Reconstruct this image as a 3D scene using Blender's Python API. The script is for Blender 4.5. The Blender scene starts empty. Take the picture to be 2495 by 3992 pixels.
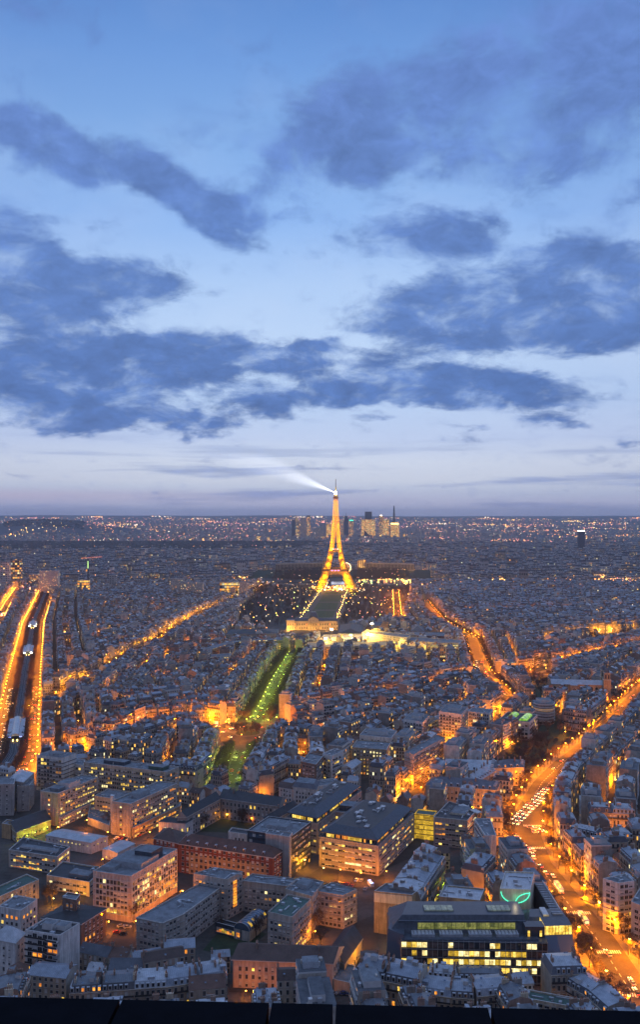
import bpy, math, random
import numpy as np
from math import radians, sin, cos, pi, atan2, sqrt, hypot, floor

# ------------------------------------------------------------------ camera, sky, sun, exposure
SC = bpy.context.scene
COL = SC.collection
H = 215.0            # eye height above the city, metres
F, HZ, CX = 3416.0, 2016.0, 1247.5   # focal length, horizon and centre column of the photo in its own pixels
R = random.Random(11)

cam_d = bpy.data.cameras.new('camera'); cam = bpy.data.objects.new('camera', cam_d); COL.objects.link(cam)
cam.location = (0, 0, H); cam.rotation_euler = (radians(90), 0, 0)
cam_d.sensor_fit = 'VERTICAL'; cam_d.sensor_height = 24.0; cam_d.lens = 24.0 * F / 3992.0
cam_d.shift_y = (HZ - 1996.0) / 3992.0
cam_d.clip_start = 0.2; cam_d.clip_end = 90000
SC.camera = cam
SC.view_settings.view_transform = 'Standard'; SC.view_settings.look = 'None'
SC.view_settings.exposure = 0.0; SC.view_settings.gamma = 1.0
SC.view_settings.use_curve_mapping = False
cy = SC.cycles
cy.max_bounces = 5; cy.diffuse_bounces = 2; cy.glossy_bounces = 2; cy.transmission_bounces = 3
cy.volume_bounces = 0; cy.transparent_max_bounces = 8
cy.use_denoising = True; cy.sample_clamp_indirect = 4.0; cy.sample_clamp_direct = 0.0
cy.use_light_tree = True; cy.caustics_reflective = False; cy.caustics_refractive = False

def lin(r, g, b):
    f = lambda c: (c/255/12.92) if c/255 <= 0.04045 else ((c/255+0.055)/1.055)**2.4
    return (f(r), f(g), f(b), 1.0)

class NT:
    """tiny helper round a node tree"""
    def __init__(s, nt): s.t = nt; s.n = nt.nodes; s.l = nt.links
    def new(s, typ, **kw):
        n = s.n.new(typ)
        for k, v in kw.items(): setattr(n, k, v)
        return n
    def set(s, sock, v):
        if isinstance(v, bpy.types.NodeSocket): s.l.new(v, sock)
        elif v is not None: sock.default_value = v
    def m(s, op, a, b=None, c=None, clamp=False):
        n = s.new('ShaderNodeMath', operation=op); n.use_clamp = clamp
        s.set(n.inputs[0], a)
        if b is not None: s.set(n.inputs[1], b)
        if c is not None: s.set(n.inputs[2], c)
        return n.outputs[0]
    def vm(s, op, a, b=None, sc=None):
        n = s.new('ShaderNodeVectorMath', operation=op); s.set(n.inputs[0], a)
        if b is not None: s.set(n.inputs[1], b)
        if sc is not None: s.set(n.inputs['Scale'], sc)
        return n.outputs['Value'] if op in ('LENGTH', 'DOT_PRODUCT') else n.outputs[0]
    def mix(s, f, a, b):
        n = s.new('ShaderNodeMix', data_type='RGBA'); s.set(n.inputs[0], f); s.set(n.inputs[6], a); s.set(n.inputs[7], b)
        return n.outputs[2]
    def mul(s, a, b):
        n = s.new('ShaderNodeMix', data_type='RGBA', blend_type='MULTIPLY'); n.inputs[0].default_value = 1
        s.set(n.inputs[6], a); s.set(n.inputs[7], b); return n.outputs[2]
    def comb(s, x, y, z):
        n = s.new('ShaderNodeCombineXYZ')
        for i, v in enumerate((x, y, z)): s.set(n.inputs[i], v)
        return n.outputs[0]
    def sep(s, v):
        n = s.new('ShaderNodeSeparateXYZ'); s.set(n.inputs[0], v); return n.outputs
    def noise(s, vec, scale, detail=4, rough=0.55, dim='3D', dist=0.0):
        n = s.new('ShaderNodeTexNoise', noise_dimensions=dim)
        s.set(n.inputs['Vector'], vec); n.inputs['Scale'].default_value = scale
        n.inputs['Detail'].default_value = detail; n.inputs['Roughness'].default_value = rough
        n.inputs['Distortion'].default_value = dist
        return n.outputs
    def wn(s, vec, dim='3D'):
        n = s.new('ShaderNodeTexWhiteNoise', noise_dimensions=dim)
        s.set(n.inputs['W' if dim == '1D' else 'Vector'], vec); return n.outputs
    def ramp(s, f, stops, interp='LINEAR'):
        n = s.new('ShaderNodeValToRGB'); cr = n.color_ramp; cr.interpolation = interp
        while len(cr.elements) > 1: cr.elements.remove(cr.elements[-1])
        cr.elements[0].position = stops[0][0]; cr.elements[0].color = stops[0][1]
        for p, c in stops[1:]:
            e = cr.elements.new(p); e.color = c
        s.set(n.inputs[0], f); return n.outputs[0]
    def mr(s, v, a, b, c=0.0, d=1.0, smooth=False):
        n = s.new('ShaderNodeMapRange', interpolation_type='SMOOTHSTEP' if smooth else 'LINEAR')
        s.set(n.inputs[0], v)
        for i, x in enumerate((a, b, c, d)): s.set(n.inputs[i+1], x)
        return n.outputs[0]

# ---- dusk sky: gradient by elevation, cloud banks at their own azimuth and elevation (degrees)
W = bpy.data.worlds.new('World'); SC.world = W; W.use_nodes = True
w = NT(W.node_tree); w.n.clear()
tc = w.new('ShaderNodeTexCoord').outputs['Generated']
dx, dy, dz = w.sep(tc)
az = w.m('MULTIPLY', w.m('ARCTAN2', dx, dy), 57.29578)
el = w.m('MULTIPLY', w.m('ARCSINE', dz), 57.29578)
zz = w.m('ADD', w.m('MAXIMUM', dz, 0.0), 0.34)
pl = w.comb(w.m('DIVIDE', dx, zz), w.m('DIVIDE', dy, zz), 0.0)      # plane of the cloud deck
n_warp = w.noise(pl, 4.6, 5, 0.58)
n_big = w.noise(pl, 6.2, 8, 0.60, dist=0.35)
n_fine = w.noise(pl, 21.0, 6, 0.6, dist=0.5)
wv = w.vm('SUBTRACT', n_warp['Color'], (0.5, 0.5, 0.5))
A0 = w.comb(az, el, 0.0)
A = w.vm('ADD', A0, w.vm('MULTIPLY', wv, (7.0, 3.6, 0.0)))
def dg(x, y):
    a = math.atan((x-756)/2070.0); return math.degrees(a), math.degrees(math.atan((1222-y)/2070.0*cos(a)))
K = 57.3/2070
BLOBS = [  # x, y, rx, ry, tilt, weight  (read off the photo at 1512 px width)
 (95,345,200,95,-12,1.2),(40,300,120,60,0,.7),(190,385,110,60,-25,.8),
 (345,415,125,75,-20,1.1),(455,475,150,85,-20,1.25),(545,535,150,70,-12,1.1),(680,515,120,36,0,.7),(600,470,110,50,-15,.5),
 (480,310,150,70,0,.55),(650,420,150,85,-15,.75),(620,330,120,60,0,.45),
 (820,330,270,140,10,.72),(1050,270,430,170,6,.66),(1330,250,430,170,8,.68),(1400,110,420,130,0,.5),(760,240,220,110,20,.45),(1000,160,300,100,0,.35),(1330,420,260,60,8,.4),
 (1260,20,300,90,0,.8),(60,15,260,60,0,.4),(1450,200,300,200,0,.3),(860,420,120,50,-10,.5),(1180,360,260,90,0,.55),(1490,470,110,50,20,.7),
 (40,590,160,130,-10,1.1),(180,680,300,95,-4,1.15),(60,750,260,60,0,.8),(330,670,120,60,5,.7),
 (120,840,330,85,0,1.0),(300,855,400,80,4,1.15),(560,850,310,62,5,1.15),(700,835,150,35,5,.7),
 (110,950,320,80,0,1.2),(350,985,250,55,-4,1.1),(460,1000,120,28,0,.6),(330,920,260,50,0,.8),(530,790,130,35,5,.6),
 (630,945,160,48,0,1.15),(960,900,360,75,-2,1.15),(1180,925,320,66,-3,1.15),(860,935,200,45,0,.8),
 (960,560,210,85,-4,.95),(1080,560,120,70,0,.8),(1270,660,330,120,4,1.1),(1420,680,260,150,0,1.0),(1000,720,240,80,5,1.0),
 (1180,760,320,90,4,.95),(1420,770,240,95,5,.95),(1100,800,200,45,4,.6),(860,780,160,40,3,.55),
 (1310,1000,115,26,0,.95),(1470,1036,90,20,0,.8),(900,995,80,18,0,.55),(1120,1015,70,12,0,.45),(160,1010,160,25,0,.6),
]
tot = None
for (x, y, rx, ry, t, wt) in BLOBS:
    a, e = dg(x, y)
    mp = w.new('ShaderNodeMapping', vector_type='TEXTURE')
    w.set(mp.inputs['Vector'], A)
    mp.inputs['Location'].default_value = (a, e, 0); mp.inputs['Rotation'].default_value = (0, 0, radians(t))
    mp.inputs['Scale'].default_value = (rx*K*1.0, ry*K*1.0, 1)
    g = w.new('ShaderNodeTexGradient', gradient_type='SPHERICAL'); w.l.new(mp.outputs[0], g.inputs[0])
    tot = w.m('MULTIPLY_ADD', g.outputs['Fac'], wt, tot if tot is not None else 0.0)
# cover outside the framed part of the sky, so that the light and other views stay cloudy too
outside = w.m('MULTIPLY', w.mr(w.m('ABSOLUTE', az), 22, 32, 0, 1), 0.45)
outside = w.m('MAXIMUM', outside, w.mr(el, 31, 38, 0, 0.4))
tot = w.m('MINIMUM', w.m('ADD', tot, outside), 0.88)
tex = w.m('ADD', w.m('MULTIPLY', w.m('SUBTRACT', n_big['Fac'], 0.5), 2.7), w.m('MULTIPLY', w.m('SUBTRACT', n_fine['Fac'], 0.5), 0.95))
dens = w.mr(w.m('ADD', w.m('MULTIPLY', tot, 1.2), tex), 0.18, 1.12, 0, 1, True)
SKY = [(0, lin(150,158,194)), (.012, lin(166,172,208)), (.027, lin(186,190,220)), (.045, lin(188,200,226)), (.075, lin(208,216,234)), (.11, lin(211,221,240)), (.16, lin(194,211,243)),
       (.24, lin(186,211,247)), (.34, lin(192,217,251)), (.46, lin(178,208,249)), (.58, lin(148,188,244)), (.72, lin(134,177,234)), (.86, lin(114,159,224)), (1, lin(90,136,206))]
base = w.ramp(w.m('DIVIDE', el, 32.0), SKY)
# the evening glow is strongest ahead (north-west); the sky behind the viewer is darker
ahead = w.mr(dy, -0.6, 0.75, 0.75, 1.0, True)
side = w.mr(w.m('ABSOLUTE', w.m('ADD', az, 1.0)), 4, 26, 1.0, 0.9, True)
base = w.mul(base, w.comb(w.m('MULTIPLY', ahead, side), w.m('MULTIPLY', ahead, side), w.m('POWER', w.m('MULTIPLY', ahead, side), 0.7)))
up = w.mr(el, 32, 60, 1.0, 1.2, True)  # zenith above the view raised for more ambient light
base = w.mul(base, w.comb(up, up, up))
ccol = w.ramp(w.m('DIVIDE', el, 32.0), [(0, lin(104,120,168)), (.07, lin(98,124,182)), (.16, lin(74,107,167)), (.3, lin(74,107,168)), (.5, lin(84,115,174)), (.7, lin(92,122,182)), (1, lin(92,120,180))])
ccol = w.mul(ccol, w.comb(w.m('MULTIPLY', ahead, 1.0), ahead, ahead))
cvar = w.m('MULTIPLY', w.mr(n_fine['Fac'], 0.3, 0.7, 0.95, 1.3), w.mr(n_big['Fac'], 0.3, 0.75, 1.3, 0.86))
ccol = w.mul(ccol, w.comb(cvar, cvar, cvar))
# thin veils and the flat stratus strips close to the horizon
stv = w.comb(w.m('MULTIPLY', az, 0.06), w.m('MULTIPLY', el, 1.05), 3.0)
n_st = w.noise(stv, 1.0, 4, 0.55)
strat = w.m('MULTIPLY', w.mr(n_st['Fac'], 0.5, 0.68, 0, 1, True), w.mr(el, 3.2, 5.5, 0.6, 0.0))
strat = w.m('MULTIPLY', strat, w.mr(el, 0.2, 1.0, 0.2, 1.0))
veil = w.m('MULTIPLY', w.mr(w.noise(pl, 2.0, 6, 0.6)['Fac'], 0.42, 0.7, 0, 1, True), 0.22)
base = w.mix(veil, base, w.mix(0.5, base, lin(225, 233, 250)))
pink = w.m('MULTIPLY', w.mr(w.m('ABSOLUTE', w.m('SUBTRACT', el, 1.35)), 0.0, 0.7, 0.5, 0.0, True), w.mr(az, -20, 12, 1.0, 0.15))
base = w.mix(pink, base, lin(196, 178, 204))
skc = w.mix(strat, base, ccol)
tex2 = w.m('ADD', w.m('MULTIPLY', w.m('SUBTRACT', w.noise(w.vm('ADD', pl, (3.7, 1.9, 0.4)), 9.5, 8, 0.62, dist=0.5)['Fac'], 0.5), 2.6), w.m('MULTIPLY', w.m('SUBTRACT', n_fine['Fac'], 0.5), 1.4))
dens2 = w.m('MULTIPLY', w.mr(w.m('ADD', w.m('MULTIPLY', tot, 1.0), tex2), 0.05, 0.85, 0, 1, True), 0.3)
skc = w.mix(dens2, skc, w.mix(0.35, ccol, base))
skc = w.mix(w.m('MULTIPLY', dens, 0.92), skc, ccol)
skc = w.mix(w.mr(el, 33, 58, 0, .8, True), skc, (0.54, 0.74, 1.18, 1))     # unseen overhead sky brightened and tinted to lift ambient light on the city
skc = w.mix(w.mr(dy, .25, -.6, 0, .7, True), skc, (0.20, 0.225, 0.36, 1))   # unseen sky behind the viewer, toned to set ambient light on near walls
below = w.mr(el, -0.4, -3.0, 0, 1)
skc = w.mix(below, skc, lin(58, 66, 96))
bg = w.new('ShaderNodeBackground'); w.l.new(skc, bg.inputs[0]); bg.inputs[1].default_value = 1.0
wo = w.new('ShaderNodeOutputWorld'); w.l.new(bg.outputs[0], wo.inputs[0])
W.cycles.sampling_method = 'MANUAL'; W.cycles.sample_map_resolution = 512

sd = bpy.data.lights.new('afterglow_sun', 'SUN'); sd.energy = 0.12; sd.angle = radians(25); sd.color = (0.95, 0.9, 1.0)
so = bpy.data.objects.new('afterglow_sun', sd); COL.objects.link(so); so.rotation_euler = (radians(-82), 0, radians(-8))

# ------------------------------------------------------------------ materials
MATS = {}
def mat(name):
    m = bpy.data.materials.new(name); m.use_nodes = True
    t = NT(m.node_tree); t.n.clear()
    o = t.new('ShaderNodeOutputMaterial'); b = t.new('ShaderNodeBsdfPrincipled'); t.l.new(b.outputs[0], o.inputs[0])
    MATS[name] = m; m.cycles.emission_sampling = 'NONE'
    return t, b
def simple(name, col, rough=0.7, var=0.25, scale=0.35, metal=0.0, spec=0.4):
    """one colour broken up by two sizes of grime"""
    t, b = mat(name)
    g = t.new('ShaderNodeNewGeometry').outputs['Position']
    n = t.noise(g, scale, 5, 0.6)['Fac']; n2 = t.noise(g, scale*9, 3, 0.6)['Fac']
    f = t.m('ADD', t.mr(n, 0.3, 0.7, 1-var, 1+var), t.mr(n2, 0.3, 0.7, -var*0.5, var*0.5))
    if name.endswith(('_wall', '_brick', '_render', '_panel')):
        f = t.m('MULTIPLY', f, t.mr(t.noise(t.vm('MULTIPLY', g, (0.9, 0.9, 0.07)), 1.0, 4, 0.65)['Fac'], 0.36, 0.66, 0.68, 1.14))
    c = t.mul((col[0], col[1], col[2], 1), t.comb(f, f, f))
    t.l.new(c, b.inputs['Base Color']); b.inputs['Roughness'].default_value = rough
    b.inputs['Metallic'].default_value = metal; b.inputs['Specular IOR Level'].default_value = spec
    return t, b
def emit(name, col, st, base=(0.1, 0.1, 0.1)):
    t, b = mat(name)
    b.inputs['Base Color'].default_value = (*base, 1); b.inputs['Emission Color'].default_value = (*col, 1)
    b.inputs['Emission Strength'].default_value = st
    return t, b

def tinted(t, uvx, cols):
    """colour picked per building from the number stored in the facade's U coordinate"""
    k = t.m('FLOOR', t.m('DIVIDE', uvx, 200.0))
    r = t.wn(k, '1D')
    n = len(cols)
    return t.ramp(r['Value'], [(i/n, (*c, 1)) for i, c in enumerate(cols)], 'CONSTANT'), r['Value'], k

def facade(name, cols, bay, fl, ww, v0, v1, litp, glass=(0.025, 0.03, 0.04), surround=1.25, shop=0.0, litst=1.6, ribbon=False, rail=0.0):
    t, b = mat(name)
    uv = t.new('ShaderNodeUVMap'); uv.uv_map = 'UVMap'
    ux, uy, _ = t.sep(uv.outputs[0])
    wall, rv, k = tinted(t, ux, cols)
    g = t.new('ShaderNodeNewGeometry').outputs['Position']
    gr = t.mr(t.noise(g, 0.35, 5, 0.65)['Fac'], 0.3, 0.7, 0.72, 1.22)
    st = t.mr(t.noise(t.vm('MULTIPLY', g, (1.3, 1.3, 0.12)), 1.0, 3, 0.6)['Fac'], 0.35, 0.7, 0.85, 1.1)
    gr = t.m('MULTIPLY', gr, st)
    wall = t.mul(wall, t.comb(gr, gr, gr))
    lx = t.m('DIVIDE', t.m('FLOORED_MODULO', ux, 200.0), bay); ly = t.m('DIVIDE', uy, fl)
    cx_, cy_ = t.m('FLOOR', lx), t.m('FLOOR', ly)
    fx, fy = t.m('FRACT', lx), t.m('FRACT', ly)
    def inside(w2, a, b2):
        h1 = t.m('LESS_THAN', t.m('ABSOLUTE', t.m('SUBTRACT', fx, 0.5)), w2/bay/2)
        h2 = t.m('MULTIPLY', t.m('GREATER_THAN', fy, a/fl), t.m('LESS_THAN', fy, b2/fl))
        return t.m('MULTIPLY', h1, h2)
    win = inside(ww, v0, v1); sur = inside(ww+0.5, v0-0.15, v1+0.3)
    wall = t.mix(t.m('MULTIPLY', sur, 0.6), wall, t.mul(wall, (surround, surround, surround, 1)))
    if rail:
        band = t.m('MULTIPLY', t.m('LESS_THAN', fy, rail/fl), t.m('GREATER_THAN', t.m('FLOORED_MODULO', cy_, 3.0), 1.5))
        wall = t.mix(t.m('MULTIPLY', band, 0.75), wall, (0.03, 0.03, 0.035, 1))
    cell = t.comb(t.m('FLOOR', t.m('DIVIDE', cx_, 2.0)) if ribbon else cx_, cy_, k)
    rnd = t.wn(cell); rc = t.sep(t.wn(t.vm('ADD', cell, (31.7, 11.3, 5.1)))['Color'])
    lit = t.m('GREATER_THAN', rnd['Value'], 1-litp)
    # a closed shutter or blind now and then
    blind = t.m('MULTIPLY', t.m('GREATER_THAN', rc[0], 0.78), t.m('SUBTRACT', 1.0, lit))
    gl = t.mix(blind, (*glass, 1), (0.3, 0.3, 0.31, 1))
    mull = t.m('LESS_THAN', t.m('ABSOLUTE', t.m('SUBTRACT', fx, 0.5)), 0.05/bay)
    gl = t.mix(t.m('MULTIPLY', mull, 0.6), gl, (0.25, 0.25, 0.25, 1))
    col = t.mix(win, wall, gl)
    t.l.new(col, b.inputs['Base Color'])
    t.l.new(t.mr(t.m('MULTIPLY', win, t.m('SUBTRACT', 1.0, blind)), 0, 1, 0.85, 0.2), b.inputs['Roughness'])
    b.inputs['Specular IOR Level'].default_value = 0.45
    ec = t.ramp(rc[1], [(0, lin(255, 150, 50)), (0.5, lin(255, 185, 70)), (0.85, lin(255, 215, 120)), (1, lin(235, 240, 200))])
    t.l.new(ec, b.inputs['Emission Color'])
    es = t.m('MULTIPLY', t.m('MULTIPLY', win, lit), t.mr(rc[2], 0, 1, litst*0.25, litst))
    if shop:
        s1 = t.m('MULTIPLY', t.m('LESS_THAN', uy, 3.3), t.m('GREATER_THAN', t.wn(t.comb(t.m('FLOOR', t.m('DIVIDE', lx, 3.0)), 7.0, k))['Value'], 1-shop))
        s1 = t.m('MULTIPLY', s1, t.m('LESS_THAN', t.m('ABSOLUTE', t.m('SUBTRACT', fx, 0.5)), 0.42))
        es = t.m('MAXIMUM', es, t.m('MULTIPLY', s1, 1.3))
    t.l.new(es, b.inputs['Emission Strength'])

STONE = [(0.40,0.345,0.275),(0.36,0.315,0.26),(0.44,0.395,0.325),(0.33,0.285,0.235),(0.47,0.42,0.36),(0.385,0.325,0.25),(0.41,0.34,0.28)]
WHITE = [(0.60,0.58,0.55),(0.70,0.68,0.66),(0.47,0.45,0.42),(0.56,0.51,0.45),(0.38,0.31,0.26)]
facade('stone_facade', STONE, 2.4, 3.15, 1.15, 0.45, 2.6, 0.10, litst=2.4, shop=0.25, rail=1.0)
facade('painted_facade', WHITE, 2.6, 2.9, 1.5, 0.8, 2.3, 0.12, litst=2.2)
facade('balcony_facade', WHITE, 3.0, 2.9, 2.5, 0.35, 2.4, 0.12, litst=2.0)
facade('office_facade', [(0.42,0.39,0.35),(0.36,0.34,0.32),(0.5,0.46,0.42)], 1.7, 3.3, 1.35, 0.9, 2.7, 0.2, ribbon=True, litst=2.0)
facade('tower_facade', [(0.20,0.20,0.22),(0.28,0.27,0.28),(0.36,0.35,0.35)], 7.0, 7.0, 5.5, 1.5, 5.8, 0.42, litst=2.2)
facade('lit_tower_facade', [(0.3,0.28,0.2),(0.25,0.27,0.22)], 6.0, 7.0, 5.4, 1.5, 6.2, 0.85, litst=2.0)
facade('suburb_facade', [(0.42,0.4,0.38),(0.34,0.32,0.31),(0.52,0.5,0.48),(0.3,0.27,0.25)], 7.0, 6.0, 4.0, 1.6, 4.2, 0.045, litst=2.6)
facade('brick_facade', [(0.22,0.085,0.055),(0.25,0.11,0.075)], 2.6, 3.2, 1.4, 0.8, 2.5, 0.06)
def plain(name, cols, var=0.22):
    t, b = mat(name)
    uv = t.new('ShaderNodeUVMap'); uv.uv_map = 'UVMap'
    ux, uy, _ = t.sep(uv.outputs[0])
    c, rv, k = tinted(t, ux, cols)
    g = t.new('ShaderNodeNewGeometry').outputs['Position']
    f = t.m('MULTIPLY', t.mr(t.noise(g, 0.3, 6, 0.65)['Fac'], 0.3, 0.7, 1-var, 1+var), t.mr(t.noise(t.vm('MULTIPLY', g, (1.2, 1.2, 0.1)), 1.0, 3, 0.6)['Fac'], 0.35, 0.7, 0.84, 1.1))
    t.l.new(t.mul(c, t.comb(f, f, f)), b.inputs['Base Color']); b.inputs['Roughness'].default_value = 0.85
    b.inputs['Specular IOR Level'].default_value = 0.3
plain('party_wall', [(0.40,0.37,0.33),(0.33,0.30,0.27),(0.48,0.46,0.43),(0.26,0.235,0.215),(0.55,0.53,0.5),(0.30,0.2,0.16)], 0.3)
plain('stone_plain', STONE)
def roofmat(name, cols, rough, seam, var=0.3):
    t, b = mat(name)
    uv = t.new('ShaderNodeUVMap'); uv.uv_map = 'UVMap'
    ux, uy, _ = t.sep(uv.outputs[0])
    c, rv, k = tinted(t, ux, cols)
    g = t.new('ShaderNodeNewGeometry').outputs['Position']
    f = t.m('MULTIPLY', t.mr(t.noise(g, 0.25, 6, 0.68)['Fac'], 0.3, 0.7, 1-var, 1+var), t.mr(t.noise(g, 2.2, 3, 0.6)['Fac'], 0.3, 0.7, 0.85, 1.15))
    if seam:
        s = t.m('LESS_THAN', t.m('FRACT', t.m('DIVIDE', t.m('FLOORED_MODULO', ux, 200.0), seam)), 0.14)
        f = t.m('MULTIPLY', f, t.m('SUBTRACT', 1.0, t.m('MULTIPLY', s, 0.35)))
    t.l.new(t.mul(c, t.comb(f, f, f)), b.inputs['Base Color']); b.inputs['Roughness'].default_value = rough
    b.inputs['Specular IOR Level'].default_value = 0.35
roofmat('zinc_roof', [(0.21,0.245,0.30),(0.27,0.305,0.36),(0.155,0.18,0.22),(0.37,0.405,0.45),(0.23,0.27,0.33),(0.12,0.133,0.155)], 0.42, 0.8)
roofmat('slate_roof', [(0.075,0.085,0.105),(0.055,0.062,0.08),(0.10,0.11,0.135),(0.085,0.085,0.095)], 0.6, 0.0)
roofmat('tile_roof', [(0.12,0.07,0.055),(0.09,0.06,0.052),(0.07,0.05,0.045)], 0.8, 0.0)
roofmat('flat_roof', [(0.09,0.10,0.115),(0.125,0.14,0.16),(0.16,0.178,0.2),(0.07,0.08,0.095)], 0.9, 0.0, 0.4)
simple('dark_roof', (0.028, 0.03, 0.036), 0.6, 0.35)
simple('iron', (0.03, 0.03, 0.033), 0.5, 0.2)
simple('clay', (0.3, 0.12, 0.07), 0.85, 0.3, 1.5)
simple('brick_stack', (0.25, 0.17, 0.13), 0.9, 0.35, 0.5)
simple('white_trim', (0.5, 0.5, 0.5), 0.6, 0.15)
simple('metal_duct', (0.38, 0.40, 0.43), 0.4, 0.25, 0.8, 0.3)
simple('window_frame', (0.42, 0.42, 0.42), 0.6, 0.12)
simple('cream_wall', (0.52, 0.44, 0.33), 0.85, 0.2)
simple('cream_render', (0.66, 0.58, 0.44), 0.85, 0.12)
simple('tan_wall', (0.36, 0.28, 0.18), 0.9, 0.25)
simple('white_wall', (0.62, 0.61, 0.60), 0.85, 0.15)
simple('grey_wall', (0.36, 0.35, 0.34), 0.85, 0.18)
simple('concrete_wall', (0.42, 0.38, 0.34), 0.85, 0.18)
simple('pink_wall', (0.50, 0.41, 0.36), 0.85, 0.15)
simple('red_brick', (0.24, 0.075, 0.045), 0.9, 0.25)
simple('ochre_wall', (0.45, 0.30, 0.16), 0.85, 0.18)
simple('brown_wall', (0.2, 0.13, 0.1), 0.85, 0.25)
simple('dark_cladding', (0.045, 0.052, 0.065), 0.35, 0.25)
simple('slate_panel', (0.06, 0.072, 0.095), 0.5, 0.15)
simple('stone_panel', (0.34, 0.31, 0.29), 0.7, 0.12)
simple('green_roof', (0.05, 0.10, 0.085), 0.7, 0.3)
simple('teal_roof', (0.11, 0.24, 0.24), 0.5, 0.2)
simple('red_awning', (0.3, 0.05, 0.03), 0.8)
t, b = simple('asphalt', (0.055, 0.052, 0.048), 0.9, 0.25, 0.12, 0.0, 0.05)
simple('pavement_stone', (0.11, 0.104, 0.096), 0.95, 0.25, 0.2, 0.0, 0.05)
simple('road_paint', (0.6, 0.6, 0.57), 0.7, 0.2, 1.2)
t, b = simple('ground', (0.055, 0.052, 0.05), 0.95, 0.5, 0.05)
simple('lawn_grass', (0.03, 0.06, 0.016), 0.95, 0.4, 0.2)
simple('court_grass', (0.018, 0.034, 0.014), 0.95, 0.4, 0.3)
simple('gravel_path', (0.085, 0.078, 0.07), 0.95, 0.25, 0.3)
simple('bark', (0.06, 0.045, 0.035), 0.95, 0.3, 1.0)
simple('twig', (0.085, 0.06, 0.045), 0.95, 0.3, 1.0)
simple('evergreen', (0.02, 0.032, 0.018), 0.9, 0.4, 0.6)
simple('wood_mass', (0.022, 0.027, 0.026), 0.95, 0.45, 0.02)
simple('hill_ground', (0.045, 0.05, 0.06), 0.95, 0.4, 0.004)
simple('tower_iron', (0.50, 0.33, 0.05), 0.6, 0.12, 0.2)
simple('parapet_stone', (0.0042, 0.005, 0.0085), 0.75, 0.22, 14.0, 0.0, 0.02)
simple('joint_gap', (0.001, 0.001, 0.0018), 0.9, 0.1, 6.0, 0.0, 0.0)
simple('viaduct_steel', (0.10, 0.11, 0.13), 0.5, 0.25)
simple('track_bed', (0.05, 0.052, 0.06), 0.9, 0.25)
simple('station_glass', (0.35, 0.38, 0.42), 0.25, 0.15)
simple('tyre', (0.015, 0.015, 0.015), 0.9)
for nm, c in (('white', (0.7,0.7,0.7)), ('grey', (0.25,0.26,0.28)), ('black', (0.02,0.02,0.022)), ('red', (0.35,0.03,0.02)), ('blue', (0.04,0.07,0.2))):
    simple('car_paint_'+nm, c, 0.3, 0.05)
t, b = mat('dark_glass'); b.inputs['Base Color'].default_value = (0.02, 0.025, 0.032, 1); b.inputs['Roughness'].default_value = 0.08
t, b = simple('bronze_glass', (0.13, 0.095, 0.085), 0.25, 0.5, 0.6)
t, b = mat('blue_glass'); b.inputs['Base Color'].default_value = (0.10, 0.14, 0.2, 1); b.inputs['Roughness'].default_value = 0.12; b.inputs['Metallic'].default_value = 0.35
def litglass(name, c0, c1, st, sc=1.1):
    """a lit room behind glass: brighter and dimmer spots by position"""
    t, b = mat(name); b.inputs['Base Color'].default_value = (0.05, 0.05, 0.05, 1); b.inputs['Roughness'].default_value = 0.2
    g = t.new('ShaderNodeNewGeometry').outputs['Position']
    cell = t.wn(t.vm('FLOOR', t.vm('SCALE', g, sc=0.45)))['Value']
    n = t.noise(g, sc, 2, 0.5)['Fac']
    f = t.m('MULTIPLY', t.mr(n, 0.3, 0.7, 0.5, 1.15), t.mr(cell, 0, 1, 0.55, 1.2))
    t.l.new(t.mix(cell, (*c0, 1), (*c1, 1)), b.inputs['Emission Color'])
    t.l.new(t.m('MULTIPLY', f, st), b.inputs['Emission Strength'])
litglass('lit_window_yellow', lin(255,200,60)[:3], lin(255,222,110)[:3], 1.7)
litglass('lit_window_orange', lin(255,140,35)[:3], lin(255,170,55)[:3], 1.5)
litglass('lit_window_dim', lin(190,110,40)[:3], lin(220,150,60)[:3], 0.55)
litglass('lit_window_white', lin(255,225,140)[:3], lin(255,240,170)[:3], 1.9)
litglass('lit_glazing', lin(230,180,40)[:3], lin(255,205,60)[:3], 0.8)
litglass('lit_skylight', lin(140,220,50)[:3], lin(190,245,90)[:3], 0.8)
litglass('clerestory', lin(150,160,70)[:3], lin(190,190,100)[:3], 0.5)
litglass('pale_skylight', lin(130,150,150)[:3], lin(150,165,150)[:3], 0.4)
emit('lamp_orange', (1, 0.42, 0.05), 26); emit('lamp_yellow', (1, 0.62, 0.15), 24); emit('lamp_green', (0.75, 1.0, 0.16), 12); emit('lamp_white', (1, 0.95, 0.8), 40)
emit('headlight', (1, 0.8, 0.45), 11); emit('taillight', (1, 0.04, 0.01), 11); emit('neon_green', (0.06, 0.95, 0.55), 2.6)
emit('signal_red', (1, 0.04, 0.02), 10); emit('blue_light', (0.3, 0.4, 1.0), 3.5); emit('pink_light', (1.0, 0.25, 0.55), 3.0); emit('red_light', (1, 0.25, 0.15), 1.2)
emit('far_orange', (1, 0.36, 0.08), 5); emit('far_pink', (1, 0.30, 0.25), 4); emit('far_white', (1, 0.85, 0.6), 5); emit('far_yellow', (1, 0.6, 0.14), 6); emit('far_green', (0.6, 1, 0.3), 3)

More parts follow.
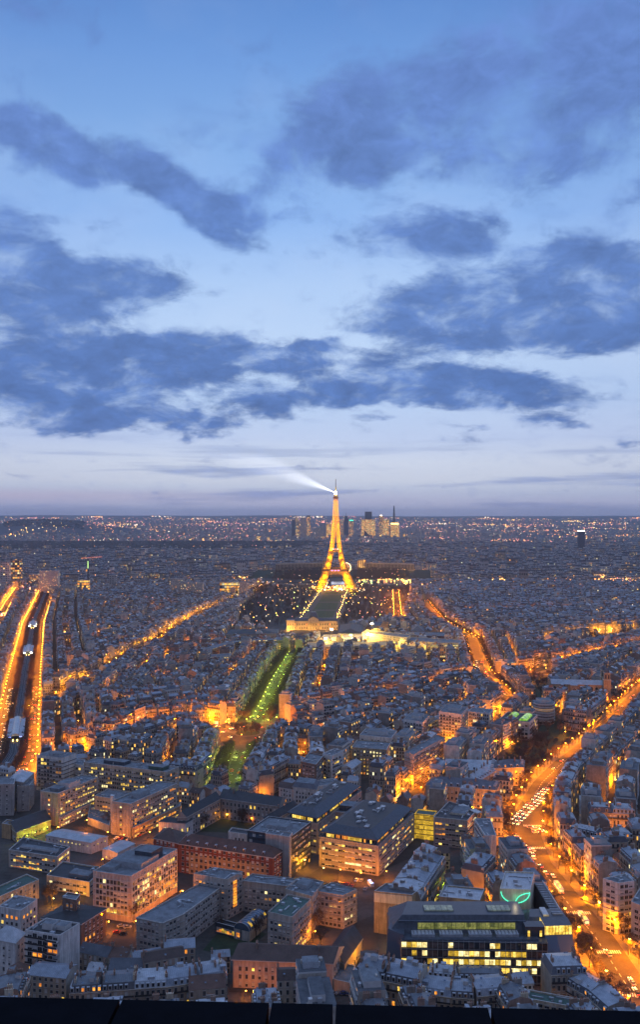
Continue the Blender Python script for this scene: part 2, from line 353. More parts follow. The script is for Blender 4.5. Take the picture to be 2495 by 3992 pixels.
# ------------------------------------------------------------------ meshes and objects
class MB:
    """collects faces; becomes ONE mesh"""
    def __init__(s): s.v = []; s.f = []; s.m = []; s.u = []
    def face(s, pts, m, uv=None):
        i = len(s.v); s.v.extend([tuple(p) for p in pts]); s.f.append(tuple(range(i, i+len(pts)))); s.m.append(m)
        if uv is None:
            p0, p1, p2 = [np.array(pts[k], float) for k in (0, 1, 2)]
            e = p1-p0; L = np.linalg.norm(e) or 1; e /= L; nrm = np.cross(e, p2-p0); q = np.cross(nrm, e); q /= (np.linalg.norm(q) or 1)
            uv = [(float(np.dot(np.array(p)-p0, e)), float(np.dot(np.array(p)-p0, q))) for p in pts]
            lo = min(x for x, _ in uv)-.3; uv = [(x-lo, y) for x, y in uv]
        s.u.extend(uv)
    def wallq(s, a, b, z0, z1, m, u0=0.0, v0=0.0):
        """vertical quad from a to b (outside on the right when walking a->b)"""
        L = hypot(b[0]-a[0], b[1]-a[1])
        s.face([(a[0], a[1], z0), (b[0], b[1], z0), (b[0], b[1], z1), (a[0], a[1], z1)], m, [(u0, v0), (u0+L, v0), (u0+L, v0+z1-z0), (u0, v0+z1-z0)])
    def box(s, c, sz, m, rot=0.0, top=None, bottom=False):
        hx, hy = sz[0]/2, sz[1]/2; cr, sr = cos(rot), sin(rot)
        P = [(c[0]+x*cr-y*sr, c[1]+x*sr+y*cr) for x, y in ((-hx,-hy),(hx,-hy),(hx,hy),(-hx,hy))]
        s.prism(P, c[2], c[2]+sz[2], m, top or m, bottom)
    def prism(s, P, z0, z1, m, top=None, bottom=False, u0=0.0):
        n = len(P)
        for i in range(n): s.wallq(P[i], P[(i+1) % n], z0, z1, m, u0)
        s.face([(p[0], p[1], z1) for p in P], top or m)
        if bottom: s.face([(p[0], p[1], z0) for p in reversed(P)], m)
    def frustum(s, P, z0, Q, z1, m, top=None):
        n = len(P)
        for i in range(n):
            j = (i+1) % n
            s.face([(*P[i][:2], z0), (*P[j][:2], z0), (*Q[j][:2], z1), (*Q[i][:2], z1)], m)
        s.face([(*q[:2], z1) for q in Q], top or m)
    def bar(s, a, b, r, m, sides=4, r2=None):
        a = np.array(a, float); b = np.array(b, float); d = b-a; L = np.linalg.norm(d)
        if L < 1e-6: return
        d /= L; up = np.array((0, 0, 1.0)) if abs(d[2]) < 0.9 else np.array((1.0, 0, 0))
        x = np.cross(d, up); x /= np.linalg.norm(x); y = np.cross(x, d); r2 = r if r2 is None else r2
        ang = [2*pi*(i+.5)/sides for i in range(sides)]
        p = [a+(x*cos(t)+y*sin(t))*r for t in ang]; q = [b+(x*cos(t)+y*sin(t))*r2 for t in ang]
        for i in range(sides):
            j = (i+1) % sides
            s.face([p[i], q[i], q[j], p[j]], m, [(0, 0), (0, 1), (1, 1), (1, 0)])
        s.face([*q], m, [(0, 0)]*sides); s.face([*reversed(p)], m, [(0, 0)]*sides)
    def dome(s, c, r, h, m, n=12, k=4, full=False):
        rings = []
        for i in range(k+1):
            t = pi/2*i/k
            rings.append([(c[0]+r*cos(t)*cos(2*pi*j/n), c[1]+r*cos(t)*sin(2*pi*j/n), c[2]+h*sin(t)) for j in range(n)])
        for i in range(k):
            for j in range(n):
                j2 = (j+1) % n
                s.face([rings[i][j], rings[i][j2], rings[i+1][j2], rings[i+1][j]], m, [(0, 0), (1, 0), (1, 1), (0, 1)])
    def add(s, o, off=(0, 0, 0)):
        i = len(s.v); s.v.extend([(p[0]+off[0], p[1]+off[1], p[2]+off[2]) for p in o.v])
        s.f.extend([tuple(k+i for k in f) for f in o.f]); s.m.extend(o.m); s.u.extend(o.u)
    def arr(s):
        V = np.array(s.v, float).reshape(-1, 3); T = np.array([len(f) for f in s.f], int); L = np.array([k for f in s.f for k in f], int)
        return V, T, L, list(s.m), np.array(s.u, float).reshape(-1, 2)
    def data(s, name, smooth=False): return mesh_from(name, *s.arr(), smooth=smooth)

def mesh_from(name, V, T, L, M, U, smooth=False):
    me = bpy.data.meshes.new(name)
    me.vertices.add(len(V)); me.vertices.foreach_set('co', np.ascontiguousarray(V, np.float32).ravel())
    me.loops.add(len(L)); me.loops.foreach_set('vertex_index', np.ascontiguousarray(L, np.int32))
    me.polygons.add(len(T)); st = np.concatenate(([0], np.cumsum(T)[:-1])) if len(T) else np.zeros(0)
    me.polygons.foreach_set('loop_start', st.astype(np.int32))
    names = sorted(set(M)); ix = {n: i for i, n in enumerate(names)}
    for n in names: me.materials.append(MATS[n])
    me.polygons.foreach_set('material_index', np.array([ix[x] for x in M], np.int32))
    uv = me.uv_layers.new(name='UVMap'); uv.data.foreach_set('uv', np.ascontiguousarray(U, np.float32).ravel())
    me.update(calc_edges=True); me.validate()
    if smooth: me.polygons.foreach_set('use_smooth', np.ones(len(T), bool))
    return me

LABELS = {}
def tag(o, label=None, cat=None, group=None, kind=None):
    if label:
        n = len(label.replace(',', ' ').split())
        if not 4 <= n <= 16: print('LABEL LENGTH', n, label)
        if label in LABELS: print('LABEL TWICE', label)
        LABELS[label] = 1; o['label'] = label
    if cat: o['category'] = cat
    if group: o['group'] = group
    if kind: o['kind'] = kind
    return o
def empty(name, loc=(0, 0, 0), rz=0.0, sc=None):
    o = bpy.data.objects.new(name, None); COL.objects.link(o); o.location = loc; o.rotation_euler = (0, 0, rz)
    if sc: o.scale = sc
    return o
def link(name, me, parent=None, loc=(0, 0, 0), rz=0.0, sc=None):
    o = bpy.data.objects.new(name, me); COL.objects.link(o)
    if parent: o.parent = parent
    o.location = loc
    if rz: o.rotation_euler = (0, 0, rz)
    if sc: o.scale = sc
    return o
def lamp(name, loc, power, col, parent=None, radius=0.3, spot=None):
    key = (name, power, col, radius, spot)
    d = lamp.cache.get(key)
    if d is None:
        d = bpy.data.lights.new(name, 'SPOT' if spot else 'POINT'); d.energy = power; d.color = col; d.shadow_soft_size = radius
        if spot: d.spot_size = radians(spot); d.spot_blend = 0.5
        lamp.cache[key] = d
    o = bpy.data.objects.new(name, d); COL.objects.link(o); o.location = loc
    if parent: o.parent = parent
    return o
lamp.cache = {}
ORD = 'first second third fourth fifth sixth seventh eighth ninth tenth eleventh twelfth thirteenth fourteenth fifteenth sixteenth seventeenth eighteenth nineteenth'.split()
TENS = {2: 'twent', 3: 'thirt', 4: 'fort', 5: 'fift', 6: 'sixt', 7: 'sevent', 8: 'eight', 9: 'ninet'}
def ordn(i):
    i += 1
    if i < 20: return ORD[i-1]
    if i > 99: return 'hundredth' if i == 100 else 'hundred-and-' + ordn(i-101)
    return TENS[i//10] + ('ieth' if i % 10 == 0 else 'y-' + ORD[i % 10-1])
def P(x, y, h=0.0):
    """the point at height h that the photo shows at column x, row y"""
    D = (H-h)*F/(y-HZ); return ((x-CX)/F*D, D)
def px(X, Y, z=0.0): return CX+F*X/Y, HZ+F*(H-z)/Y
def in_frame(X, Y, z=0, m=40):
    if Y < 50: return False
    x, y = px(X, Y, z); return -m < x < 2495+m and y < 3900+m
# ------------------------------------------------------------------ streets (centre lines read off the photo, on the ground)
def gl(*pts): return [P(x, y) for x, y in pts]
STREETS = {  # name: (centre line, half width to the house fronts, half carriageway, lamp colour, lamp spacing, lamp power, rows of houses, words)
 'right_avenue': ([(150, 330), (141, 400)] + gl((2327,3660),(2193,3493),(2091,3363)) + [(140, 592), (153, 640)] + gl((2128,3053),(2202,2979),(2304,2900),(2495,2706),(2690,2560)), 17, 9.5, 'orange', 21, 15000, 16, 'broad orange avenue on the right'),
 'green_avenue': (gl((905,3060),(925,2975),(945,2920)), 21, 6, 'green', 21, 3400, 3, 'green-lit avenue below the roundabout'),
 'green_mall': (gl((992,2822),(1017,2793),(1081,2659),(1146,2548)), 21, 5, 'green', 25, 4200, 8, 'green-lit tree avenue above the roundabout'),
 'metro_boulevard': ([(-258, 700)] + gl((50,2970),(95,2640),(128,2442),(180,2310)), 23, 19, 'orange', 23, 15000, 12, 'boulevard with the raised railway'),
 'centre_boulevard': (gl((1999,2761),(1888,2641),(1841,2502),(1716,2434),(1650,2351)), 17, 10, 'orange', 25, 17000, 14, 'busy boulevard right of the tower'),
 'left_avenue': (gl((120,2790),(208,2752),(324,2678),(393,2650),(463,2594),(602,2530),(657,2488),(792,2409),(1056,2277)), 14, 8, 'yellow', 36, 13000, 12, 'slanting yellow-lit avenue on the left'),
 'west_street': (gl((930,2850),(785,2825),(600,2850),(470,2905),(300,2950),(130,2990)), 9, 5, 'orange', 24, 9000, 6, 'street left of the roundabout'),
 'east_street': (gl((980,2836),(1156,2810),(1216,2795),(1450,2757),(1600,2720),(1850,2660)), 8, 5, 'orange', 34, 5000, 6, 'street right of the roundabout'),
 'school_street': (gl((1590,3135),(1668,3048),(1732,2969),(1800,2905),(1888,2863),(1990,2775)), 8, 5, 'orange', 24, 9000, 6, 'narrow street in the centre right'),
 'church_street': (gl((1888,2650),(2128,2625),(2369,2567),(2560,2530)), 12, 6, 'orange', 26, 9000, 8, 'cross street before the church'),
 'garden_street': (gl((2120,2510),(2286,2483),(2495,2460),(2700,2440)), 11, 6, 'yellow', 32, 9000, 6, 'street along the dark garden'),
 'tower_street': (gl((1559,2440),(1551,2409),(1543,2310)), 12, 7, 'orange', 26, 16000, 8, 'straight street beside the park'),
 'quay_street': (gl((1700,2328),(2100,2322),(2560,2316)), 10, 5, 'orange', 60, 5000, 16, 'far quay street'),
 'far_right_street': (gl((1770,2402),(2160,2392),(2560,2384)), 10, 5, 'orange', 60, 5000, 12, 'far right street'),
 'necker_street': (gl((100,3530),(420,3455),(700,3500),(780,3380)), 0, 0, 'orange', 0, 0, 0, 'hospital lane'),
 'far_left_street': (gl((0,2420),(30,2360),(70,2300)), 12, 6, 'orange', 26, 10000, 6, 'far street at the left edge'),
}
def plen(p): return sum(hypot(b[0]-a[0], b[1]-a[1]) for a, b in zip(p, p[1:]))
def along(p, s):
    for a, b in zip(p, p[1:]):
        L = hypot(b[0]-a[0], b[1]-a[1])
        if s <= L or (a, b) == (p[-2], p[-1]):
            t = s/L; d = ((b[0]-a[0])/L, (b[1]-a[1])/L)
            return (a[0]+(b[0]-a[0])*t, a[1]+(b[1]-a[1])*t), d
        s -= L
def offset_line(p, o):
    """parallel line, o metres to the left of the walking direction"""
    out = []
    for i, q in enumerate(p):
        ds = []
        if i > 0: ds.append((q[0]-p[i-1][0], q[1]-p[i-1][1]))
        if i < len(p)-1: ds.append((p[i+1][0]-q[0], p[i+1][1]-q[1]))
        n = [0, 0]
        for d in ds: L = hypot(*d); n[0] += -d[1]/L; n[1] += d[0]/L
        L = hypot(*n); n = (n[0]/L, n[1]/L)
        c = n[0]*(-ds[0][1]/hypot(*ds[0])) + n[1]*(ds[0][0]/hypot(*ds[0]))
        out.append((q[0]+n[0]*o/max(c, .5), q[1]+n[1]*o/max(c, .5)))
    return out
def resample(p, step):
    L = plen(p); n = max(1, int(L/step)); return [along(p, L*i/n)[0] for i in range(n+1)]
def strip(mb, p, o0, o1, z, m, kerb=None):
    A, B = offset_line(p, o0), offset_line(p, o1)
    for i in range(len(p)-1):
        mb.face([(*A[i], z), (*B[i], z), (*B[i+1], z), (*A[i+1], z)] if o1 < o0 else [(*B[i], z), (*A[i], z), (*A[i+1], z), (*B[i+1], z)], m)
        if kerb:
            mb.wallq(A[i], A[i+1], z-kerb, z, m); mb.wallq(B[i+1], B[i], z-kerb, z, m)

# ---- ground, roads, pavements
g = MB(); g.face([(-32000, -300, 0), (32000, -300, 0), (32000, 60000, 0), (-32000, 60000, 0)], 'ground')
tag(link('ground', g.data('ground')), kind='structure')
ROUND = P(965, 2858)
road = MB(); pave = MB()
zr = 0.05
for i, (nm, (p, hw, hc, *_r)) in enumerate(STREETS.items()):
    if not hc: continue
    z = zr + 0.004*i
    if nm == 'metro_boulevard':
        strip(road, p, -5.5, -hc, z, 'asphalt'); strip(road, p, hc, 5.5, z, 'asphalt')
        strip(pave, p, 5.5, -5.5, z+.14, 'gravel_path', .14)
    else: strip(road, p, hc, -hc, z, 'asphalt')
    for s in (1, -1):
        strip(pave, p, s*(hw+1.5), s*hc, z+.14, 'pavement_stone', .14)
def disc(mb, c, r, z, m, n=40): mb.face([(c[0]+r*cos(2*pi*i/n), c[1]+r*sin(2*pi*i/n), z) for i in range(n)], m)
disc(road, ROUND, 42, zr+.09, 'asphalt')
# crossing where the avenue turns
JX = (137, 596)
road.face([(112, 560, zr+.1), (154, 556, zr+.1), (168, 612, zr+.1), (140, 640, zr+.1), (112, 618, zr+.1)], 'asphalt')
tag(link('road', road.data('road')), kind='structure'); tag(link('pavement', pave.data('pavement')), kind='structure')
isl = MB(); disc(isl, ROUND, 15, .32, 'pavement_stone'); disc(isl, ROUND, 12, .34, 'court_grass')
isl.prism([(ROUND[0]+15*cos(t*pi/20), ROUND[1]+15*sin(t*pi/20)) for t in range(40)], .1, .318, 'pavement_stone')
tag(link('roundabout_island', isl.data('roundabout_island')), kind='structure')
# painted marks of the right avenue
pm = MB(); ra = STREETS['right_avenue'][0]
for s in np.arange(20, 620, 6.0):
    q, d = along(ra, s)
    for o in ((0,) if s < 230 else (-2.7, 2.7)):
        if 215 < s < 320: continue
        c = (q[0]-d[1]*o, q[1]+d[0]*o); e = (c[0]+d[0]*3, c[1]+d[1]*3); n = (-d[1]*.11, d[0]*.11)
        pm.face([(c[0]-n[0], c[1]-n[1], .17), (e[0]-n[0], e[1]-n[1], .17), (e[0]+n[0], e[1]+n[1], .17), (c[0]+n[0], c[1]+n[1], .17)], 'road_paint')
def zebra(c, ang, width, depth):
    ca, sa = cos(ang), sin(ang)
    for i in range(int(width/1.1)):
        x = -width/2+i*1.1
        q = [(c[0]+u*ca-v*sa, c[1]+u*sa+v*ca, .18) for u, v in ((x, -depth/2), (x+.55, -depth/2), (x+.55, depth/2), (x, depth/2))]
        pm.face(q, 'road_paint')
for (x, y, a, wd) in ((2088,3306,-4,17),(1992,3222,0,17),(2085,3220,-2,15),(2010,3297,6,12),(2262,3560,0,14),(2470,3880,-14,14),(2380,3712,0,13),(1650,3050,35,8)):
    zebra(P(x, y), radians(a), wd, 3.2)
tag(link('road_markings', pm.data('road_markings')), kind='structure')

# ------------------------------------------------------------------ house templates (front on -y, origin on the ground in the middle)
class Tpl:
    def __init__(s, w, d, kind): s.w, s.d, s.kind = w, d, kind; s.parts = []; s.wins = []; s.top = 0
    def part(s, name):
        m = MB(); s.parts.append((name, m)); return m
def chimney_mb(x, y, z, lx, ly, h, rr, brick):
    m = MB(); m.box((x, y, z), (lx, ly, h), brick); n = max(2, int(ly/.75))
    m.box((x, y, z+h), (lx+.16, ly+.16, .14), brick)
    for i in range(n):
        if rr.random() < .85: m.box((x, y-ly/2+(i+.5)*ly/n, z+h+.14), (.28, .28, rr.uniform(.4, .95)), 'clay')
    return m
def tpl_mansard(rr, n=None, w=None, d=None, lod=False, geom=False, near=False, hip=False):
    n = n or rr.choice((5, 5, 6, 6)); nb = rr.choice((4, 5, 5, 6, 7)); w = w or nb*2.4; nb = max(2, round(w/2.4)); d = d or rr.uniform(10.5, 13)
    t = Tpl(w, d, 'mansard'); fl = 3.15; z = n*fl+.5; hw, hd = w/2, d/2
    fm = 'stone_plain' if geom else 'stone_facade'
    wl = t.part('wall'); us = 2.4*nb/w
    for a, b, m in (((-hw,-hd),(hw,-hd),fm),((hw,hd),(-hw,hd),fm),((hw,-hd),(hw,hd),fm if hip else 'party_wall'),((-hw,hd),(-hw,-hd),fm if hip else 'party_wall')):
        wl.wallq(a, b, 0, z, m)
    m1 = 1.3; z1 = z+2.9; zr_ = z1+rr.uniform(.9, 1.9)
    pr = [(-hd, z), (-hd+m1, z1), (0, zr_), (hd-m1, z1), (hd, z)]
    for s in (() if hip else (1, -1)): # gables rise as party walls, a little above the roof
        pts = [(s*hw, y, zz_+(.0 if zz_ == z else .25)) for y, zz_ in pr]
        wl.face(pts if s > 0 else pts[::-1], 'party_wall')
    if not lod:
        wl.box((0, -hd-.1, z-.25), (w, .5, .35), 'stone_plain'); wl.box((0, hd+.1, z-.25), (w, .5, .35), 'stone_plain')
        for k in sorted({2, n-1}):
            for sy in (-1, 1):
                if sy > 0 and not near: continue
                wl.box((0, sy*(hd+.35), k*fl+.3), (w-.3, .7, .14), 'stone_plain'); wl.box((0, sy*(hd+.66), k*fl+.44), (w-.3, .06, .85), 'iron')
    rf = t.part('roof'); g = rr.choice(('slate_roof', 'zinc_roof', 'slate_roof')); e = hw-.02
    i1 = m1 if hip else 0; i2 = min(hw*.8, m1+3) if hip else 0
    rf.face([(-e,-hd,z),(e,-hd,z),(e-i1,-hd+m1,z1),(-e+i1,-hd+m1,z1)], g)
    rf.face([(e,hd,z),(-e,hd,z),(-e+i1,hd-m1,z1),(e-i1,hd-m1,z1)], g)
    rf.face([(-e+i1,-hd+m1,z1),(e-i1,-hd+m1,z1),(e-i2,0,zr_),(-e+i2,0,zr_)], 'zinc_roof')
    rf.face([(-e+i2,0,zr_),(e-i2,0,zr_),(e-i1,hd-m1,z1),(-e+i1,hd-m1,z1)], 'zinc_roof')
    if hip:
        for s in (1, -1):
            q = [(s*e,-hd,z),(s*e,hd,z),(s*(e-i1),hd-m1,z1),(s*(e-i1),-hd+m1,z1)]; rf.face(q if s > 0 else q[::-1], g)
            q = [(s*(e-i1),-hd+m1,z1),(s*(e-i1),hd-m1,z1),(s*(e-i2),0,zr_)]; rf.face(q if s > 0 else q[::-1], 'zinc_roof')
    if lod:
        if rr.random() < .8:
            for s in (-1, 1): rf.box((s*(hw-.35-i1*1.3), rr.uniform(-2, 2), zr_-1.2), (.7, rr.uniform(3, 6), rr.uniform(2.2, 3.4)), rr.choice(('party_wall','brick_stack','white_trim')))
        rf.box((rr.uniform(-2, 2), rr.uniform(-3, 3), z1), (rr.uniform(1.5, 4), rr.uniform(1.5, 3), rr.uniform(1.2, 2.8)), rr.choice(('zinc_roof', 'white_trim', 'flat_roof')))
        t.top = zr_+1.5; return t
    bw = w/nb
    for sy in (-1, 1):
        for i in range(nb):
            if rr.random() < .12: continue
            x = -hw+(i+.5)*bw; dm = t.part('dormer')
            y0, y1 = sy*(hd-.15), sy*(hd-1.7); dm.box((x, (y0+y1)/2, z+.35), (1.35, abs(y1-y0), 1.95), 'zinc_roof', top='zinc_roof')
            yy = y0+sy*.03; q = [(x-.5*sy*-1, yy, z+.55), (x+.5*sy*-1, yy, z+.55), (x+.5*sy*-1, yy, z+2.05), (x-.5*sy*-1, yy, z+2.05)]
            q2 = [(x+(p_[0]-x)*1.3, yy-sy*.015, p_[2]+(.12 if p_[2] > z+1 else -.1)) for p_ in q]
            if sy > 0: q = q[::1]
            dm.face(q2, 'white_trim'); dm.face(q, 'lit_window_orange' if rr.random() < .07 else 'dark_glass')
    for s in (-1, 1):
        for yy in rr.choice(((-d*.22, d*.24), (-d*.15,), (d*.18, -d*.28), (0.4,))):
            ly = rr.uniform(1.8, 3.8); ch = chimney_mb(s*(hw-.4-i1*1.3), yy, z1-.8, .72, ly, rr.uniform(2.4, 3.6), rr, rr.choice(('party_wall', 'brick_stack', 'brick_stack', 'cream_wall')))
            t.parts.append(('chimney', ch))
    if rr.random() < .6:
        yy = rr.uniform(-2, 2); t.parts.append(('chimney', chimney_mb(rr.uniform(-.3, .3)*w, yy, z1, .65, rr.uniform(1.2, 2.4), rr.uniform(2.2, 2.9), rr, 'brick_stack')))
    for _ in range(rr.randint(2, 5)):   # skylights, vents and lift heads
        x, y = rr.uniform(-hw+1.5, hw-1.5), rr.uniform(-hd+2, hd-2)
        zz_ = z1+(zr_-z1)*(1-abs(y)/(hd-m1)); k = rr.random()
        if k < .45: rf.box((x, y, zz_-.3), (.9, 1.2, .42), 'white_trim', top='blue_glass')
        elif k < .75: rf.box((x, y, zz_-.3), (.5, .5, rr.uniform(.8, 1.7)), 'metal_duct')
        else: rf.box((x, y, zz_-.5), (rr.uniform(1.6, 3), rr.uniform(1.6, 2.6), rr.uniform(1.4, 2.3)), rr.choice(('zinc_roof', 'white_trim', 'party_wall')), top='zinc_roof')
    for sy in (-1, 1):
        for i in range(nb):
            for k in range(n): t.wins.append((sy, -hw+(i+.5)*bw, k*fl+.75+(0 if k else .1), 1.1, 1.95 if k else 2.2))
    t.top = zr_+2; return t
def tpl_flat(rr, n=None, w=None, d=None, lod=False, geom=False, near=False, bal=None):
    n = n or rr.choice((6, 7, 8, 9)); w = w or rr.choice((12, 15, 18, 21)); d = d or rr.uniform(11, 14)
    t = Tpl(w, d, 'flat'); fl = 2.9; z = n*fl+.6; hw, hd = w/2, d/2; bal = rr.random() < .55 if bal is None else bal
    wl = t.part('wall'); fm = 'balcony_facade' if bal else 'painted_facade'
    for a, b, m in (((-hw,-hd),(hw,-hd),fm),((hw,hd),(-hw,hd),fm),((hw,-hd),(hw,hd),'party_wall'),((-hw,hd),(-hw,-hd),'party_wall')):
        wl.wallq(a, b, 0, z, m)
    wl.box((0, 0, z), (w, d, .7), 'white_trim' if rr.random() < .5 else 'party_wall', top='flat_roof')
    if bal and not lod:
        for sy in (-1, 1):
            for k in range(1, n):
                b_ = t.part('balcony'); b_.box((0, sy*(hd+.6), k*fl+.1), (w*.86, 1.2, .18), 'white_trim'); b_.box((0, sy*(hd+1.15), k*fl+.28), (w*.86, .08, .8), rr.choice(('white_trim', 'iron')))
    rf = t.part('roof'); e = .6
    rf.prism([(-hw+e,-hd+e),(hw-e,-hd+e),(hw-e,hd-e),(-hw+e,hd-e)], z+.7, z+.76, 'flat_roof')
    ph = t.part('penthouse'); pw = w*rr.uniform(.45, .8); pd = d*rr.uniform(.4, .65); ph.box((rr.uniform(-1, 1), rr.uniform(-1, 1), z+.7), (pw, pd, 2.7), rr.choice(('white_trim', 'party_wall', 'zinc_roof')), top='flat_roof')
    if not lod:
        for _ in range(rr.randint(3, 7)):
            rf.box((rr.uniform(-hw+1, hw-1), rr.uniform(-hd+1, hd-1), z+.7), (rr.uniform(.5, 2), rr.uniform(.5, 2), rr.uniform(.7, 3.4)), rr.choice(('metal_duct', 'white_trim', 'party_wall', 'brick_stack')))
        for sy in (-1, 1):
            for i in range(int(w/3)):
                for k in range(n): t.wins.append((sy, -hw+(i+.5)*w/int(w/3), k*fl+.8, 1.7, 1.6))
    t.top = z+3.5; return t
def tpl_low(rr, n=None, w=None, d=None, lod=False, geom=False, near=False):
    n = n or rr.choice((3, 3, 4, 5)); w = w or rr.uniform(8, 14); d = d or rr.uniform(7.5, 10)
    t = Tpl(w, d, 'low'); fl = 3.0; z = n*fl+.2; hw, hd = w/2, d/2
    wl = t.part('wall'); fm = 'stone_plain' if geom else rr.choice(('painted_facade', 'stone_facade'))
    for a, b, m in (((-hw,-hd),(hw,-hd),fm),((hw,hd),(-hw,hd),fm),((hw,-hd),(hw,hd),'party_wall'),((-hw,hd),(-hw,-hd),'party_wall')):
        wl.wallq(a, b, 0, z, m)
    zr_ = z+rr.uniform(1.6, 3.2); g = rr.choice(('zinc_roof', 'zinc_roof', 'tile_roof', 'slate_roof')); yo = rr.uniform(-1.5, 1.5)
    for s in (1, -1):
        pts = [(s*hw, -hd, z), (s*hw, yo, zr_), (s*hw, hd, z)]
        wl.face(pts if s > 0 else pts[::-1], 'party_wall')
    rf = t.part('roof'); e = hw+.15
    rf.face([(-e,-hd-.2,z-.05),(e,-hd-.2,z-.05),(e,yo,zr_+.05),(-e,yo,zr_+.05)], g); rf.face([(e,hd+.2,z-.05),(-e,hd+.2,z-.05),(-e,yo,zr_+.05),(e,yo,zr_+.05)], g)
    for s in ((-1, 1) if rr.random() < .5 else (rr.choice((-1, 1)),)):
        ch = chimney_mb(s*(hw-.4), yo+rr.uniform(-1, 1), z+.4, .7, rr.uniform(1.2, 2.4), zr_-z+rr.uniform(.6, 1.6), rr, 'brick_stack')
        if lod: rf.add(ch)
        else: t.parts.append(('chimney', ch))
    if not lod:
        for _ in range(rr.randint(1, 3)):
            x, y = rr.uniform(-hw+1, hw-1), rr.uniform(-hd+1.2, -1)*rr.choice((1, -1)); zz_ = zr_-(zr_-z)*abs(y-yo)/(hd+abs(yo)); rf.box((x, y, zz_-.2), (.8, 1.0, .35), 'white_trim', top='blue_glass')
        for sy in (-1, 1):
            nb = max(2, int(w/2.6))
            for i in range(nb):
                for k in range(n): t.wins.append((sy, -hw+(i+.5)*w/nb, k*fl+.8, 1.05, 1.7))
    t.top = zr_+1; return t
def inst(V, T, L, M, U, sx, sy, sz, rz, loc, k):
    c, s = cos(rz), sin(rz); x = V[:, 0]*sx; y = V[:, 1]*sy
    return np.stack((loc[0]+x*c-y*s, loc[1]+x*s+y*c, loc[2]+V[:, 2]*sz), 1), T, L, M, U+np.array((200.0*k, 0))
class Cat:
    """many pieces joined into the one mesh of an uncountable mass"""
    def __init__(s): s.V, s.T, s.L, s.M, s.U, s.n = [], [], [], [], [], 0
    def add(s, V, T, L, M, U):
        s.V.append(V); s.T.append(T); s.L.append(L+s.n); s.M += M; s.U.append(U); s.n += len(V)
    def data(s, name): return mesh_from(name, np.concatenate(s.V), np.concatenate(s.T), np.concatenate(s.L), s.M, np.concatenate(s.U))
def whole(t):
    m = MB()
    for _, p in t.parts: m.add(p)
    return m.arr()
tr = random.Random(5)
TPL = {'mansard': [tpl_mansard(tr) for _ in range(16)], 'flat': [tpl_flat(tr) for _ in range(9)], 'low': [tpl_low(tr) for _ in range(8)], 'corner': [tpl_mansard(tr, hip=True) for _ in range(8)]}
TLOD = {'mansard': [whole(tpl_mansard(tr, lod=True)) for _ in range(12)], 'flat': [whole(tpl_flat(tr, lod=True)) for _ in range(8)], 'low': [whole(tpl_low(tr, lod=True)) for _ in range(8)], 'corner': [whole(tpl_mansard(tr, lod=True, hip=True)) for _ in range(6)]}
for ts in TPL.values():
    for t in ts: t.whole = whole(t)
# ------------------------------------------------------------------ buildings read off the photo one by one
RES = 2.0; GX0, GY0, GW, GH = -1150.0, 330.0, 1150, 1230
OCC = np.zeros((GH, GW), np.uint8)
def gi(X, Y): return np.clip(((np.asarray(X)-GX0)/RES).astype(int), 0, GW-1), np.clip(((np.asarray(Y)-GY0)/RES).astype(int), 0, GH-1)
def mark_poly(Pp, val=1, grow=0.0):
    Pp = np.array(Pp, float); c = Pp.mean(0)
    if grow:
        d = Pp-c; L = np.hypot(d[:, 0], d[:, 1])[:, None]; Pp = c+d*(1+grow/np.maximum(L, 1))
    (i0, j0), (i1, j1) = [tuple(int(a) for a in gi(*q)) for q in (Pp.min(0), Pp.max(0))]
    X = GX0+(np.arange(i0, i1+1)+.5)*RES; Y = GY0+(np.arange(j0, j1+1)+.5)*RES
    XX, YY = np.meshgrid(X, Y); ins = np.zeros(XX.shape, bool); n = len(Pp)
    for i in range(n):
        (x1, y1), (x2, y2) = Pp[i], Pp[(i+1) % n]
        if y1 == y2: continue
        cnd = (y1 > YY) != (y2 > YY); ins ^= cnd & (XX < (x2-x1)*(YY-y1)/(y2-y1)+x1)
    OCC[j0:j1+1, i0:i1+1] |= ins.astype(np.uint8)*val
def mark_line(p, hw):
    for a, b in zip(p, p[1:]):
        L = hypot(b[0]-a[0], b[1]-a[1]) or 1; d = ((b[0]-a[0])/L, (b[1]-a[1])/L); n = (-d[1]*hw, d[0]*hw); e = (d[0]*hw*.4, d[1]*hw*.4)
        mark_poly([(a[0]-e[0]+n[0], a[1]-e[1]+n[1]), (b[0]+e[0]+n[0], b[1]+e[1]+n[1]), (b[0]+e[0]-n[0], b[1]+e[1]-n[1]), (a[0]-e[0]-n[0], a[1]-e[1]-n[1])])
def ccw(Pp):
    a = sum(p[0]*q[1]-q[0]*p[1] for p, q in zip(Pp, Pp[1:]+Pp[:1])); return Pp if a > 0 else Pp[::-1]
def inset(Pp, m):
    n = len(Pp); out = []
    for i in range(n):
        a, b, c = Pp[i-1], Pp[i], Pp[(i+1) % n]
        d1 = np.array((b[0]-a[0], b[1]-a[1])); d1 /= np.linalg.norm(d1); d2 = np.array((c[0]-b[0], c[1]-b[1])); d2 /= np.linalg.norm(d2)
        n1 = np.array((-d1[1], d1[0])); n2 = np.array((-d2[1], d2[0])); bis = n1+n2; bis /= np.linalg.norm(bis)
        k = m/max(.35, float(np.dot(bis, n1))); out.append((b[0]+bis[0]*k, b[1]+bis[1]*k))
    return out
WM = {}
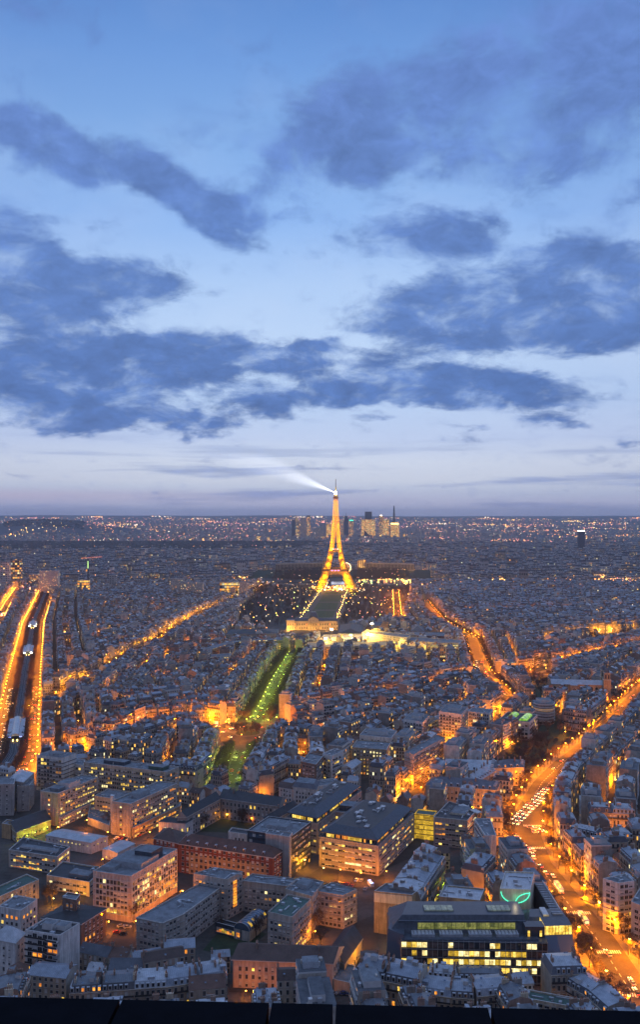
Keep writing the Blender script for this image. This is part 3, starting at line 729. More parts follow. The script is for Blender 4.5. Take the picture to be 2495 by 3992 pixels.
def window_mesh(w, h, glass, frame='window_frame', muls=1, blind=0):
    key = (round(w, 2), round(h, 2), glass, frame, muls, blind)
    if key not in WM:
        m = MB(); f = .09
        m.box((0, -.02, 0), (w+f*2, .10, h+f), frame)
        m.box((0, -.05, f), (w, .10, h-f), glass)
        m.box((0, -.12, -.12), (w+.3, .28, .1), frame); m.box((0, -.12, h+f), (w+.3, .26, .12), frame)
        if blind: m.box((0, -.06, f+(h-f)*(1-blind)), (w, .11, (h-f)*blind), 'white_trim' if 'lit' not in glass else 'cream_render')
        for i in range(1, muls+1): m.box((-w/2+w*i/(muls+1), -.08, f), (.06, .10, h-f), frame)
        WM[key] = m.data('window')
    return WM[key]
def facing(a, b):
    """does the wall a->b (outside on the right) look towards the viewer?"""
    n = (b[1]-a[1], a[0]-b[0]); c = ((a[0]+b[0])/2, (a[1]+b[1])/2); return -(n[0]*c[0]+n[1]*c[1]) > 0
def put_windows(root, spots, name='window'):
    """spots: (x, y, z, angle, mesh) in the thing's own space; the 100 largest stay single parts, the rest is one mass"""
    r0 = root.location; dist = lambda s_: (s_[0]+r0[0])**2+(s_[1]+r0[1])**2
    spots = sorted(spots, key=dist); objs = []
    for x, y, z, a, me in spots[:100]: link(name, me, root, (x, y, z), a)
    if spots[100:]:
        cache = {}; cat = Cat()
        for x, y, z, a, me in spots[100:]:
            if me.name not in cache:
                V = np.zeros(len(me.vertices)*3); me.vertices.foreach_get('co', V); T = np.zeros(len(me.polygons), int); me.polygons.foreach_get('loop_total', T)
                L = np.zeros(len(me.loops), int); me.loops.foreach_get('vertex_index', L); mi = np.zeros(len(T), int); me.polygons.foreach_get('material_index', mi)
                cache[me.name] = (V.reshape(-1, 3), T, L, [me.materials[i].name for i in mi], np.zeros((len(L), 2)))
            cat.add(*inst(*cache[me.name], 1, 1, 1, a, (x, y, z), 0))
        o = link(name, cat.data('windows'), root); o['kind'] = 'stuff'
def facade_spots(a, b, z0, z1, bay, fl, ww, wh, lit, rr, sill=.9, glass=('lit_window_yellow', 'lit_window_orange'), skip=None, margin=.8, muls=1, dark='dark_glass', frame='window_frame', proud=0.0):
    L = hypot(b[0]-a[0], b[1]-a[1]); n = int((L-2*margin)/bay); d = ((b[0]-a[0])/L, (b[1]-a[1])/L); ang = atan2(d[1], d[0]); out = []
    if n < 1: return out
    m0 = (L-n*bay)/2; k = 0; nf = int((z1-z0)/fl+.25)
    for f in range(nf):
        z = z0+f*fl+sill
        if z+wh > z1-.15: break
        i = 0; run = 0; on = None
        for i in range(n):
            if run <= 0:
                p_ = lit(f, i/n) if callable(lit) else lit; on = rr.choice(glass) if rr.random() < p_ else None; run = rr.choice((1, 1, 2, 3)) if on else 1
            run -= 1
            if skip and skip(f, i, n): continue
            s_ = m0+(i+.5)*bay; out.append((a[0]+d[0]*s_+d[1]*proud, a[1]+d[1]*s_-d[0]*proud, z, ang, window_mesh(ww, wh, on or dark, frame, muls, rr.choice((0, 0, 0, .3, .55, .8)) if muls else 0)))
    return out
BLD = []
def block(name, label, cat, corners, h, wall='concrete_wall', roof='flat', z0=0.0, bay=2.6, fl=3.2, win=(1.5, 1.6), lit=.2, sill=.9, roofm='flat_roof', clutter=6, ph=None, rh=4.0, ins=4.0, edges=None, glass=('lit_window_yellow', 'lit_window_orange', 'lit_window_yellow', 'lit_window_dim', 'lit_window_white'), muls=1, base=0.0, seed=0, ground=True, world=None, group=None, skip=None, trim='white_trim', bands=None, dark='dark_glass', back='office_facade', frame='window_frame', over=.5, dorm=0, chim=0, grid=None):
    rr = random.Random(len(BLD)*7+seed+3)
    W_ = list(world) if world else [P(x, y, h) for x, y in corners]
    if len(W_) == 3: W_.append((W_[0][0]+W_[2][0]-W_[1][0], W_[0][1]+W_[2][1]-W_[1][1]))
    W_ = ccw(W_)
    if ground: mark_poly(W_, 1, 3.0)
    cx0 = sum(p[0] for p in W_)/len(W_); cy0 = sum(p[1] for p in W_)/len(W_)
    root = empty(name, (cx0, cy0, z0)); tag(root, label, cat, group)
    Q = [(p[0]-cx0, p[1]-cy0) for p in W_]; n = len(Q); hh = h-z0
    k = rr.randint(0, 190)
    wl = MB(); spots = []
    for i in range(n):
        a, b = Q[i], Q[(i+1) % n]; f = facing(W_[i], W_[(i+1) % n])
        wl.wallq(a, b, 0, hh, wall if f else back, 200.0*k)
        use = f if edges is None else (i in edges)
        if use and lit is not None:
            spots += facade_spots(a, b, base, hh, bay, fl, win[0], win[1], lit, rr, sill, glass, skip and (lambda F_, I, N_, i=i: skip(i, F_, I, N_)), muls=muls, dark=dark, frame=frame)
    rf = MB()
    if roof == 'flat':
        I = inset(Q, .35)
        for i in range(n):
            j = (i+1) % n; wl.wallq(Q[i], Q[j], hh, hh+.8, wall); wl.wallq(I[j], I[i], hh, hh+.8, wall)
            wl.face([(*Q[i], hh+.8), (*Q[j], hh+.8), (*I[j], hh+.8), (*I[i], hh+.8)], trim)
        rf.face([(*p, hh+.05) for p in I], roofm)
    else:
        E = inset(Q, -over); top = inset(Q, ins)
        for i in range(n): rf.wallq(E[i], E[(i+1) % n], hh-.1, hh+.3, trim)
        rf.face([(*p, hh-.1) for p in reversed(E)], trim)
        if roof == 'hip' and n == 4:
            L1, L2 = hypot(Q[1][0]-Q[0][0], Q[1][1]-Q[0][1]), hypot(Q[2][0]-Q[1][0], Q[2][1]-Q[1][1]); o = 0 if L1 > L2 else 1
            q = E[o:]+E[:o]; s_ = min(L1, L2)/2/max(L1, L2)
            m0 = np.array(((q[3][0]+q[0][0])/2, (q[3][1]+q[0][1])/2)); m1 = np.array(((q[1][0]+q[2][0])/2, (q[1][1]+q[2][1])/2)); r0 = m0+(m1-m0)*s_; r1 = m1+(m0-m1)*s_
            z, y = hh+.3, hh+rh
            rf.face([(*q[0], z), (*q[1], z), (*r1, y), (*r0, y)], roofm); rf.face([(*q[1], z), (*q[2], z), (*r1, y)], roofm)
            rf.face([(*q[2], z), (*q[3], z), (*r0, y), (*r1, y)], roofm); rf.face([(*q[3], z), (*q[0], z), (*r0, y)], roofm)
        elif roof == 'gable' and n == 4:
            L1, L2 = hypot(Q[1][0]-Q[0][0], Q[1][1]-Q[0][1]), hypot(Q[2][0]-Q[1][0], Q[2][1]-Q[1][1]); o = 0 if L1 > L2 else 1
            q = E[o:]+E[:o]; r0 = ((q[3][0]+q[0][0])/2, (q[3][1]+q[0][1])/2); r1 = ((q[1][0]+q[2][0])/2, (q[1][1]+q[2][1])/2); z, y = hh+.3, hh+rh
            rf.face([(*q[0], z), (*q[1], z), (*r1, y), (*r0, y)], roofm); rf.face([(*q[2], z), (*q[3], z), (*r0, y), (*r1, y)], roofm)
            wl.face([(*q[1], z), (*q[2], z), (*r1, y)], wall); wl.face([(*q[3], z), (*q[0], z), (*r0, y)], wall)
        else: rf.frustum(E, hh+.3, top, hh+rh, roofm, 'flat_roof')
    if roof != 'flat' and dorm:
        for i in range(n):
            a, b = Q[i], Q[(i+1) % n]; L = hypot(b[0]-a[0], b[1]-a[1])
            if not facing(W_[i], W_[(i+1) % n]) or L < 9: continue
            d = ((b[0]-a[0])/L, (b[1]-a[1])/L); an = atan2(d[1], d[0])
            for q in range(1, int(L/dorm)):
                s_ = q*L/int(L/dorm); c = (a[0]+d[0]*s_-d[1]*1.7, a[1]+d[1]*s_+d[0]*1.7, hh+.5); dm = MB(); dm.box(c, (1.4, 2.2, 1.9), 'zinc_roof', an); dm.box((c[0]+d[1]*1.12, c[1]-d[0]*1.12, hh+.7), (1.0, .1, 1.4), 'lit_window_orange' if rr.random() < .08 else 'dark_glass', an); link('dormer', dm.data('dormer'), root)
    if roof != 'flat' and chim:
        e0_, e1_ = np.array(Q[1])-np.array(Q[0]), np.array(Q[-1])-np.array(Q[0])
        for q in range(chim):
            p = np.array(Q[0])+e0_*(q+.6)/chim*.95+e1_*rr.uniform(.35, .65) if np.linalg.norm(e0_) > np.linalg.norm(e1_) else np.array(Q[0])+e1_*(q+.6)/chim*.95+e0_*rr.uniform(.35, .65)
            link('chimney', chimney_mb(p[0], p[1], hh+rh*.4, .8, rr.uniform(1.4, 2.6), rh*.6+rr.uniform(.8, 2), rr, rr.choice(('brick_stack', 'party_wall'))).data('chimney'), root)
    if bands:
        bm = MB()
        for zb in bands:
            for i in range(n):
                a, b = Q[i], Q[(i+1) % n]
                if facing(W_[i], W_[(i+1) % n]):
                    L = hypot(b[0]-a[0], b[1]-a[1]); c = ((a[0]+b[0])/2+(b[1]-a[1])/L*.12, (a[1]+b[1])/2-(b[0]-a[0])/L*.12, zb); bm.box(c, (L, .5, .35), trim, atan2(b[1]-a[1], b[0]-a[0]))
        link('cornice', bm.data('cornice'), root)
    if grid:
        gb, gf, gd, gm, gz = grid; m = MB()
        for i in range(n):
            a, b = Q[i], Q[(i+1) % n]; L = hypot(b[0]-a[0], b[1]-a[1])
            if not facing(W_[i], W_[(i+1) % n]) or L < 12: continue
            an = atan2(b[1]-a[1], b[0]-a[0]); d = (cos(an), sin(an)); nb = int((L-1.6)/gb); s0 = (L-nb*gb)/2
            for q in range(nb+1): s_ = s0+q*gb; m.box((a[0]+d[0]*s_+d[1]*gd/2, a[1]+d[1]*s_-d[0]*gd/2, gz), (.28, gd, hh-gz-.4), gm, an)
            for q in range(int((hh-gz)/gf)+1): m.box(((a[0]+b[0])/2+d[1]*gd*.4, (a[1]+b[1])/2-d[0]*gd*.4, min(gz+q*gf, hh-.3)), (L-.5, gd*.8, .26), gm, an)
        link('facade_grid', m.data('facade_grid'), root)
    link('wall', wl.data('wall'), root); link('roof', rf.data('roof'), root)
    e0 = np.array(Q[1])-np.array(Q[0]); ang = atan2(e0[1], e0[0]); e1 = np.array(Q[-1])-np.array(Q[0])
    top = hh+.06 if roof == 'flat' else hh+rh*.9
    if ph:   # penthouses: (u0, u1, v0, v1, height, material)
        for (u0, u1, v0, v1, hp, mm) in ph:
            c = lambda u, v: tuple(np.array(Q[0])+e0*u+e1*v)
            m = MB(); pp = ccw([c(u0, v0), c(u1, v0), c(u1, v1), c(u0, v1)]); m.prism(pp, top, top+hp, mm, 'flat_roof'); link('plant_room', m.data('plant_room'), root)
    if roof == 'flat':
        for _ in range(int(clutter*1.8)):
            u, v = rr.uniform(.08, .92), rr.uniform(.12, .88); p = np.array(Q[0])+e0*u+e1*v if n == 4 else np.array((rr.uniform(-4, 4), rr.uniform(-4, 4)))
            m = MB(); kind = rr.random()
            if kind < .4: m.box((p[0], p[1], top), (rr.uniform(.8, 2.4), rr.uniform(.8, 2), rr.uniform(.7, 1.7)), 'metal_duct', ang)
            elif kind < .65: m.bar((p[0], p[1], top), (p[0], p[1], top+rr.uniform(.9, 2.2)), .3, 'metal_duct', 6)
            else: m.box((p[0], p[1], top), (rr.uniform(3, 9), .5, .55), 'metal_duct', ang+rr.choice((0, pi/2)))
            link('roof_vent', m.data('roof_vent'), root)
    put_windows(root, spots)
    BLD.append(root); root_info[root.name] = (Q, W_, hh, root)
    return root, Q, W_
root_info = {}
def rownd(f0, f1): return lambda f, u: f0 if f < 1 else f1

# --- the hospital slabs and their neighbours, left foreground
block('office_block', 'tall white-gridded office block with glazed front and plant rooms on its flat roof', 'office', [(361,3400),(509,3421),(690,3314)], 24, 'pink_wall', bay=2.15, fl=3.05, win=(1.75, 2.1), sill=.55, lit=.2, base=3.2, grid=(2.15, 3.05, .45, 'white_trim', 3.2), ph=[(.12,.95,.25,.62,3.2,'metal_duct'),(.45,.9,.5,.75,5.5,'slate_panel'),(.1,.4,.1,.3,2,'metal_duct')], clutter=10, roofm='flat_roof')
r, Q, W_ = block('hospital_slab', 'hospital slab with white roof tank and four rows of lit windows, left foreground', 'hospital', [(155,3087),(224.5,3097),(382,3032)], 22, 'concrete_wall', grid=(2.6, 3.1, .3, 'cream_wall', 0), bay=2.6, fl=3.1, win=(1.6, 1.5), lit=lambda f, u: .62 if f in (1, 2, 4) else .25, ph=[(.3,.95,.28,.55,4,'white_trim'),(.3,.8,.1,.25,2.2,'flat_roof')], skip=lambda e, f, i, n: e == 0 and i != n//2)
block('hospital_slab', 'longest hospital slab with beige gridded front across the back of the yard', 'hospital', [(324,2974),(646,3013),(697,2993)], 27, 'concrete_wall', grid=(1.9, 3.2, .3, 'cream_wall', 0), bay=1.9, fl=3.2, win=(1.3, 1.9), sill=.7, lit=.14, ph=[(.2,.45,.3,.8,2.5,'slate_panel'),(.76,.93,.2,.7,2.6,'green_roof')], clutter=10)
block('hospital_slab', 'hospital slab with a tall white flue on its end wall and long lit side', 'hospital', [(433,3127),(507,3138),(690,3057)], 22, 'concrete_wall', grid=(2.4, 3.0, .3, 'cream_wall', 0), bay=2.4, fl=3.0, win=(1.5, 1.5), lit=lambda f, u: .45 if f in (0, 2, 3) else .22, ph=[(.25,.75,.25,.5,3,'metal_duct')], skip=lambda e, f, i, n: e == 0 and i != n//2)
m = MB(); x, y = P(437, 3246, 0); m.box((x, y, 0), (2.2, 2.2, 25), 'white_wall'); m.box((x, y, 25), (2.5, 2.5, .5), 'white_trim')
r = empty('flue', (x, y, 0)); r.location = (0, 0, 0); tag(r, 'tall square white flue against the hospital end wall', 'flue'); link('shaft', m.data('shaft'), r)
block('hospital_wing', 'low three-storey wing joining two hospital slabs behind the yard', 'hospital', [(368,3106),(470,3122),(520,3094)], 14, 'concrete_wall', bay=2.4, fl=3.2, win=(1.7, 1.3), lit=.2, clutter=3)
block('hospital_wing', 'low orange-lit ground floor wing along the hospital yard', 'hospital', [(228,3193),(345,3139),(352,3128)], 6.5, 'concrete_wall', bay=2.4, fl=3.1, win=(1.6, 1.3), lit=.7, clutter=1)
block('yard_shed', 'flat dark shed in the hospital yard between the slabs', 'shed', [(340,3190),(425,3222),(432,3165)], 4.5, 'grey_wall', lit=None, clutter=4)
block('hospital_podium', 'long low podium with a lit orange front beside the hospital slab', 'hospital', [(516,3232),(700,3146),(706,3128)], 7, 'ochre_wall', bay=2.8, fl=3.1, win=(2.1, 1.5), lit=.7, clutter=1, glass=('lit_window_orange','lit_window_yellow'))
r, Q, W_ = block('balcony_block', 'square apartment block wrapped in dark balconies left of the long slab', 'apartment building', [(141,2946),(243,2958),(296,2939)], 27, 'white_wall', bay=2.8, fl=2.9, win=(2.2, 1.9), sill=.4, lit=.07, ph=[(.3,.7,.3,.7,2.2,'metal_duct')], edges=[0], bands=[2.9*i for i in range(1, 9)], trim='iron')
block('terrace_block', 'white terraced flats stepping up beside the long hospital slab', 'apartment building', [(256,2975),(322,2987),(330,2965)], 19, 'white_wall', bay=2.8, fl=2.9, win=(2.2, 1.8), lit=.08, bands=[2.9*i for i in range(1, 6)])
block('old_block', 'grey rendered block with a pale mansard left of the balcony flats', 'apartment building', [(30,3040),(88,3050),(130,3012)], 21, 'grey_wall', roof='hip', roofm='zinc_roof', bay=3.2, win=(1.1, 1.8), lit=.02, rh=3)
block('old_block', 'windowless rounded grey block at the left edge above the dark yard', 'apartment building', [(-30,3062),(52,3060),(60,3030)], 22, 'grey_wall', bay=5, win=(1, 1.6), lit=.03, clutter=2)
block('old_block', 'narrow grey house with blank walls beside the hospital end wall', 'house', [(64,3068),(112,3066),(132,3040)], 18, 'grey_wall', bay=4, win=(1, 1.5), lit=.05, clutter=2)
block('workshop', 'long workshop with dark pitched roof and a green-lit side wall', 'workshop', [(62,3245),(197,3196),(153,3163)], 7, 'tan_wall', roof='gable', roofm='dark_roof', rh=4, bay=3.2, fl=5, win=(1.4, 1.8), lit=.0, sill=1.4)
block('workshop', 'windowless square store at the end of the dark-roofed workshop', 'workshop', [(5,3214),(40,3220),(60,3204)], 9, 'ochre_wall', lit=None, clutter=1)
block('low_hall', 'long low white-walled hall with a row of small lit windows in the yard', 'hall', [(178,3257),(354,3287),(419,3262)], 7, 'white_wall', roof='gable', roofm='zinc_roof', rh=1.4, bay=3, fl=4, win=(.8, .9), sill=4.5, base=0, lit=.5, over=.25)
block('low_hall', 'small white annex with grey sheet roof right of the long white hall', 'hall', [(398,3312),(456,3326),(525,3290)], 5.5, 'white_wall', roof='gable', roofm='zinc_roof', rh=1, bay=2.8, win=(1, 1), lit=.4, over=.25)
block('modern_office', 'low modern office with white pipes on its dark roof and a bright band of windows', 'office', [(32,3317),(222,3345),(271,3305),(88,3268)], 10, 'concrete_wall', bay=1.9, fl=3.2, win=(1.6, 1.5), lit=.55, ph=[(.15,.9,.3,.5,1.2,'white_trim')], clutter=10, roofm='dark_roof')
block('school_wing', 'low school wing washed in yellow light with a dark flat roof', 'school', [(180,3416),(347,3444),(405,3388)], 7.5, 'cream_wall', bay=2.3, fl=3.4, win=(1.9, 1.2), lit=.12, clutter=4, ph=[(.45,.9,.2,.55,2,'flat_roof')], roofm='dark_roof')
block('school_wing', 'long pale school wing with a green-black roof at the left edge', 'school', [(-30,3512),(150,3433),(103,3412)], 10, 'cream_wall', bay=3, fl=3.2, win=(1.1, 1.8), lit=.05, clutter=3, roofm='green_roof')
block('school_wing', 'white flat-roofed school house with orange-lit end at the left edge', 'school', [(-8,3538),(79,3555),(144,3510)], 12, 'white_wall', bay=3, fl=3.3, win=(1.3, 1.7), lit=.45, clutter=4, glass=('lit_window_orange','lit_window_yellow'))
block('brick_school', 'brown brick school building lit orange along its street side', 'school', [(160,3580),(315,3604),(412,3543)], 14, 'brown_wall', roof='hip', roofm='dark_roof', rh=2.2, bay=3, fl=3.4, win=(1.2, 1.9), lit=.15, glass=('lit_window_orange','lit_window_yellow'))
block('stair_tower', 'square brown brick stair tower rising above the brick school', 'tower', [(243,3505),(295,3514),(312,3492)], 21, 'brown_wall', bay=2.4, fl=3.3, win=(1, 1.6), lit=.3, base=10, clutter=1)
r, Q, W_ = block('white_flats', 'white seven-storey flats with dark balcony bands and a blank side wall', 'apartment building', [(97,3631),(231.5,3652),(310,3604)], 23, 'white_wall', bay=2.7, fl=2.95, win=(2.1, 1.8), sill=.35, lit=.08, glass=('lit_window_orange',), edges=[0], ph=[(.3,.6,.3,.62,3,'white_trim'),(.6,.9,.4,.75,2.2,'white_trim')], clutter=6, roofm='dark_roof')
L = hypot(Q[1][0]-Q[0][0], Q[1][1]-Q[0][1]); an = atan2(Q[1][1]-Q[0][1], Q[1][0]-Q[0][0])
for k in range(1, 8):
    for u, wd, pr in ((.33, .62, 1.2), (.8, .34, 2.0)):
        m = MB(); c = (Q[0][0]+(Q[1][0]-Q[0][0])*u+sin(an)*pr/2, Q[0][1]+(Q[1][1]-Q[0][1])*u-cos(an)*pr/2, k*2.95)
        m.box(c, (L*wd, pr, .2), 'white_trim', an); c2 = (c[0]+sin(an)*pr/2, c[1]-cos(an)*pr/2, k*2.95+.2); m.box(c2, (L*wd, .08, .8), 'iron', an); link('balcony', m.data('balcony'), r)
block('hip_house', 'pale house with a blue-grey hipped roof left of the white flats', 'house', [(-32,3660),(58,3678),(97,3640)], 18, 'white_wall', roof='hip', roofm='zinc_roof', rh=5, bay=3.2, fl=3.3, win=(1, 1.8), lit=.02)
# --- the white E-shaped hospital with striped walls
E16 = dict(wall='concrete_wall', bay=2.3, fl=3.3, win=(1.4, 1.5), bands=[3.3*i+3.2 for i in range(0, 5)], clutter=6, trim='grey_wall')
block('striped_hospital', 'left wing of the striped stone hospital, long roof towards the star-bright lamps', 'hospital', [(530,3582),(632,3604),(712,3570),(878,3450),(800,3437)], 16, lit=.04, **E16)
block('striped_hospital', 'middle wing of the striped stone hospital behind the glass barrel vault', 'hospital', [(940,3440),(1120,3462),(1160,3431)], 15.5, lit=.12, **E16)
block('stair_tower', 'striped stone stair tower with one tall golden window strip', 'tower', [(753,3410),(882,3434),(946,3402),(832,3386)], 21, lit=.05, **E16)
block('striped_hospital', 'end wing of the striped stone hospital with dark roof and three lit windows', 'hospital', [(1044,3560),(1139,3581),(1213,3510)], 19, lit=lambda f, u: .1, **{**E16, 'roofm': 'green_roof'})
block('striped_hospital', 'right wing of the striped stone hospital beside the dark lawn', 'hospital', [(1228,3478),(1337,3496),(1392,3471),(1292,3444)], 17, lit=.06, **E16)
block('striped_hospital', 'roof pavilion of the striped hospital with round skylights in rows', 'hospital', [(1112,3470),(1218,3500),(1262,3440),(1170,3424)], 18.5, lit=.05, ph=[(.2,.6,.35,.8,2.4,'metal_duct')], **E16)
x0, y0 = P(942, 3612, 7); x1, y1 = P(1010, 3556, 7)
r = empty('glass_vault', (x0, y0, 0)); tag(r, 'glass barrel vault lit from inside between the hospital wings', 'pavilion'); d = np.array((x1-x0, y1-y0)); L = np.linalg.norm(d); d /= L; nn = np.array((-d[1], d[0])); hw = 4.6
m = MB(); m.prism(ccw([tuple(nn*hw), tuple(-nn*hw), tuple(d*L-nn*hw), tuple(d*L+nn*hw)]), 0, 5.2, 'concrete_wall', 'dark_roof'); link('wall', m.data('wall'), r)
rr = random.Random(4); v = MB(); NS = 9
for i in range(NS):
    for k in range(8):
        t0, t1 = pi*k/8, pi*(k+1)/8; s0, s1 = L*i/NS, L*(i+1)/NS
        pt = lambda s_, t_: (*(d*s_+nn*cos(t_)*hw), 5.2+sin(t_)*3.6)
        v.face([pt(s0, t0), pt(s1, t0), pt(s1, t1), pt(s0, t1)][::-1], 'lit_glazing' if (rr.random() < .28 and k in (1, 2, 5, 6)) else 'blue_glass')
    for k in range(8):
        t0, t1 = pi*k/8, pi*(k+1)/8; s0 = L*i/NS; pt = lambda s_, t_: (*(d*s_+nn*cos(t_)*(hw+.1)), 5.2+sin(t_)*3.7); v.bar(pt(s0, t0), pt(s0, t1), .12, 'white_trim')
v.face([(*(nn*hw), 5.2)]+[(*(nn*cos(pi*k/8)*hw), 5.2+sin(pi*k/8)*3.6) for k in range(1, 8)]+[(*(-nn*hw), 5.2)], 'blue_glass')
link('vault', v.data('vault'), r); mark_poly([(x0-8, y0-8), (x0+8, y0-8), (x1+8, y1+8), (x1-8, y1+8)])
a_, b_ = np.array(P(838, 3600, 4))-(x0, y0), np.array(P(940, 3627, 4))-(x0, y0)
block('glass_corridor', 'low glazed corridor glowing yellow beside the barrel vault', 'corridor', [(838,3600),(940,3627),(955,3612)], 5, 'dark_cladding', bay=1.6, fl=4, win=(1.3, 2.2), sill=1.2, lit=.97, roofm='dark_roof', clutter=0, glass=('lit_glazing', 'lit_window_orange'))
# the golden stair window of the tower
sp = root_info[[b for b in root_info if 'stair_tower' in b][-1]]
Qt = sp[0]; rt = sp[3]; best = sorted([(facing(sp[1][i], sp[1][(i+1) % 4]), hypot(Qt[(i+1) % 4][0]-Qt[i][0], Qt[(i+1) % 4][1]-Qt[i][1]), i) for i in range(4)], reverse=True)
i = [q for q in best if q[0]][-1][2]; a, b = Qt[i], Qt[(i+1) % 4]; an = atan2(b[1]-a[1], b[0]-a[0]); c = ((a[0]+b[0])/2, (a[1]+b[1])/2)
m = MB(); m.box((c[0]+sin(an)*.3, c[1]-cos(an)*.3, 5), (2.6, .3, 14), 'lit_window_orange', an)
for k in range(10): m.box((c[0]+sin(an)*.5, c[1]-cos(an)*.5, 5+k*1.5), (2.8, .12, .16), 'iron', an)
link('stair_window', m.data('stair_window'), rt)
# --- bottom middle
block('ochre_hospital', 'long ochre-lit building with a dark red tiled roof along the bottom', 'hospital', [(908,3741),(1296,3757),(1334,3694)], 13, 'pink_wall', roof='gable', roofm='tile_roof', rh=4, bay=3.0, fl=3.6, win=(1.1, 1.9), lit=.08, over=.7, chim=3)
block('barn', 'long dark-roofed hall with a yellow-lit side wall beside the narrow lane', 'hall', [(1343,3757),(1411,3660),(1345,3625)], 8, 'cream_wall', roof='gable', roofm='dark_roof', rh=4.5, bay=3.5, fl=6, win=(1.2, 2), lit=.0, over=.6)
block('low_annex', 'low yellow lean-to below the blank gable near the bottom edge', 'annex', [(1297,3823),(1365,3838),(1385,3770)], 5, 'cream_wall', lit=None, clutter=0)
# --- glass office with the angular metal roof
r = empty('glass_office', (70, 415, 0)); tag(r, 'glass-fronted office with bright yellow floors and an angular dark metal roof', 'office')
o = np.array((70, 415)); loc = lambda X, Y: (X-70, Y-415)
FB = [loc(37.6, 404.5), loc(104.5, 402), loc(110, 436), loc(33, 432)]
mark_poly([(30, 398), (121, 396), (121, 470), (108, 470), (108, 436), (30, 436)], 1)
body = MB(); body.prism(FB, 0, 20, 'dark_cladding', 'slate_panel'); link('wall', body.data('wall'), r)
rr = random.Random(21); a, b = FB[0], FB[1]; L = hypot(b[0]-a[0], b[1]-a[1]); an = atan2(b[1]-a[1], b[0]-a[0])
spots = []
for f in range(5):
    i = 0
    while i < 28:
        run = rr.choice((1, 2, 3)); u = i/28
        p_ = (.6, .95, .9, .95, .3)[f] if .06 < u < .94 else .4
        if f == 3 and .1 < u < .3: p_ = .5
        if f == 4 and u > .7: p_ = .6
        on = rr.random() < p_
        for q in range(min(run, 28-i)):
            gl_ = rr.choice(('lit_window_white', 'lit_window_yellow', 'lit_window_white', 'lit_glazing')) if on and rr.random() < .85 else ('lit_glazing' if rr.random() < .12 else 'bronze_glass' if rr.random() < .7 else 'dark_glass')
            s_ = (i+q+.5)*L/28; spots.append((a[0]+cos(an)*s_, a[1]+sin(an)*s_, 1.5+f*3.75, an, window_mesh(2.2, 2.5, gl_, 'iron', 2)))
        i += run
put_windows(r, spots)
gr = MB()
for i in range(29): s_ = i*L/28; gr.box((a[0]+cos(an)*s_+sin(an)*.5, a[1]+sin(an)*s_-cos(an)*.5, .5), (.14, .14, 19.8), 'metal_duct', an)
for k in range(6): gr.box((a[0]+cos(an)*L/2+sin(an)*.5, a[1]+sin(an)*L/2-cos(an)*.5, 1.0+k*3.75), (L, .14, .14), 'metal_duct', an)
link('curtain_frame', gr.data('curtain_frame'), r)
tr_ = MB(); tr_.box((0, -10, 20), (62, 3, .5), 'slate_panel'); link('roof_terrace', tr_.data('roof_terrace'), r)
for i, xx in enumerate((-22, -9, 4.5, 17)):
    m = MB(); m.box((xx, -7.4, 20), (10.5, 4.2, 1.9), 'metal_duct')
    for q in range(6):
        for w_ in range(3): m.bar((xx-4.4+q*1.75, -8.7+w_*1.3, 21.9), (xx-4.4+q*1.75, -8.7+w_*1.3, 22.15), .5, 'white_trim', 8); m.bar((xx-4.4+q*1.75, -8.7+w_*1.3, 22.15), (xx-4.4+q*1.75, -8.7+w_*1.3, 22.2), .36, 'iron', 8)
    link('cooling_unit', m.data('cooling_unit'), r)
cl = MB(); cl.box((-1, -2.8, 20), (46, .6, 4.4), 'clerestory')
for q in range(24): cl.box((-24+q*2, -3.15, 20), (.12, .12, 4.5), 'iron')
link('clerestory', cl.data('clerestory'), r)
big = MB(); big.frustum([(-38, -4), (27, -4), (27, 22), (-36, 22)], 20, [(-31, 0.5), (27, .5), (27, 15), (-27, 15)], 26.5, 'slate_panel', 'dark_cladding')
big.prism([(-33, -3.2), (27, -3.2), (27, -2.3), (-33, -2.3)], 24.4, 25.2, 'slate_panel')
link('metal_roof', big.data('metal_roof'), r)
lf = MB(); lf.frustum([(-39.5, -5), (-32, -11), (-29, -2), (-36, 10)], 4, [(-38, -3), (-31, -9.5), (-30, -2), (-35, 8)], 21.5, 'blue_glass', 'slate_panel'); link('side_glazing', lf.data('side_glazing'), r)
for xx, ww in ((-13, 14), (16, 11)):
    m = MB(); m.box((xx, 7, 26.4), (ww, 5.5, .6), 'pale_skylight')
    for q in range(6): m.box((xx-ww/2+q*ww/5, 7, 26.4), (.15, 5.6, .75), 'iron')
    link('skylight', m.data('skylight'), r)
hb = MB(); hb.frustum([(26, -1), (48, -1), (48, 12), (28, 12)], 20, [(30, 2.5), (47.5, 2.5), (47.5, 11), (32, 11)], 24.6, 'slate_panel', 'dark_cladding'); hb.box((30, -5.6, 19.6), (9, 6, 5.4), 'dark_cladding')
link('roof_block', hb.data('roof_block'), r)
for xx in (27, 32.6):
    m = MB(); m.box((xx, -8.7, 20.6), (1.0, .3, 2.6), 'lit_window_yellow'); link('door', m.data('door'), r)
ex = MB(); ex.box((45.6, 29, 0), (4.6, 38, 22), 'dark_cladding', 0, 'flat_roof'); ex.box((47.8, 29, 22), (.4, 38, 1.1), 'white_trim'); link('street_wall', ex.data('street_wall'), r)
pg = MB()
for q in range(12): pg.box((45, 12+q*2.8, 22.0), (4, .5, 1.0), 'metal_duct')
pg.box((38, 6.8, 24.6), (2.6, 8, .9), 'white_trim'); pg.box((44, 6.8, 24.6), (5, .6, .6), 'metal_duct'); pg.box((44, 5, 24.6), (5, .6, .6), 'metal_duct'); link('pergola', pg.data('pergola'), r)
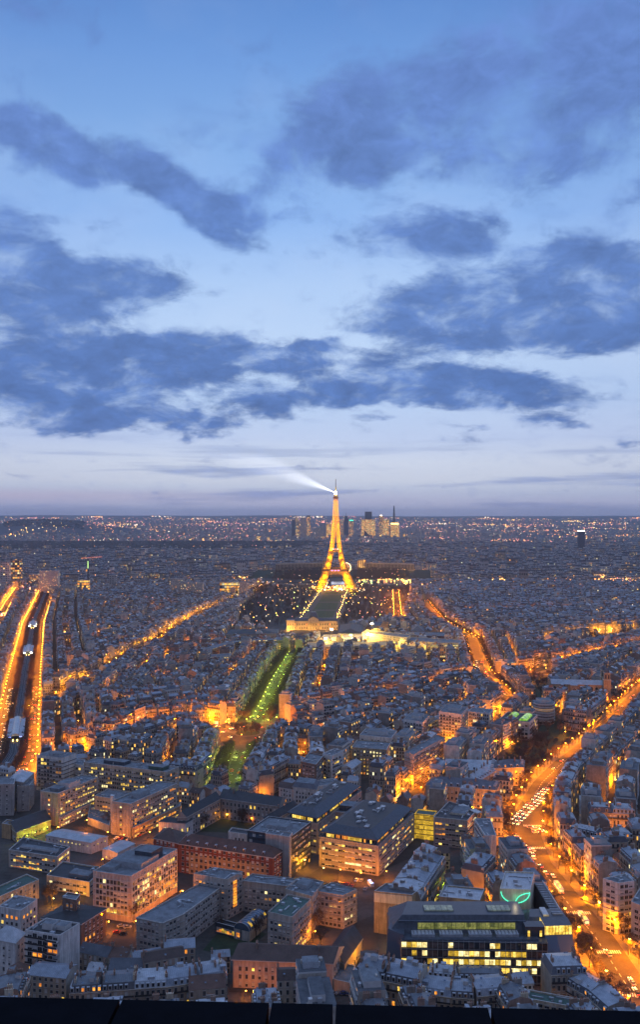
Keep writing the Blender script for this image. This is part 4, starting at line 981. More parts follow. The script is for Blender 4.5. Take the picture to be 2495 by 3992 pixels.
cg = MB(); cg.prism([(34.5, -8.5), (47.3, -7.5), (47.5, 1), (34.5, 1)], 21.1, 25.2, 'lit_window_yellow', 'slate_panel')
for q in range(9): cg.box((34.9+q*1.55, -8.6+q*.12, 21.1), (.16, .2, 4.1), 'iron')
link('corner_lounge', cg.data('corner_lounge'), r)
pw = MB(); pw.frustum([(34.5, -13), (46.5, -11.5), (48, -5), (48, 2), (36, 2)], .1, [(34.2, -12.4), (41, -12.2), (48.8, -7.5), (48.6, 3), (36, 3)], 14, 'blue_glass')
pw.frustum([(34.2, -12.4), (41, -12.2), (48.8, -7.5), (48.6, 3), (36, 3)], 14, [(34.5, -8.6), (40, -8.3), (47.4, -7.6), (48, 3), (36, 3)], 21, 'blue_glass', 'slate_panel')
link('faceted_glazing', pw.data('faceted_glazing'), r)
# --- neon leaf gable and the tan gables beside the alley
r, Q, W_ = block('gable_house', 'cream-gabled house carrying a glowing green neon leaf sign', 'house', [(1950,3470),(2070,3474),(2085,3405)], 27, 'cream_render', lit=None, back='stone_facade', roofm='zinc_roof', clutter=4)
a, b = Q[0], Q[1]; L = hypot(b[0]-a[0], b[1]-a[1]); an = atan2(b[1]-a[1], b[0]-a[0])
m = MB(); c = lambda u, z: (a[0]+cos(an)*u*L+sin(an)*.45, a[1]+sin(an)*u*L-cos(an)*.45, z)
S2 = lambda xx, yy: c((xx-345)/242.0*.94+.035, 26.6-(yy-155)/135.0*6.3)
arc = [S2(345+cos(pi+t)*0+120*(1-cos(t)), 158+118*sin(t)) for t in np.linspace(0, pi, 22)]
leaf = [S2(465+120*(1-cos(t)), 285-118*sin(t)) for t in np.linspace(0, pi/2, 12)]
for L_ in (arc, leaf):
    for p, q in zip(L_, L_[1:]): m.bar(p, q, .12, 'neon_green', 6)
sg = link('neon_sign', m.data('neon_sign')); sg.location = r.location; tag(sg, 'green neon leaf outline fixed to the cream gable wall', 'neon sign')
x, y = P(2010, 3500, 23); lamp('neon_glow', (x, y-2.5, 24), 60, (.2, 1, .6)); lamp('gable_floodlight', (x-2, y-9, 31.5), 700, (1, .8, .45))
r, Q, W_ = block('gable_house', 'tall blank gable, cream above and tan below, beside the narrow lane', 'house', [(1459,3479),(1607,3494),(1650,3462)], 21, 'tan_wall', lit=None, clutter=3, roofm='slate_roof', back='stone_facade')
m = MB(); a, b = Q[0], Q[1]; L = hypot(b[0]-a[0], b[1]-a[1]); an = atan2(b[1]-a[1], b[0]-a[0]); m.box(((a[0]+b[0])/2+sin(an)*.1, (a[1]+b[1])/2-cos(an)*.1, 16.2), (L, .3, 4.7), 'cream_render', an); link('cream_band', m.data('cream_band'), r)
for k in range(4):
    m = window_mesh(.7, .8, 'dark_glass', 'white_trim', 0); link('window', m, r, (a[0]+cos(an)*L*.42, a[1]+sin(an)*L*.42, 3+k*3.6), an)
x, y = P(1530, 3560, 12); lamp('gable_floodlight', (x, y-14, 6), 2200, (1, .72, .3))
r, Q, W_ = block('gable_house', 'wide tan gable with a brick strip right of the green-lit alley', 'house', [(1712,3500),(1872,3516),(1890,3470)], 20, 'tan_wall', lit=None, clutter=5, roofm='zinc_roof', back='stone_facade')
m = MB(); a, b = Q[0], Q[1]; L = hypot(b[0]-a[0], b[1]-a[1]); an = atan2(b[1]-a[1], b[0]-a[0]); m.box(((a[0]*.7+b[0]*.3)+sin(an)*.1, (a[1]*.7+b[1]*.3)-cos(an)*.1, 8), (1.8, .3, 12), 'brick_stack', an); link('brick_strip', m.data('brick_strip'), r)
x, y = P(1790, 3560, 10); lamp('gable_floodlight', (x, y-8, 14), 1500, (1, .75, .35))
# --- the modern hospital with overhanging dark roofs
def attic_block(label, corners, h, lit, seed, wall='stone_panel'):
    r, Q, W_ = block('modern_hospital', label, 'hospital', corners, h, wall, grid=(4.4, 3.35, .16, 'stone_panel', 0), bay=2.2, fl=3.35, win=(1.9, 1.35), lit=lit, clutter=0, muls=1, seed=seed, trim='stone_panel')
    A1 = inset(Q, 2.5); m = MB(); m.prism(A1, h, h+3.4, 'slate_panel'); link('attic', m.data('attic'), r); rr = random.Random(seed); sp_ = []
    n = len(Q)
    for i in range(n):
        if facing(W_[i], W_[(i+1) % n]): sp_ += facade_spots(A1[i], A1[(i+1) % n], h, h+3.4, 1.3, 3.2, 1.0, 2.1, lambda f, u: .55, rr, .5, ('lit_window_yellow', 'lit_glazing', 'lit_window_orange'), muls=0)
    for x, y, z, a, me in sp_[:60]: link('attic_window', me, r, (x, y, z), a)
    O = inset(Q, .6); T_ = inset(Q, 7.0); m = MB(); m.prism(O, h+3.4, h+3.9, 'slate_panel', bottom=True); m.frustum(O, h+3.9, T_, h+7.5, 'slate_panel', 'dark_roof'); link('roof', m.data('roof'), r)
    e0 = np.array(T_[1])-np.array(T_[0]); e1 = np.array(T_[-1])-np.array(T_[0]); an = atan2(e1[1], e1[0])
    for k in range(int(np.linalg.norm(e1)/5)):
        m = MB(); p = np.array(T_[0])+e0*rr.uniform(.2, .8)+e1*(k+.6)/(np.linalg.norm(e1)/5+.6)
        for _ in range(3): m.box((p[0]+rr.uniform(-2, 2), p[1]+rr.uniform(-1.5, 1.5), h+7.5), (rr.choice((.5, 3.2)), rr.choice((.5, 2.6)), rr.uniform(.5, 1.3)), rr.choice(('metal_duct', 'white_trim')), an)
        link('roof_duct', m.data('roof_duct'), r)
    return r
attic_block('front block of the modern hospital, lit windows under an overhanging dark slate roof', [(1244,3266),(1475,3303),(1614,3173)], 17.5, lambda f, u: .3, 31)
attic_block('rear block of the modern hospital behind the black glass tower', [(1113,3190),(1240,3216),(1410,3086)], 19, lambda f, u: .15, 32)
block('modern_hospital', 'link block of the modern hospital with a bright upper window strip', 'hospital', [(1298,3168),(1452,3182),(1480,3150)], 18, 'stone_panel', bay=2, fl=3.3, win=(1.7, 1.7), lit=lambda f, u: .95 if f == 4 else .3, clutter=6, ph=[(.1,.9,.3,.9,3.5,'slate_panel')])
block('glass_bridge', 'glowing yellow glass link between two hospital blocks', 'bridge', [(1616,3175),(1692,3183),(1705,3165)], 16, 'lit_glazing', lit=None, clutter=0, bands=[3.2*i for i in range(1, 6)], trim='iron', roofm='green_roof')
r, Q, W_ = block('courtyard_office', 'grey panelled office with an open roof court and solar panels', 'office', [(1691,3189),(1823,3203),(1862,3160),(1751,3127)], 18, 'stone_panel', bay=2.2, fl=3.3, win=(1.9, 1.3), lit=lambda f, u: .45 if f in (4, 2) else .12, clutter=9, roofm='dark_roof', ph=[(.35,.8,.3,.75,1.2,'cream_render')])
for k in range(2):
    m = MB(); m.box((7+k*6, 12-k*10, 18.2), (4.5, 8, .5), 'white_trim', .5); o_ = link('solar_panel', m.data('solar_panel'), r); 
block('wedge_office', 'white wedge-shaped office with diagonal bracing next to the bright crossing', 'office', [(1850,3195),(1893,3262),(1936,3260),(1912,3194)], 22, 'white_wall', bay=3, fl=3.2, win=(2.2, 1.5), lit=.05, clutter=4, roofm='flat_roof', edges=[0, 3])
block('black_tower', 'black glass office cube with a bare concrete stair core and roof pipes', 'office', [(963,3242),(1135,3266),(1213,3208)], 24, 'dark_cladding', bay=2.2, fl=3.4, win=(1.9, 2.3), sill=.6, lit=.05, dark='blue_glass', clutter=14, ph=[(.3,.75,.3,.6,2.6,'metal_duct')], frame='iron')
block('stair_core', 'bare grey concrete stair core on the front of the black office cube', 'tower', [(1034,3254),(1128,3267),(1140,3250)], 25.5, 'grey_wall', lit=None, clutter=2)
# red brick range and the stone quadrangle
r, Q, W_ = block('brick_range', 'long red brick hospital range with skylights in its dark roof', 'hospital', [(693,3290),(1063,3345),(1102,3318)], 17, 'red_brick', roof='hip', roofm='tile_roof', rh=5, bay=3.1, fl=3.5, win=(1.5, 1.9), lit=.03, over=.5, dorm=6)
x, y = Q[0]; e = np.array(Q[1])-np.array(Q[0]); an = atan2(e[1], e[0]); L = np.linalg.norm(e); m = MB()
m.box((*(np.array(Q[0])+e*.53+np.array((sin(an), -cos(an)))*.03), 0), (L*.82, .12, 12.6), 'ochre_wall', an); link('ochre_panel', m.data('ochre_panel'), r)
block('brick_range', 'projecting end of the red brick range with a taller dark hip roof', 'hospital', [(598,3268),(690,3288),(728,3250)], 17.5, 'red_brick', roof='hip', roofm='tile_roof', rh=5, bay=3, fl=3.5, win=(1.4, 1.9), lit=.03)
QD = dict(chim=3, wall='stone_panel', roof='gable', roofm='dark_roof', rh=4, bay=3.1, fl=4.6, win=(1.3, 2.3), clutter=0, over=.6)
block('quadrangle_wing', 'left wing of the stone quadrangle running back from the white pavilion', 'hospital', [(690,3186),(725,3186),(858,3114),(822,3100)], 14.5, lit=.07, **QD)
block('quadrangle_wing', 'arcaded rear wing of the stone quadrangle with a crest on its roof', 'hospital', [(856,3112),(1086,3144),(1112,3112)], 14.5, lit=.06, **QD)
block('quadrangle_wing', 'right wing of the stone quadrangle with a yellow-lit outer wall', 'hospital', [(1012,3205),(1040,3212),(1160,3148),(1128,3136)], 14, lit=.05, **QD)
block('pavilion', 'white pavilion with a dark roof and tall lit windows before the quadrangle', 'pavilion', [(618,3204),(722,3212),(752,3194)], 11, 'white_wall', roof='hip', roofm='dark_roof', rh=2.2, bay=2.4, fl=5, win=(1.0, 2.6), sill=5.0, lit=.4, glass=('lit_window_white', 'lit_window_yellow'))
block('pavilion', 'small white garden pavilion between brick range and black cube', 'pavilion', [(889,3246),(962,3257),(975,3240)], 8.5, 'white_wall', roofm='dark_roof', bay=2.6, fl=6, win=(1, 3), sill=3, lit=.02, clutter=0)
# --- the grey-roofed stone convent, centre right
CV = dict(dorm=4.5, chim=5, wall='cream_wall', roof='hip', roofm='slate_roof', rh=4.5, bay=3.2, fl=4.2, win=(1.2, 2.2), clutter=0)
block('convent_wing', 'front wing of the stone convent with a row of roof dormers', 'convent', [(1661,3060),(1936,3081),(1952,3052)], 14.5, lit=.05, **CV)
block('convent_wing', 'rear wing of the stone convent facing the garden trees', 'convent', [(1925,2996),(2043,2992),(2046,2966)], 14.5, lit=.0, **CV)
block('convent_wing', 'middle wing of the stone convent under a long pale zinc roof', 'convent', [(1702,2998),(1925,3006),(1935,2966)], 14.5, lit=.02, **{**CV, 'roofm': 'zinc_roof'})
block('convent_wing', 'short pale-roofed wing joining the two long convent wings', 'convent', [(1790,3048),(1858,3052),(1935,3004),(1870,2998)], 13.5, lit=.02, **{**CV, 'roofm': 'zinc_roof'})
# --- corner blocks by the green avenue
CH = dict(wall='cream_wall', roof='frustum', roofm='slate_roof', rh=5.5, ins=3.2, bay=2.4, fl=3.15, win=(1.1, 1.9), clutter=0, over=.7, bands=[3.15*2+.3, 3.15*5+.3])
block('row_house', 'low white row house with orange-lit windows behind the dark hospital roofs', 'house', [(1087,3070),(1140,3078),(1152,3060)], 13, 'white_wall', roof='gable', roofm='tile_roof', rh=3, bay=2.4, fl=3.2, win=(1, 1.8), lit=.06)
block('row_house', 'white row house with slate mansard and dormers behind the hospital roofs', 'house', [(1142,3068),(1232,3078),(1245,3052)], 15, 'white_wall', roof='frustum', roofm='slate_roof', rh=3.4, ins=2, bay=2.4, fl=3.2, win=(1.1, 1.8), lit=.06)
block('row_house', 'flat-roofed white row house right of the slate mansard house', 'house', [(1240,3068),(1330,3056),(1305,3036)], 14, 'white_wall', bay=2.4, fl=3.1, win=(1.2, 1.7), lit=.05, clutter=3)
# --- mid-distance modern blocks
MD = dict(fl=2.9, sill=.5, win=(1.9, 1.7), clutter=4)
block('striped_flats', 'brick-striped flats with a cream end wall above the orange street', 'apartment building', [(1577,2934),(1612,2946),(1735,2878)], 27, 'pink_wall', bay=2.6, lit=.12, bands=[2.9*i for i in range(1, 9)], trim='brick_stack', fl=2.9, win=(2.0, 1.6), clutter=4, skip=lambda e, f, i, n: n < 5)
block('tan_flats', 'tan brick flats with a column of bright yellow windows', 'apartment building', [(1372,2916),(1508,2926),(1525,2896)], 22, 'tan_wall', bay=2.7, lit=.35, fl=3, win=(1.2, 1.6), clutter=5)
block('white_gabled_flats', 'white eight-storey flats left of the tan brick building', 'apartment building', [(1258,2940),(1292,2950),(1338,2930)], 25, 'white_wall', bay=2.4, lit=.08, **MD)
block('small_white_house', 'small white house with a pitched roof below the tan brick flats', 'house', [(1332,2992),(1372,2998),(1408,2972)], 14, 'white_wall', roof='gable', roofm='zinc_roof', rh=2.5, bay=4, lit=.2, fl=3.4, win=(1.6, 1.8), clutter=0)
block('dark_flats', 'dark brown brick flats behind the white row houses', 'apartment building', [(1174,2972),(1232,2984),(1262,2948)], 24, 'brown_wall', bay=3, lit=.05, **MD)
block('white_tower_block', 'white stepped tower block, its stairs and balconies facing the viewer', 'apartment building', [(1712,2776),(1800,2788),(1826,2758)], 33, 'white_wall', bay=3, lit=.12, ph=[(.3,.8,.3,.8,3,'white_trim')], bands=[2.9*i for i in range(3, 11)], trim='iron', **MD)
block('white_tower_block', 'white balcony block left of the stepped tower block', 'apartment building', [(1572,2806),(1650,2818),(1676,2790)], 27, 'white_wall', bay=3, lit=.1, ph=[(.3,.8,.3,.8,3,'white_trim')], bands=[2.9*i for i in range(1, 9)], trim='iron', **MD)
block('white_tower_block', 'ten-storey white slab with narrow window columns by the boulevard', 'apartment building', [(1826,2776),(1910,2784),(1924,2768)], 28, 'white_wall', bay=1.9, lit=.1, fl=3.1, sill=.5, win=(1.2, 2.1), clutter=4)
block('terrace_flats', 'long white terraced flats with planted roofs above the orange street', 'apartment building', [(1402,2868),(1526,2880),(1548,2852)], 22, 'white_wall', bay=3, lit=.12, bands=[2.9*i for i in range(1, 7)], ph=[(.2,.8,.3,.8,3,'white_trim')], **MD)
r, Q, W_ = block('green_lantern_hall', 'white gridded hall with two glowing green roof lanterns', 'hall', [(1945,2806),(2066,2818),(2097,2788)], 17, 'white_wall', bay=3.4, lit=.06, fl=4, win=(2.5, 2.4), sill=.8, clutter=1, roofm='dark_roof')
e0 = np.array(Q[1])-np.array(Q[0]); e1 = np.array(Q[3])-np.array(Q[0])
for u in (.3, .74):
    m = MB(); c = np.array(Q[0])+e0*u; hwid = e0*.13
    for k in range(6):
        t0, t1 = pi*k/6, pi*(k+1)/6; f = lambda t_, v_: (*(c-hwid*cos(t_)+e1*v_), 17.1+2.4*sin(t_)); m.face([f(t1, .15), f(t0, .15), f(t0, .85), f(t1, .85)], 'lit_skylight')
    m.face([f2 for f2 in [(*(c-hwid*cos(pi*k/6)+e1*.15), 17.1+2.4*sin(pi*k/6)) for k in range(6, -1, -1)]], 'lit_skylight')
    for v_ in (.15, .38, .62, .85):
        for k in range(6): f = lambda t_: (*(c-hwid*cos(t_)+e1*v_), 17.15+2.45*sin(t_)); m.bar(f(pi*k/6), f(pi*(k+1)/6), .12, 'white_trim')
    link('roof_lantern', m.data('roof_lantern'), r)
x0, y0 = P(2122, 2735, 22); r = empty('round_flats', (x0, y0, 0)); tag(r, 'half-round white flats with ribbon balconies below the twin-towered church', 'apartment building'); mark_poly([(x0-12, y0-12), (x0+12, y0-12), (x0+12, y0+12), (x0-12, y0+12)])
pt = [(10.5*cos(t), 10.5*sin(t)) for t in np.linspace(-pi, 0, 13)]+[(10.5, 9), (-10.5, 9)]
m = MB(); m.prism(pt, 0, 22, 'office_facade', 'flat_roof'); link('wall', m.data('wall'), r)
for k in range(1, 8):
    m = MB(); po = [(11.4*cos(t), 11.4*sin(t)) for t in np.linspace(-pi, 0, 13)]; pi_ = [(10.4*cos(t), 10.4*sin(t)) for t in np.linspace(0, -pi, 13)]
    m.prism(po+pi_, k*2.9, k*2.9+1.15, 'white_trim', bottom=True); link('balcony', m.data('balcony'), r)
m = MB(); m.prism([(7*cos(t), 7*sin(t)) for t in np.linspace(-pi, 0, 10)]+[(7, 6), (-7, 6)], 22, 25, 'white_trim', 'flat_roof'); link('penthouse', m.data('penthouse'), r)
# church with twin bell towers
x0, y0 = P(2152, 2666, 20); x1, y1 = P(2352, 2671, 20); r = empty('church', (x0, y0, 0)); tag(r, 'pale stone church with twin bell towers, long grey roof and arched windows', 'church')
d = np.array((x1-x0, y1-y0)); L = np.linalg.norm(d); an = atan2(d[1], d[0]); d /= L; nn = np.array((-d[1], d[0])); lo = lambda u, v: tuple(d*u+nn*v); mark_poly([(x0-4, y0-14), (x1+12, y1-14), (x1+12, y1+26), (x0-4, y0+26)])
m = MB(); m.prism([lo(0, 0), lo(L, 0), lo(L, 14), lo(0, 14)], 0, 20, 'tan_wall'); m.prism([lo(0, -8), lo(L, -8), lo(L, -.2), lo(0, -.2)], 0, 9, 'tan_wall', 'zinc_roof'); m.prism([lo(L*.36, -6), lo(L*.5, -6), lo(L*.5, -.1), lo(L*.36, -.1)], 0, 20, 'tan_wall', 'zinc_roof'); link('wall', m.data('wall'), r)
m = MB(); A_, B_, C_, D_ = lo(-.5, -.6), lo(L+.5, -.6), lo(L+.5, 14.6), lo(-.5, 14.6); r0, r1 = lo(-.5, 7), lo(L+.5, 7)
m.face([(*A_, 20), (*B_, 20), (*r1, 24.5), (*r0, 24.5)], 'zinc_roof'); m.face([(*C_, 20), (*D_, 20), (*r0, 24.5), (*r1, 24.5)], 'zinc_roof'); m.face([(*B_, 20), (*C_, 20), (*r1, 24.5)], 'tan_wall'); m.face([(*D_, 20), (*A_, 20), (*r0, 24.5)], 'tan_wall'); link('roof', m.data('roof'), r)
def arch_window(wd, ht, mm='dark_glass'):
    m = MB(); f = [(-wd/2, -.12, 0), (wd/2, -.12, 0)]+[(wd/2*cos(t), -.12, ht-wd/2+wd/2*sin(t)) for t in np.linspace(0, pi, 9)]; m.face(f, mm)
    g_ = [(-wd/2*1.25, -.06, -.2), (wd/2*1.25, -.06, -.2)]+[(wd/2*1.25*cos(t), -.06, ht-wd/2+wd/2*1.25*sin(t)) for t in np.linspace(0, pi, 9)]; m.face(g_, 'cream_wall'); return m.data('window')
aw = arch_window(3.2, 6.5)
for u in (.06, .15, .24, .58, .68, .78, .88): link('window', aw, r, (*lo(L*u, 0), 11), an)
m = MB(); m.face([(2.6*cos(t), -.1, 2.6*sin(t)) for t in np.linspace(0, 2*pi, 20)[:-1]], 'cream_wall'); m.face([(2.1*cos(t), -.2, 2.1*sin(t)) for t in np.linspace(0, 2*pi, 20)[:-1]], 'dark_glass')
for t in np.linspace(0, pi, 4)[:-1]: m.bar((2.1*cos(t), -.25, 2.1*sin(t)), (-2.1*cos(t), -.25, -2.1*sin(t)), .15, 'cream_wall')
link('rose_window', m.data('rose_window'), r, (*lo(L*.43, -6), 14.5), an)
for v in (-5, 13):
    m = MB(); c = lo(L+4, v+3); m.box((*c, 0), (8, 8, 27), 'tan_wall', an); m.box((*c, 27), (6.6, 6.6, 8), 'tan_wall', an); m.box((*c, 26.6), (8.6, 8.6, .8), 'cream_wall', an); m.box((*c, 34.6), (7.2, 7.2, .6), 'cream_wall', an)
    tw = link('bell_tower', m.data('bell_tower'), r); s_ = MB(); s_.dome((*c, 35.2), 3.1, 5.5, 'slate_roof', 8); s_.bar((*c, 40.5), (*c, 44), .2, 'iron'); link('spire', s_.data('spire'), tw)
    for k in range(2): link('louvre', arch_window(1.6, 4.5), tw, (c[0]+d[0]*(-1.6+k*3.2)-nn[0]*3.35, c[1]+d[1]*(-1.6+k*3.2)-nn[1]*3.35, 28.5), an)
# curved conference building with its pleated hall
CP = [(826,2531),(868,2517),(924,2503),(1000,2497),(1102,2494)]
wp = [P(x, y, 25) for x, y in CP]; bk = offset_line(wp, 15); r = empty('conference_building', (wp[2][0], wp[2][1], 0)); tag(r, 'long curved office building with gridded front and white end wall', 'office'); o = wp[2]
Lc = [(p[0]-o[0], p[1]-o[1]) for p in wp]; Lb = [(p[0]-o[0], p[1]-o[1]) for p in bk]; mark_poly(wp+bk[::-1], 1, 6)
m = MB(); u = 0
for i in range(4): m.wallq(Lc[i], Lc[i+1], 0, 25, 'office_facade', u); m.wallq(Lb[i+1], Lb[i], 0, 25, 'office_facade')
m.wallq(Lb[0], Lc[0], 0, 26, 'white_wall'); m.wallq(Lc[4], Lb[4], 0, 25, 'white_wall'); link('wall', m.data('wall'), r)
m = MB()
for i in range(4): m.face([(*Lc[i], 25), (*Lc[i+1], 25), (*Lb[i+1], 25), (*Lb[i], 25)], 'flat_roof')
link('roof', m.data('roof'), r); m = MB()
for k in range(8):
    for i in range(4):
        a, b = Lc[i], Lc[i+1]; L = hypot(b[0]-a[0], b[1]-a[1]); an = atan2(b[1]-a[1], b[0]-a[0]); m.box(((a[0]+b[0])/2+sin(an)*.5, (a[1]+b[1])/2-cos(an)*.5, k*3.1+.4), (L, 1.0, .5), 'tan_wall', an)
for i in range(4):
    a, b = Lc[i], Lc[i+1]; L = hypot(b[0]-a[0], b[1]-a[1]); an = atan2(b[1]-a[1], b[0]-a[0])
    for q in range(int(L/3.2)): s_ = q*3.2; m.box((a[0]+cos(an)*s_+sin(an)*.6, a[1]+sin(an)*s_-cos(an)*.6, 0), (.5, 1.2, 25), 'tan_wall', an)
link('sun_grid', m.data('sun_grid'), r)
x0, y0 = P(690, 2560, 8); r = empty('pleated_hall', (x0, y0, 0)); tag(r, 'low hall with pleated teal roof beside the yellow-lit avenue', 'hall'); mark_poly([(x0-26, y0-18), (x0+26, y0-18), (x0+26, y0+24), (x0-26, y0+24)])
m = MB(); m.prism([(-24, -14), (24, -14), (18, 18), (-18, 18)], 0, 8, 'concrete_wall', 'teal_roof'); link('wall', m.data('wall'), r); m = MB()
for k in range(12):
    u0, u1 = -1+k/6, -1+(k+1)/6; um = (u0+u1)/2; f = lambda u_, v_, z: (u_*(24-(v_+14)/32*6), v_, z)
    m.face([f(u0, -14, 8.1), f(um, -14, 10), f(um, 18, 10), f(u0, 18, 8.1)], 'teal_roof'); m.face([f(um, -14, 10), f(u1, -14, 8.1), f(u1, 18, 8.1), f(um, 18, 10)], 'teal_roof')
link('roof', m.data('roof'), r)
block('small_office', 'small white office in front of the curved conference building', 'office', [(804,2562),(894,2556),(902,2548)], 20, 'white_wall', bay=2, fl=3.2, win=(1.7, 1.4), lit=.15, clutter=2)
r, Q, W_ = block('arched_hall', 'long orange-lit hall with a round arched window beside the avenue', 'hall', [(686,2512),(842,2506),(848,2497)], 12, 'ochre_wall', roof='gable', roofm='dark_roof', rh=4, bay=3, lit=.5, fl=4, win=(1.4, 1.8), glass=('lit_window_orange',))
m = MB(); m.face([(9*cos(t), -.6, 9*sin(t)) for t in np.linspace(0, pi, 15)], 'lit_window_orange'); o_ = link('arched_window', m.data('arched_window'), r, (-22, -9, 0))
x, y = P(724, 2535); lamp('hall_floodlight', (x, y-15, 5), 26000, (1, .5, .1)); x, y = P(820, 2525); lamp('hall_floodlight', (x, y-14, 5), 16000, (1, .5, .1))
# military school facing the long lawns
xa, D0 = P(1119, 2456); xb = xa+(1317-1119)/F*D0; r = empty('military_school', (xa, D0, 0)); Wd = xb-xa; tag(r, 'long classical palace with a square central dome, lit gold, before the lawns', 'palace'); mark_poly([(xa-60, D0-60), (xb+20, D0-60), (xb+20, D0+25), (xa-60, D0+25)])
m = MB(); m.prism([(0, 0), (Wd, 0), (Wd, 16), (0, 16)], 0, 17, 'cream_wall', 'slate_roof'); m.prism([(-1, -4), (14, -4), (14, 18), (-1, 18)], 0, 19, 'cream_wall', 'slate_roof'); m.prism([(Wd*.42, -3), (Wd*.62, -3), (Wd*.62, 18), (Wd*.42, 18)], 0, 21, 'cream_wall', 'slate_roof'); link('wall', m.data('wall'), r)
m = MB(); m.frustum([(14, -.5), (Wd+1, -.5), (Wd+1, 17), (14, 17)], 17.05, [(15, 4), (Wd, 4), (Wd, 12), (15, 12)], 22, 'slate_roof'); link('roof', m.data('roof'), r)
m = MB(); c = Wd*.52; m.frustum([(c-9, -2), (c+9, -2), (c+9, 15), (c-9, 15)], 21.05, [(c-8, -1), (c+8, -1), (c+8, 14), (c-8, 14)], 27, 'slate_roof'); m.frustum([(c-8, -1), (c+8, -1), (c+8, 14), (c-8, 14)], 27, [(c-4, 3), (c+4, 3), (c+4, 10), (c-4, 10)], 34, 'slate_roof', 'zinc_roof'); m.bar((c, 6, 34), (c, 6, 39), .4, 'iron'); dm = link('dome', m.data('dome'), r)
m = MB(); m.face([(c-9, -3.3, 21), (c+9, -3.3, 21), (c, -3.3, 26)], 'cream_wall'); link('pediment', m.data('pediment'), r)
sw = window_mesh(1.8, 3.6, 'dark_glass', 'white_trim', 1); lw = window_mesh(1.8, 3.6, 'lit_window_orange', 'white_trim', 1)
for k in range(22):
    for z in (2, 9): 
        xx = 2+k*(Wd-4)/21; yy = -4.1 if xx < 14 else (-3.1 if Wd*.42 < xx < Wd*.62 else -.1); link('window', lw if (k*7+int(z)) % 5 == 0 else sw, r, (xx, yy, z))
for k in range(8):
    m = MB(); xx = Wd*.42+1+k*(Wd*.2-2)/7; m.bar((xx, -4.1, 0), (xx, -4.1, 16), .6, 'cream_wall', 8); link('column', m.data('column'), r)
for k in range(9): lamp('palace_floodlight', (xa+2+k*Wd/8, D0-13, 2), 6500 if k else 26000, (1, .46, .07))
block('military_wing', 'dark slate-roofed barracks left of the gold-lit palace', 'barracks', [(880,2474),(1080,2470),(1086,2452)], 15, 'grey_wall', roof='hip', roofm='dark_roof', rh=5, bay=3.4, lit=.04, fl=4, win=(1.4, 2), clutter=0)
block('military_wing', 'long barracks with lamps along its yard left of the palace forecourt', 'barracks', [(884,2500),(1050,2498),(1062,2482)], 12, 'cream_wall', roof='hip', roofm='dark_roof', rh=4, bay=3.4, lit=.03, fl=4, win=(1.4, 2), clutter=0)
block('military_wing', 'dark-roofed barracks between the palace and the domed hall', 'barracks', [(1318,2470),(1412,2470),(1416,2436)], 17, 'grey_wall', roof='hip', roofm='dark_roof', rh=6, bay=3.4, lit=.03, fl=4, win=(1.4, 2), clutter=0)
r, Q, W_ = block('domed_hall', 'long stone hall with a small slate dome right of the palace', 'palace', [(1440,2440),(1648,2438),(1650,2426)], 16, 'cream_wall', roof='gable', roofm='slate_roof', rh=5, bay=3.2, lit=.12, fl=5, win=(1.5, 2.8), clutter=0)
m = MB(); m.box((0, 0, 16), (15, 14, 7), 'cream_wall'); m.dome((0, 0, 23), 7, 8, 'slate_roof', 12); link('dome', m.data('dome'), r)
for k in range(6): x, y = P(1470+k*34, 2462); lamp('palace_floodlight', (x, y-4, 2), 8000, (1, .45, .1))
block('green_dome_pavilion', 'square hall with a slate-blue pyramid roof right of the bright site', 'hall', [(1602,2462),(1654,2463),(1656,2450)], 18, 'brown_wall', roof='hip', roofm='slate_roof', rh=9, bay=4, lit=.1, fl=5, win=(2, 2.6), clutter=0)
block('brick_ministry', 'long dark red brick ministry range behind the floodlit block', 'ministry', [(1530,2478),(1766,2482),(1770,2466)], 19, 'brown_wall', bay=3, lit=.3, fl=3.4, win=(1.6, 1.6), clutter=3, glass=('lit_window_orange',))
# floodlit ministry and building site
block('ministry', 'long stone ministry front with lit windows before the floodlit site', 'ministry', [(1196,2521),(1256,2524),(1586,2516),(1590,2500),(1200,2505)], 18, 'cream_wall', bay=2.6, lit=.4, fl=3.3, win=(1.8, 1.9), clutter=3)
r, Q, W_ = block('building_site', 'construction deck glaring yellow under floodlight masts', 'building site', [(1240,2502),(1400,2500),(1415,2474),(1262,2476)], 16, 'cream_render', lit=None, clutter=10, roofm='cream_render', over=.1)
block('ministry', 'tall cream ministry slab glowing in the site floodlights', 'ministry', [(1412,2467),(1586,2487),(1602,2476),(1430,2456)], 27, 'cream_render', bay=2.8, lit=.15, fl=3.4, win=(1.2, 1.5), clutter=4)
block('ministry', 'lower cream ministry slab lit from the left beside the boulevard', 'ministry', [(1586,2495),(1704,2508),(1813,2507),(1815,2496),(1600,2484)], 22, 'cream_render', bay=2.8, lit=.3, fl=3.3, win=(1.7, 1.7), clutter=3)
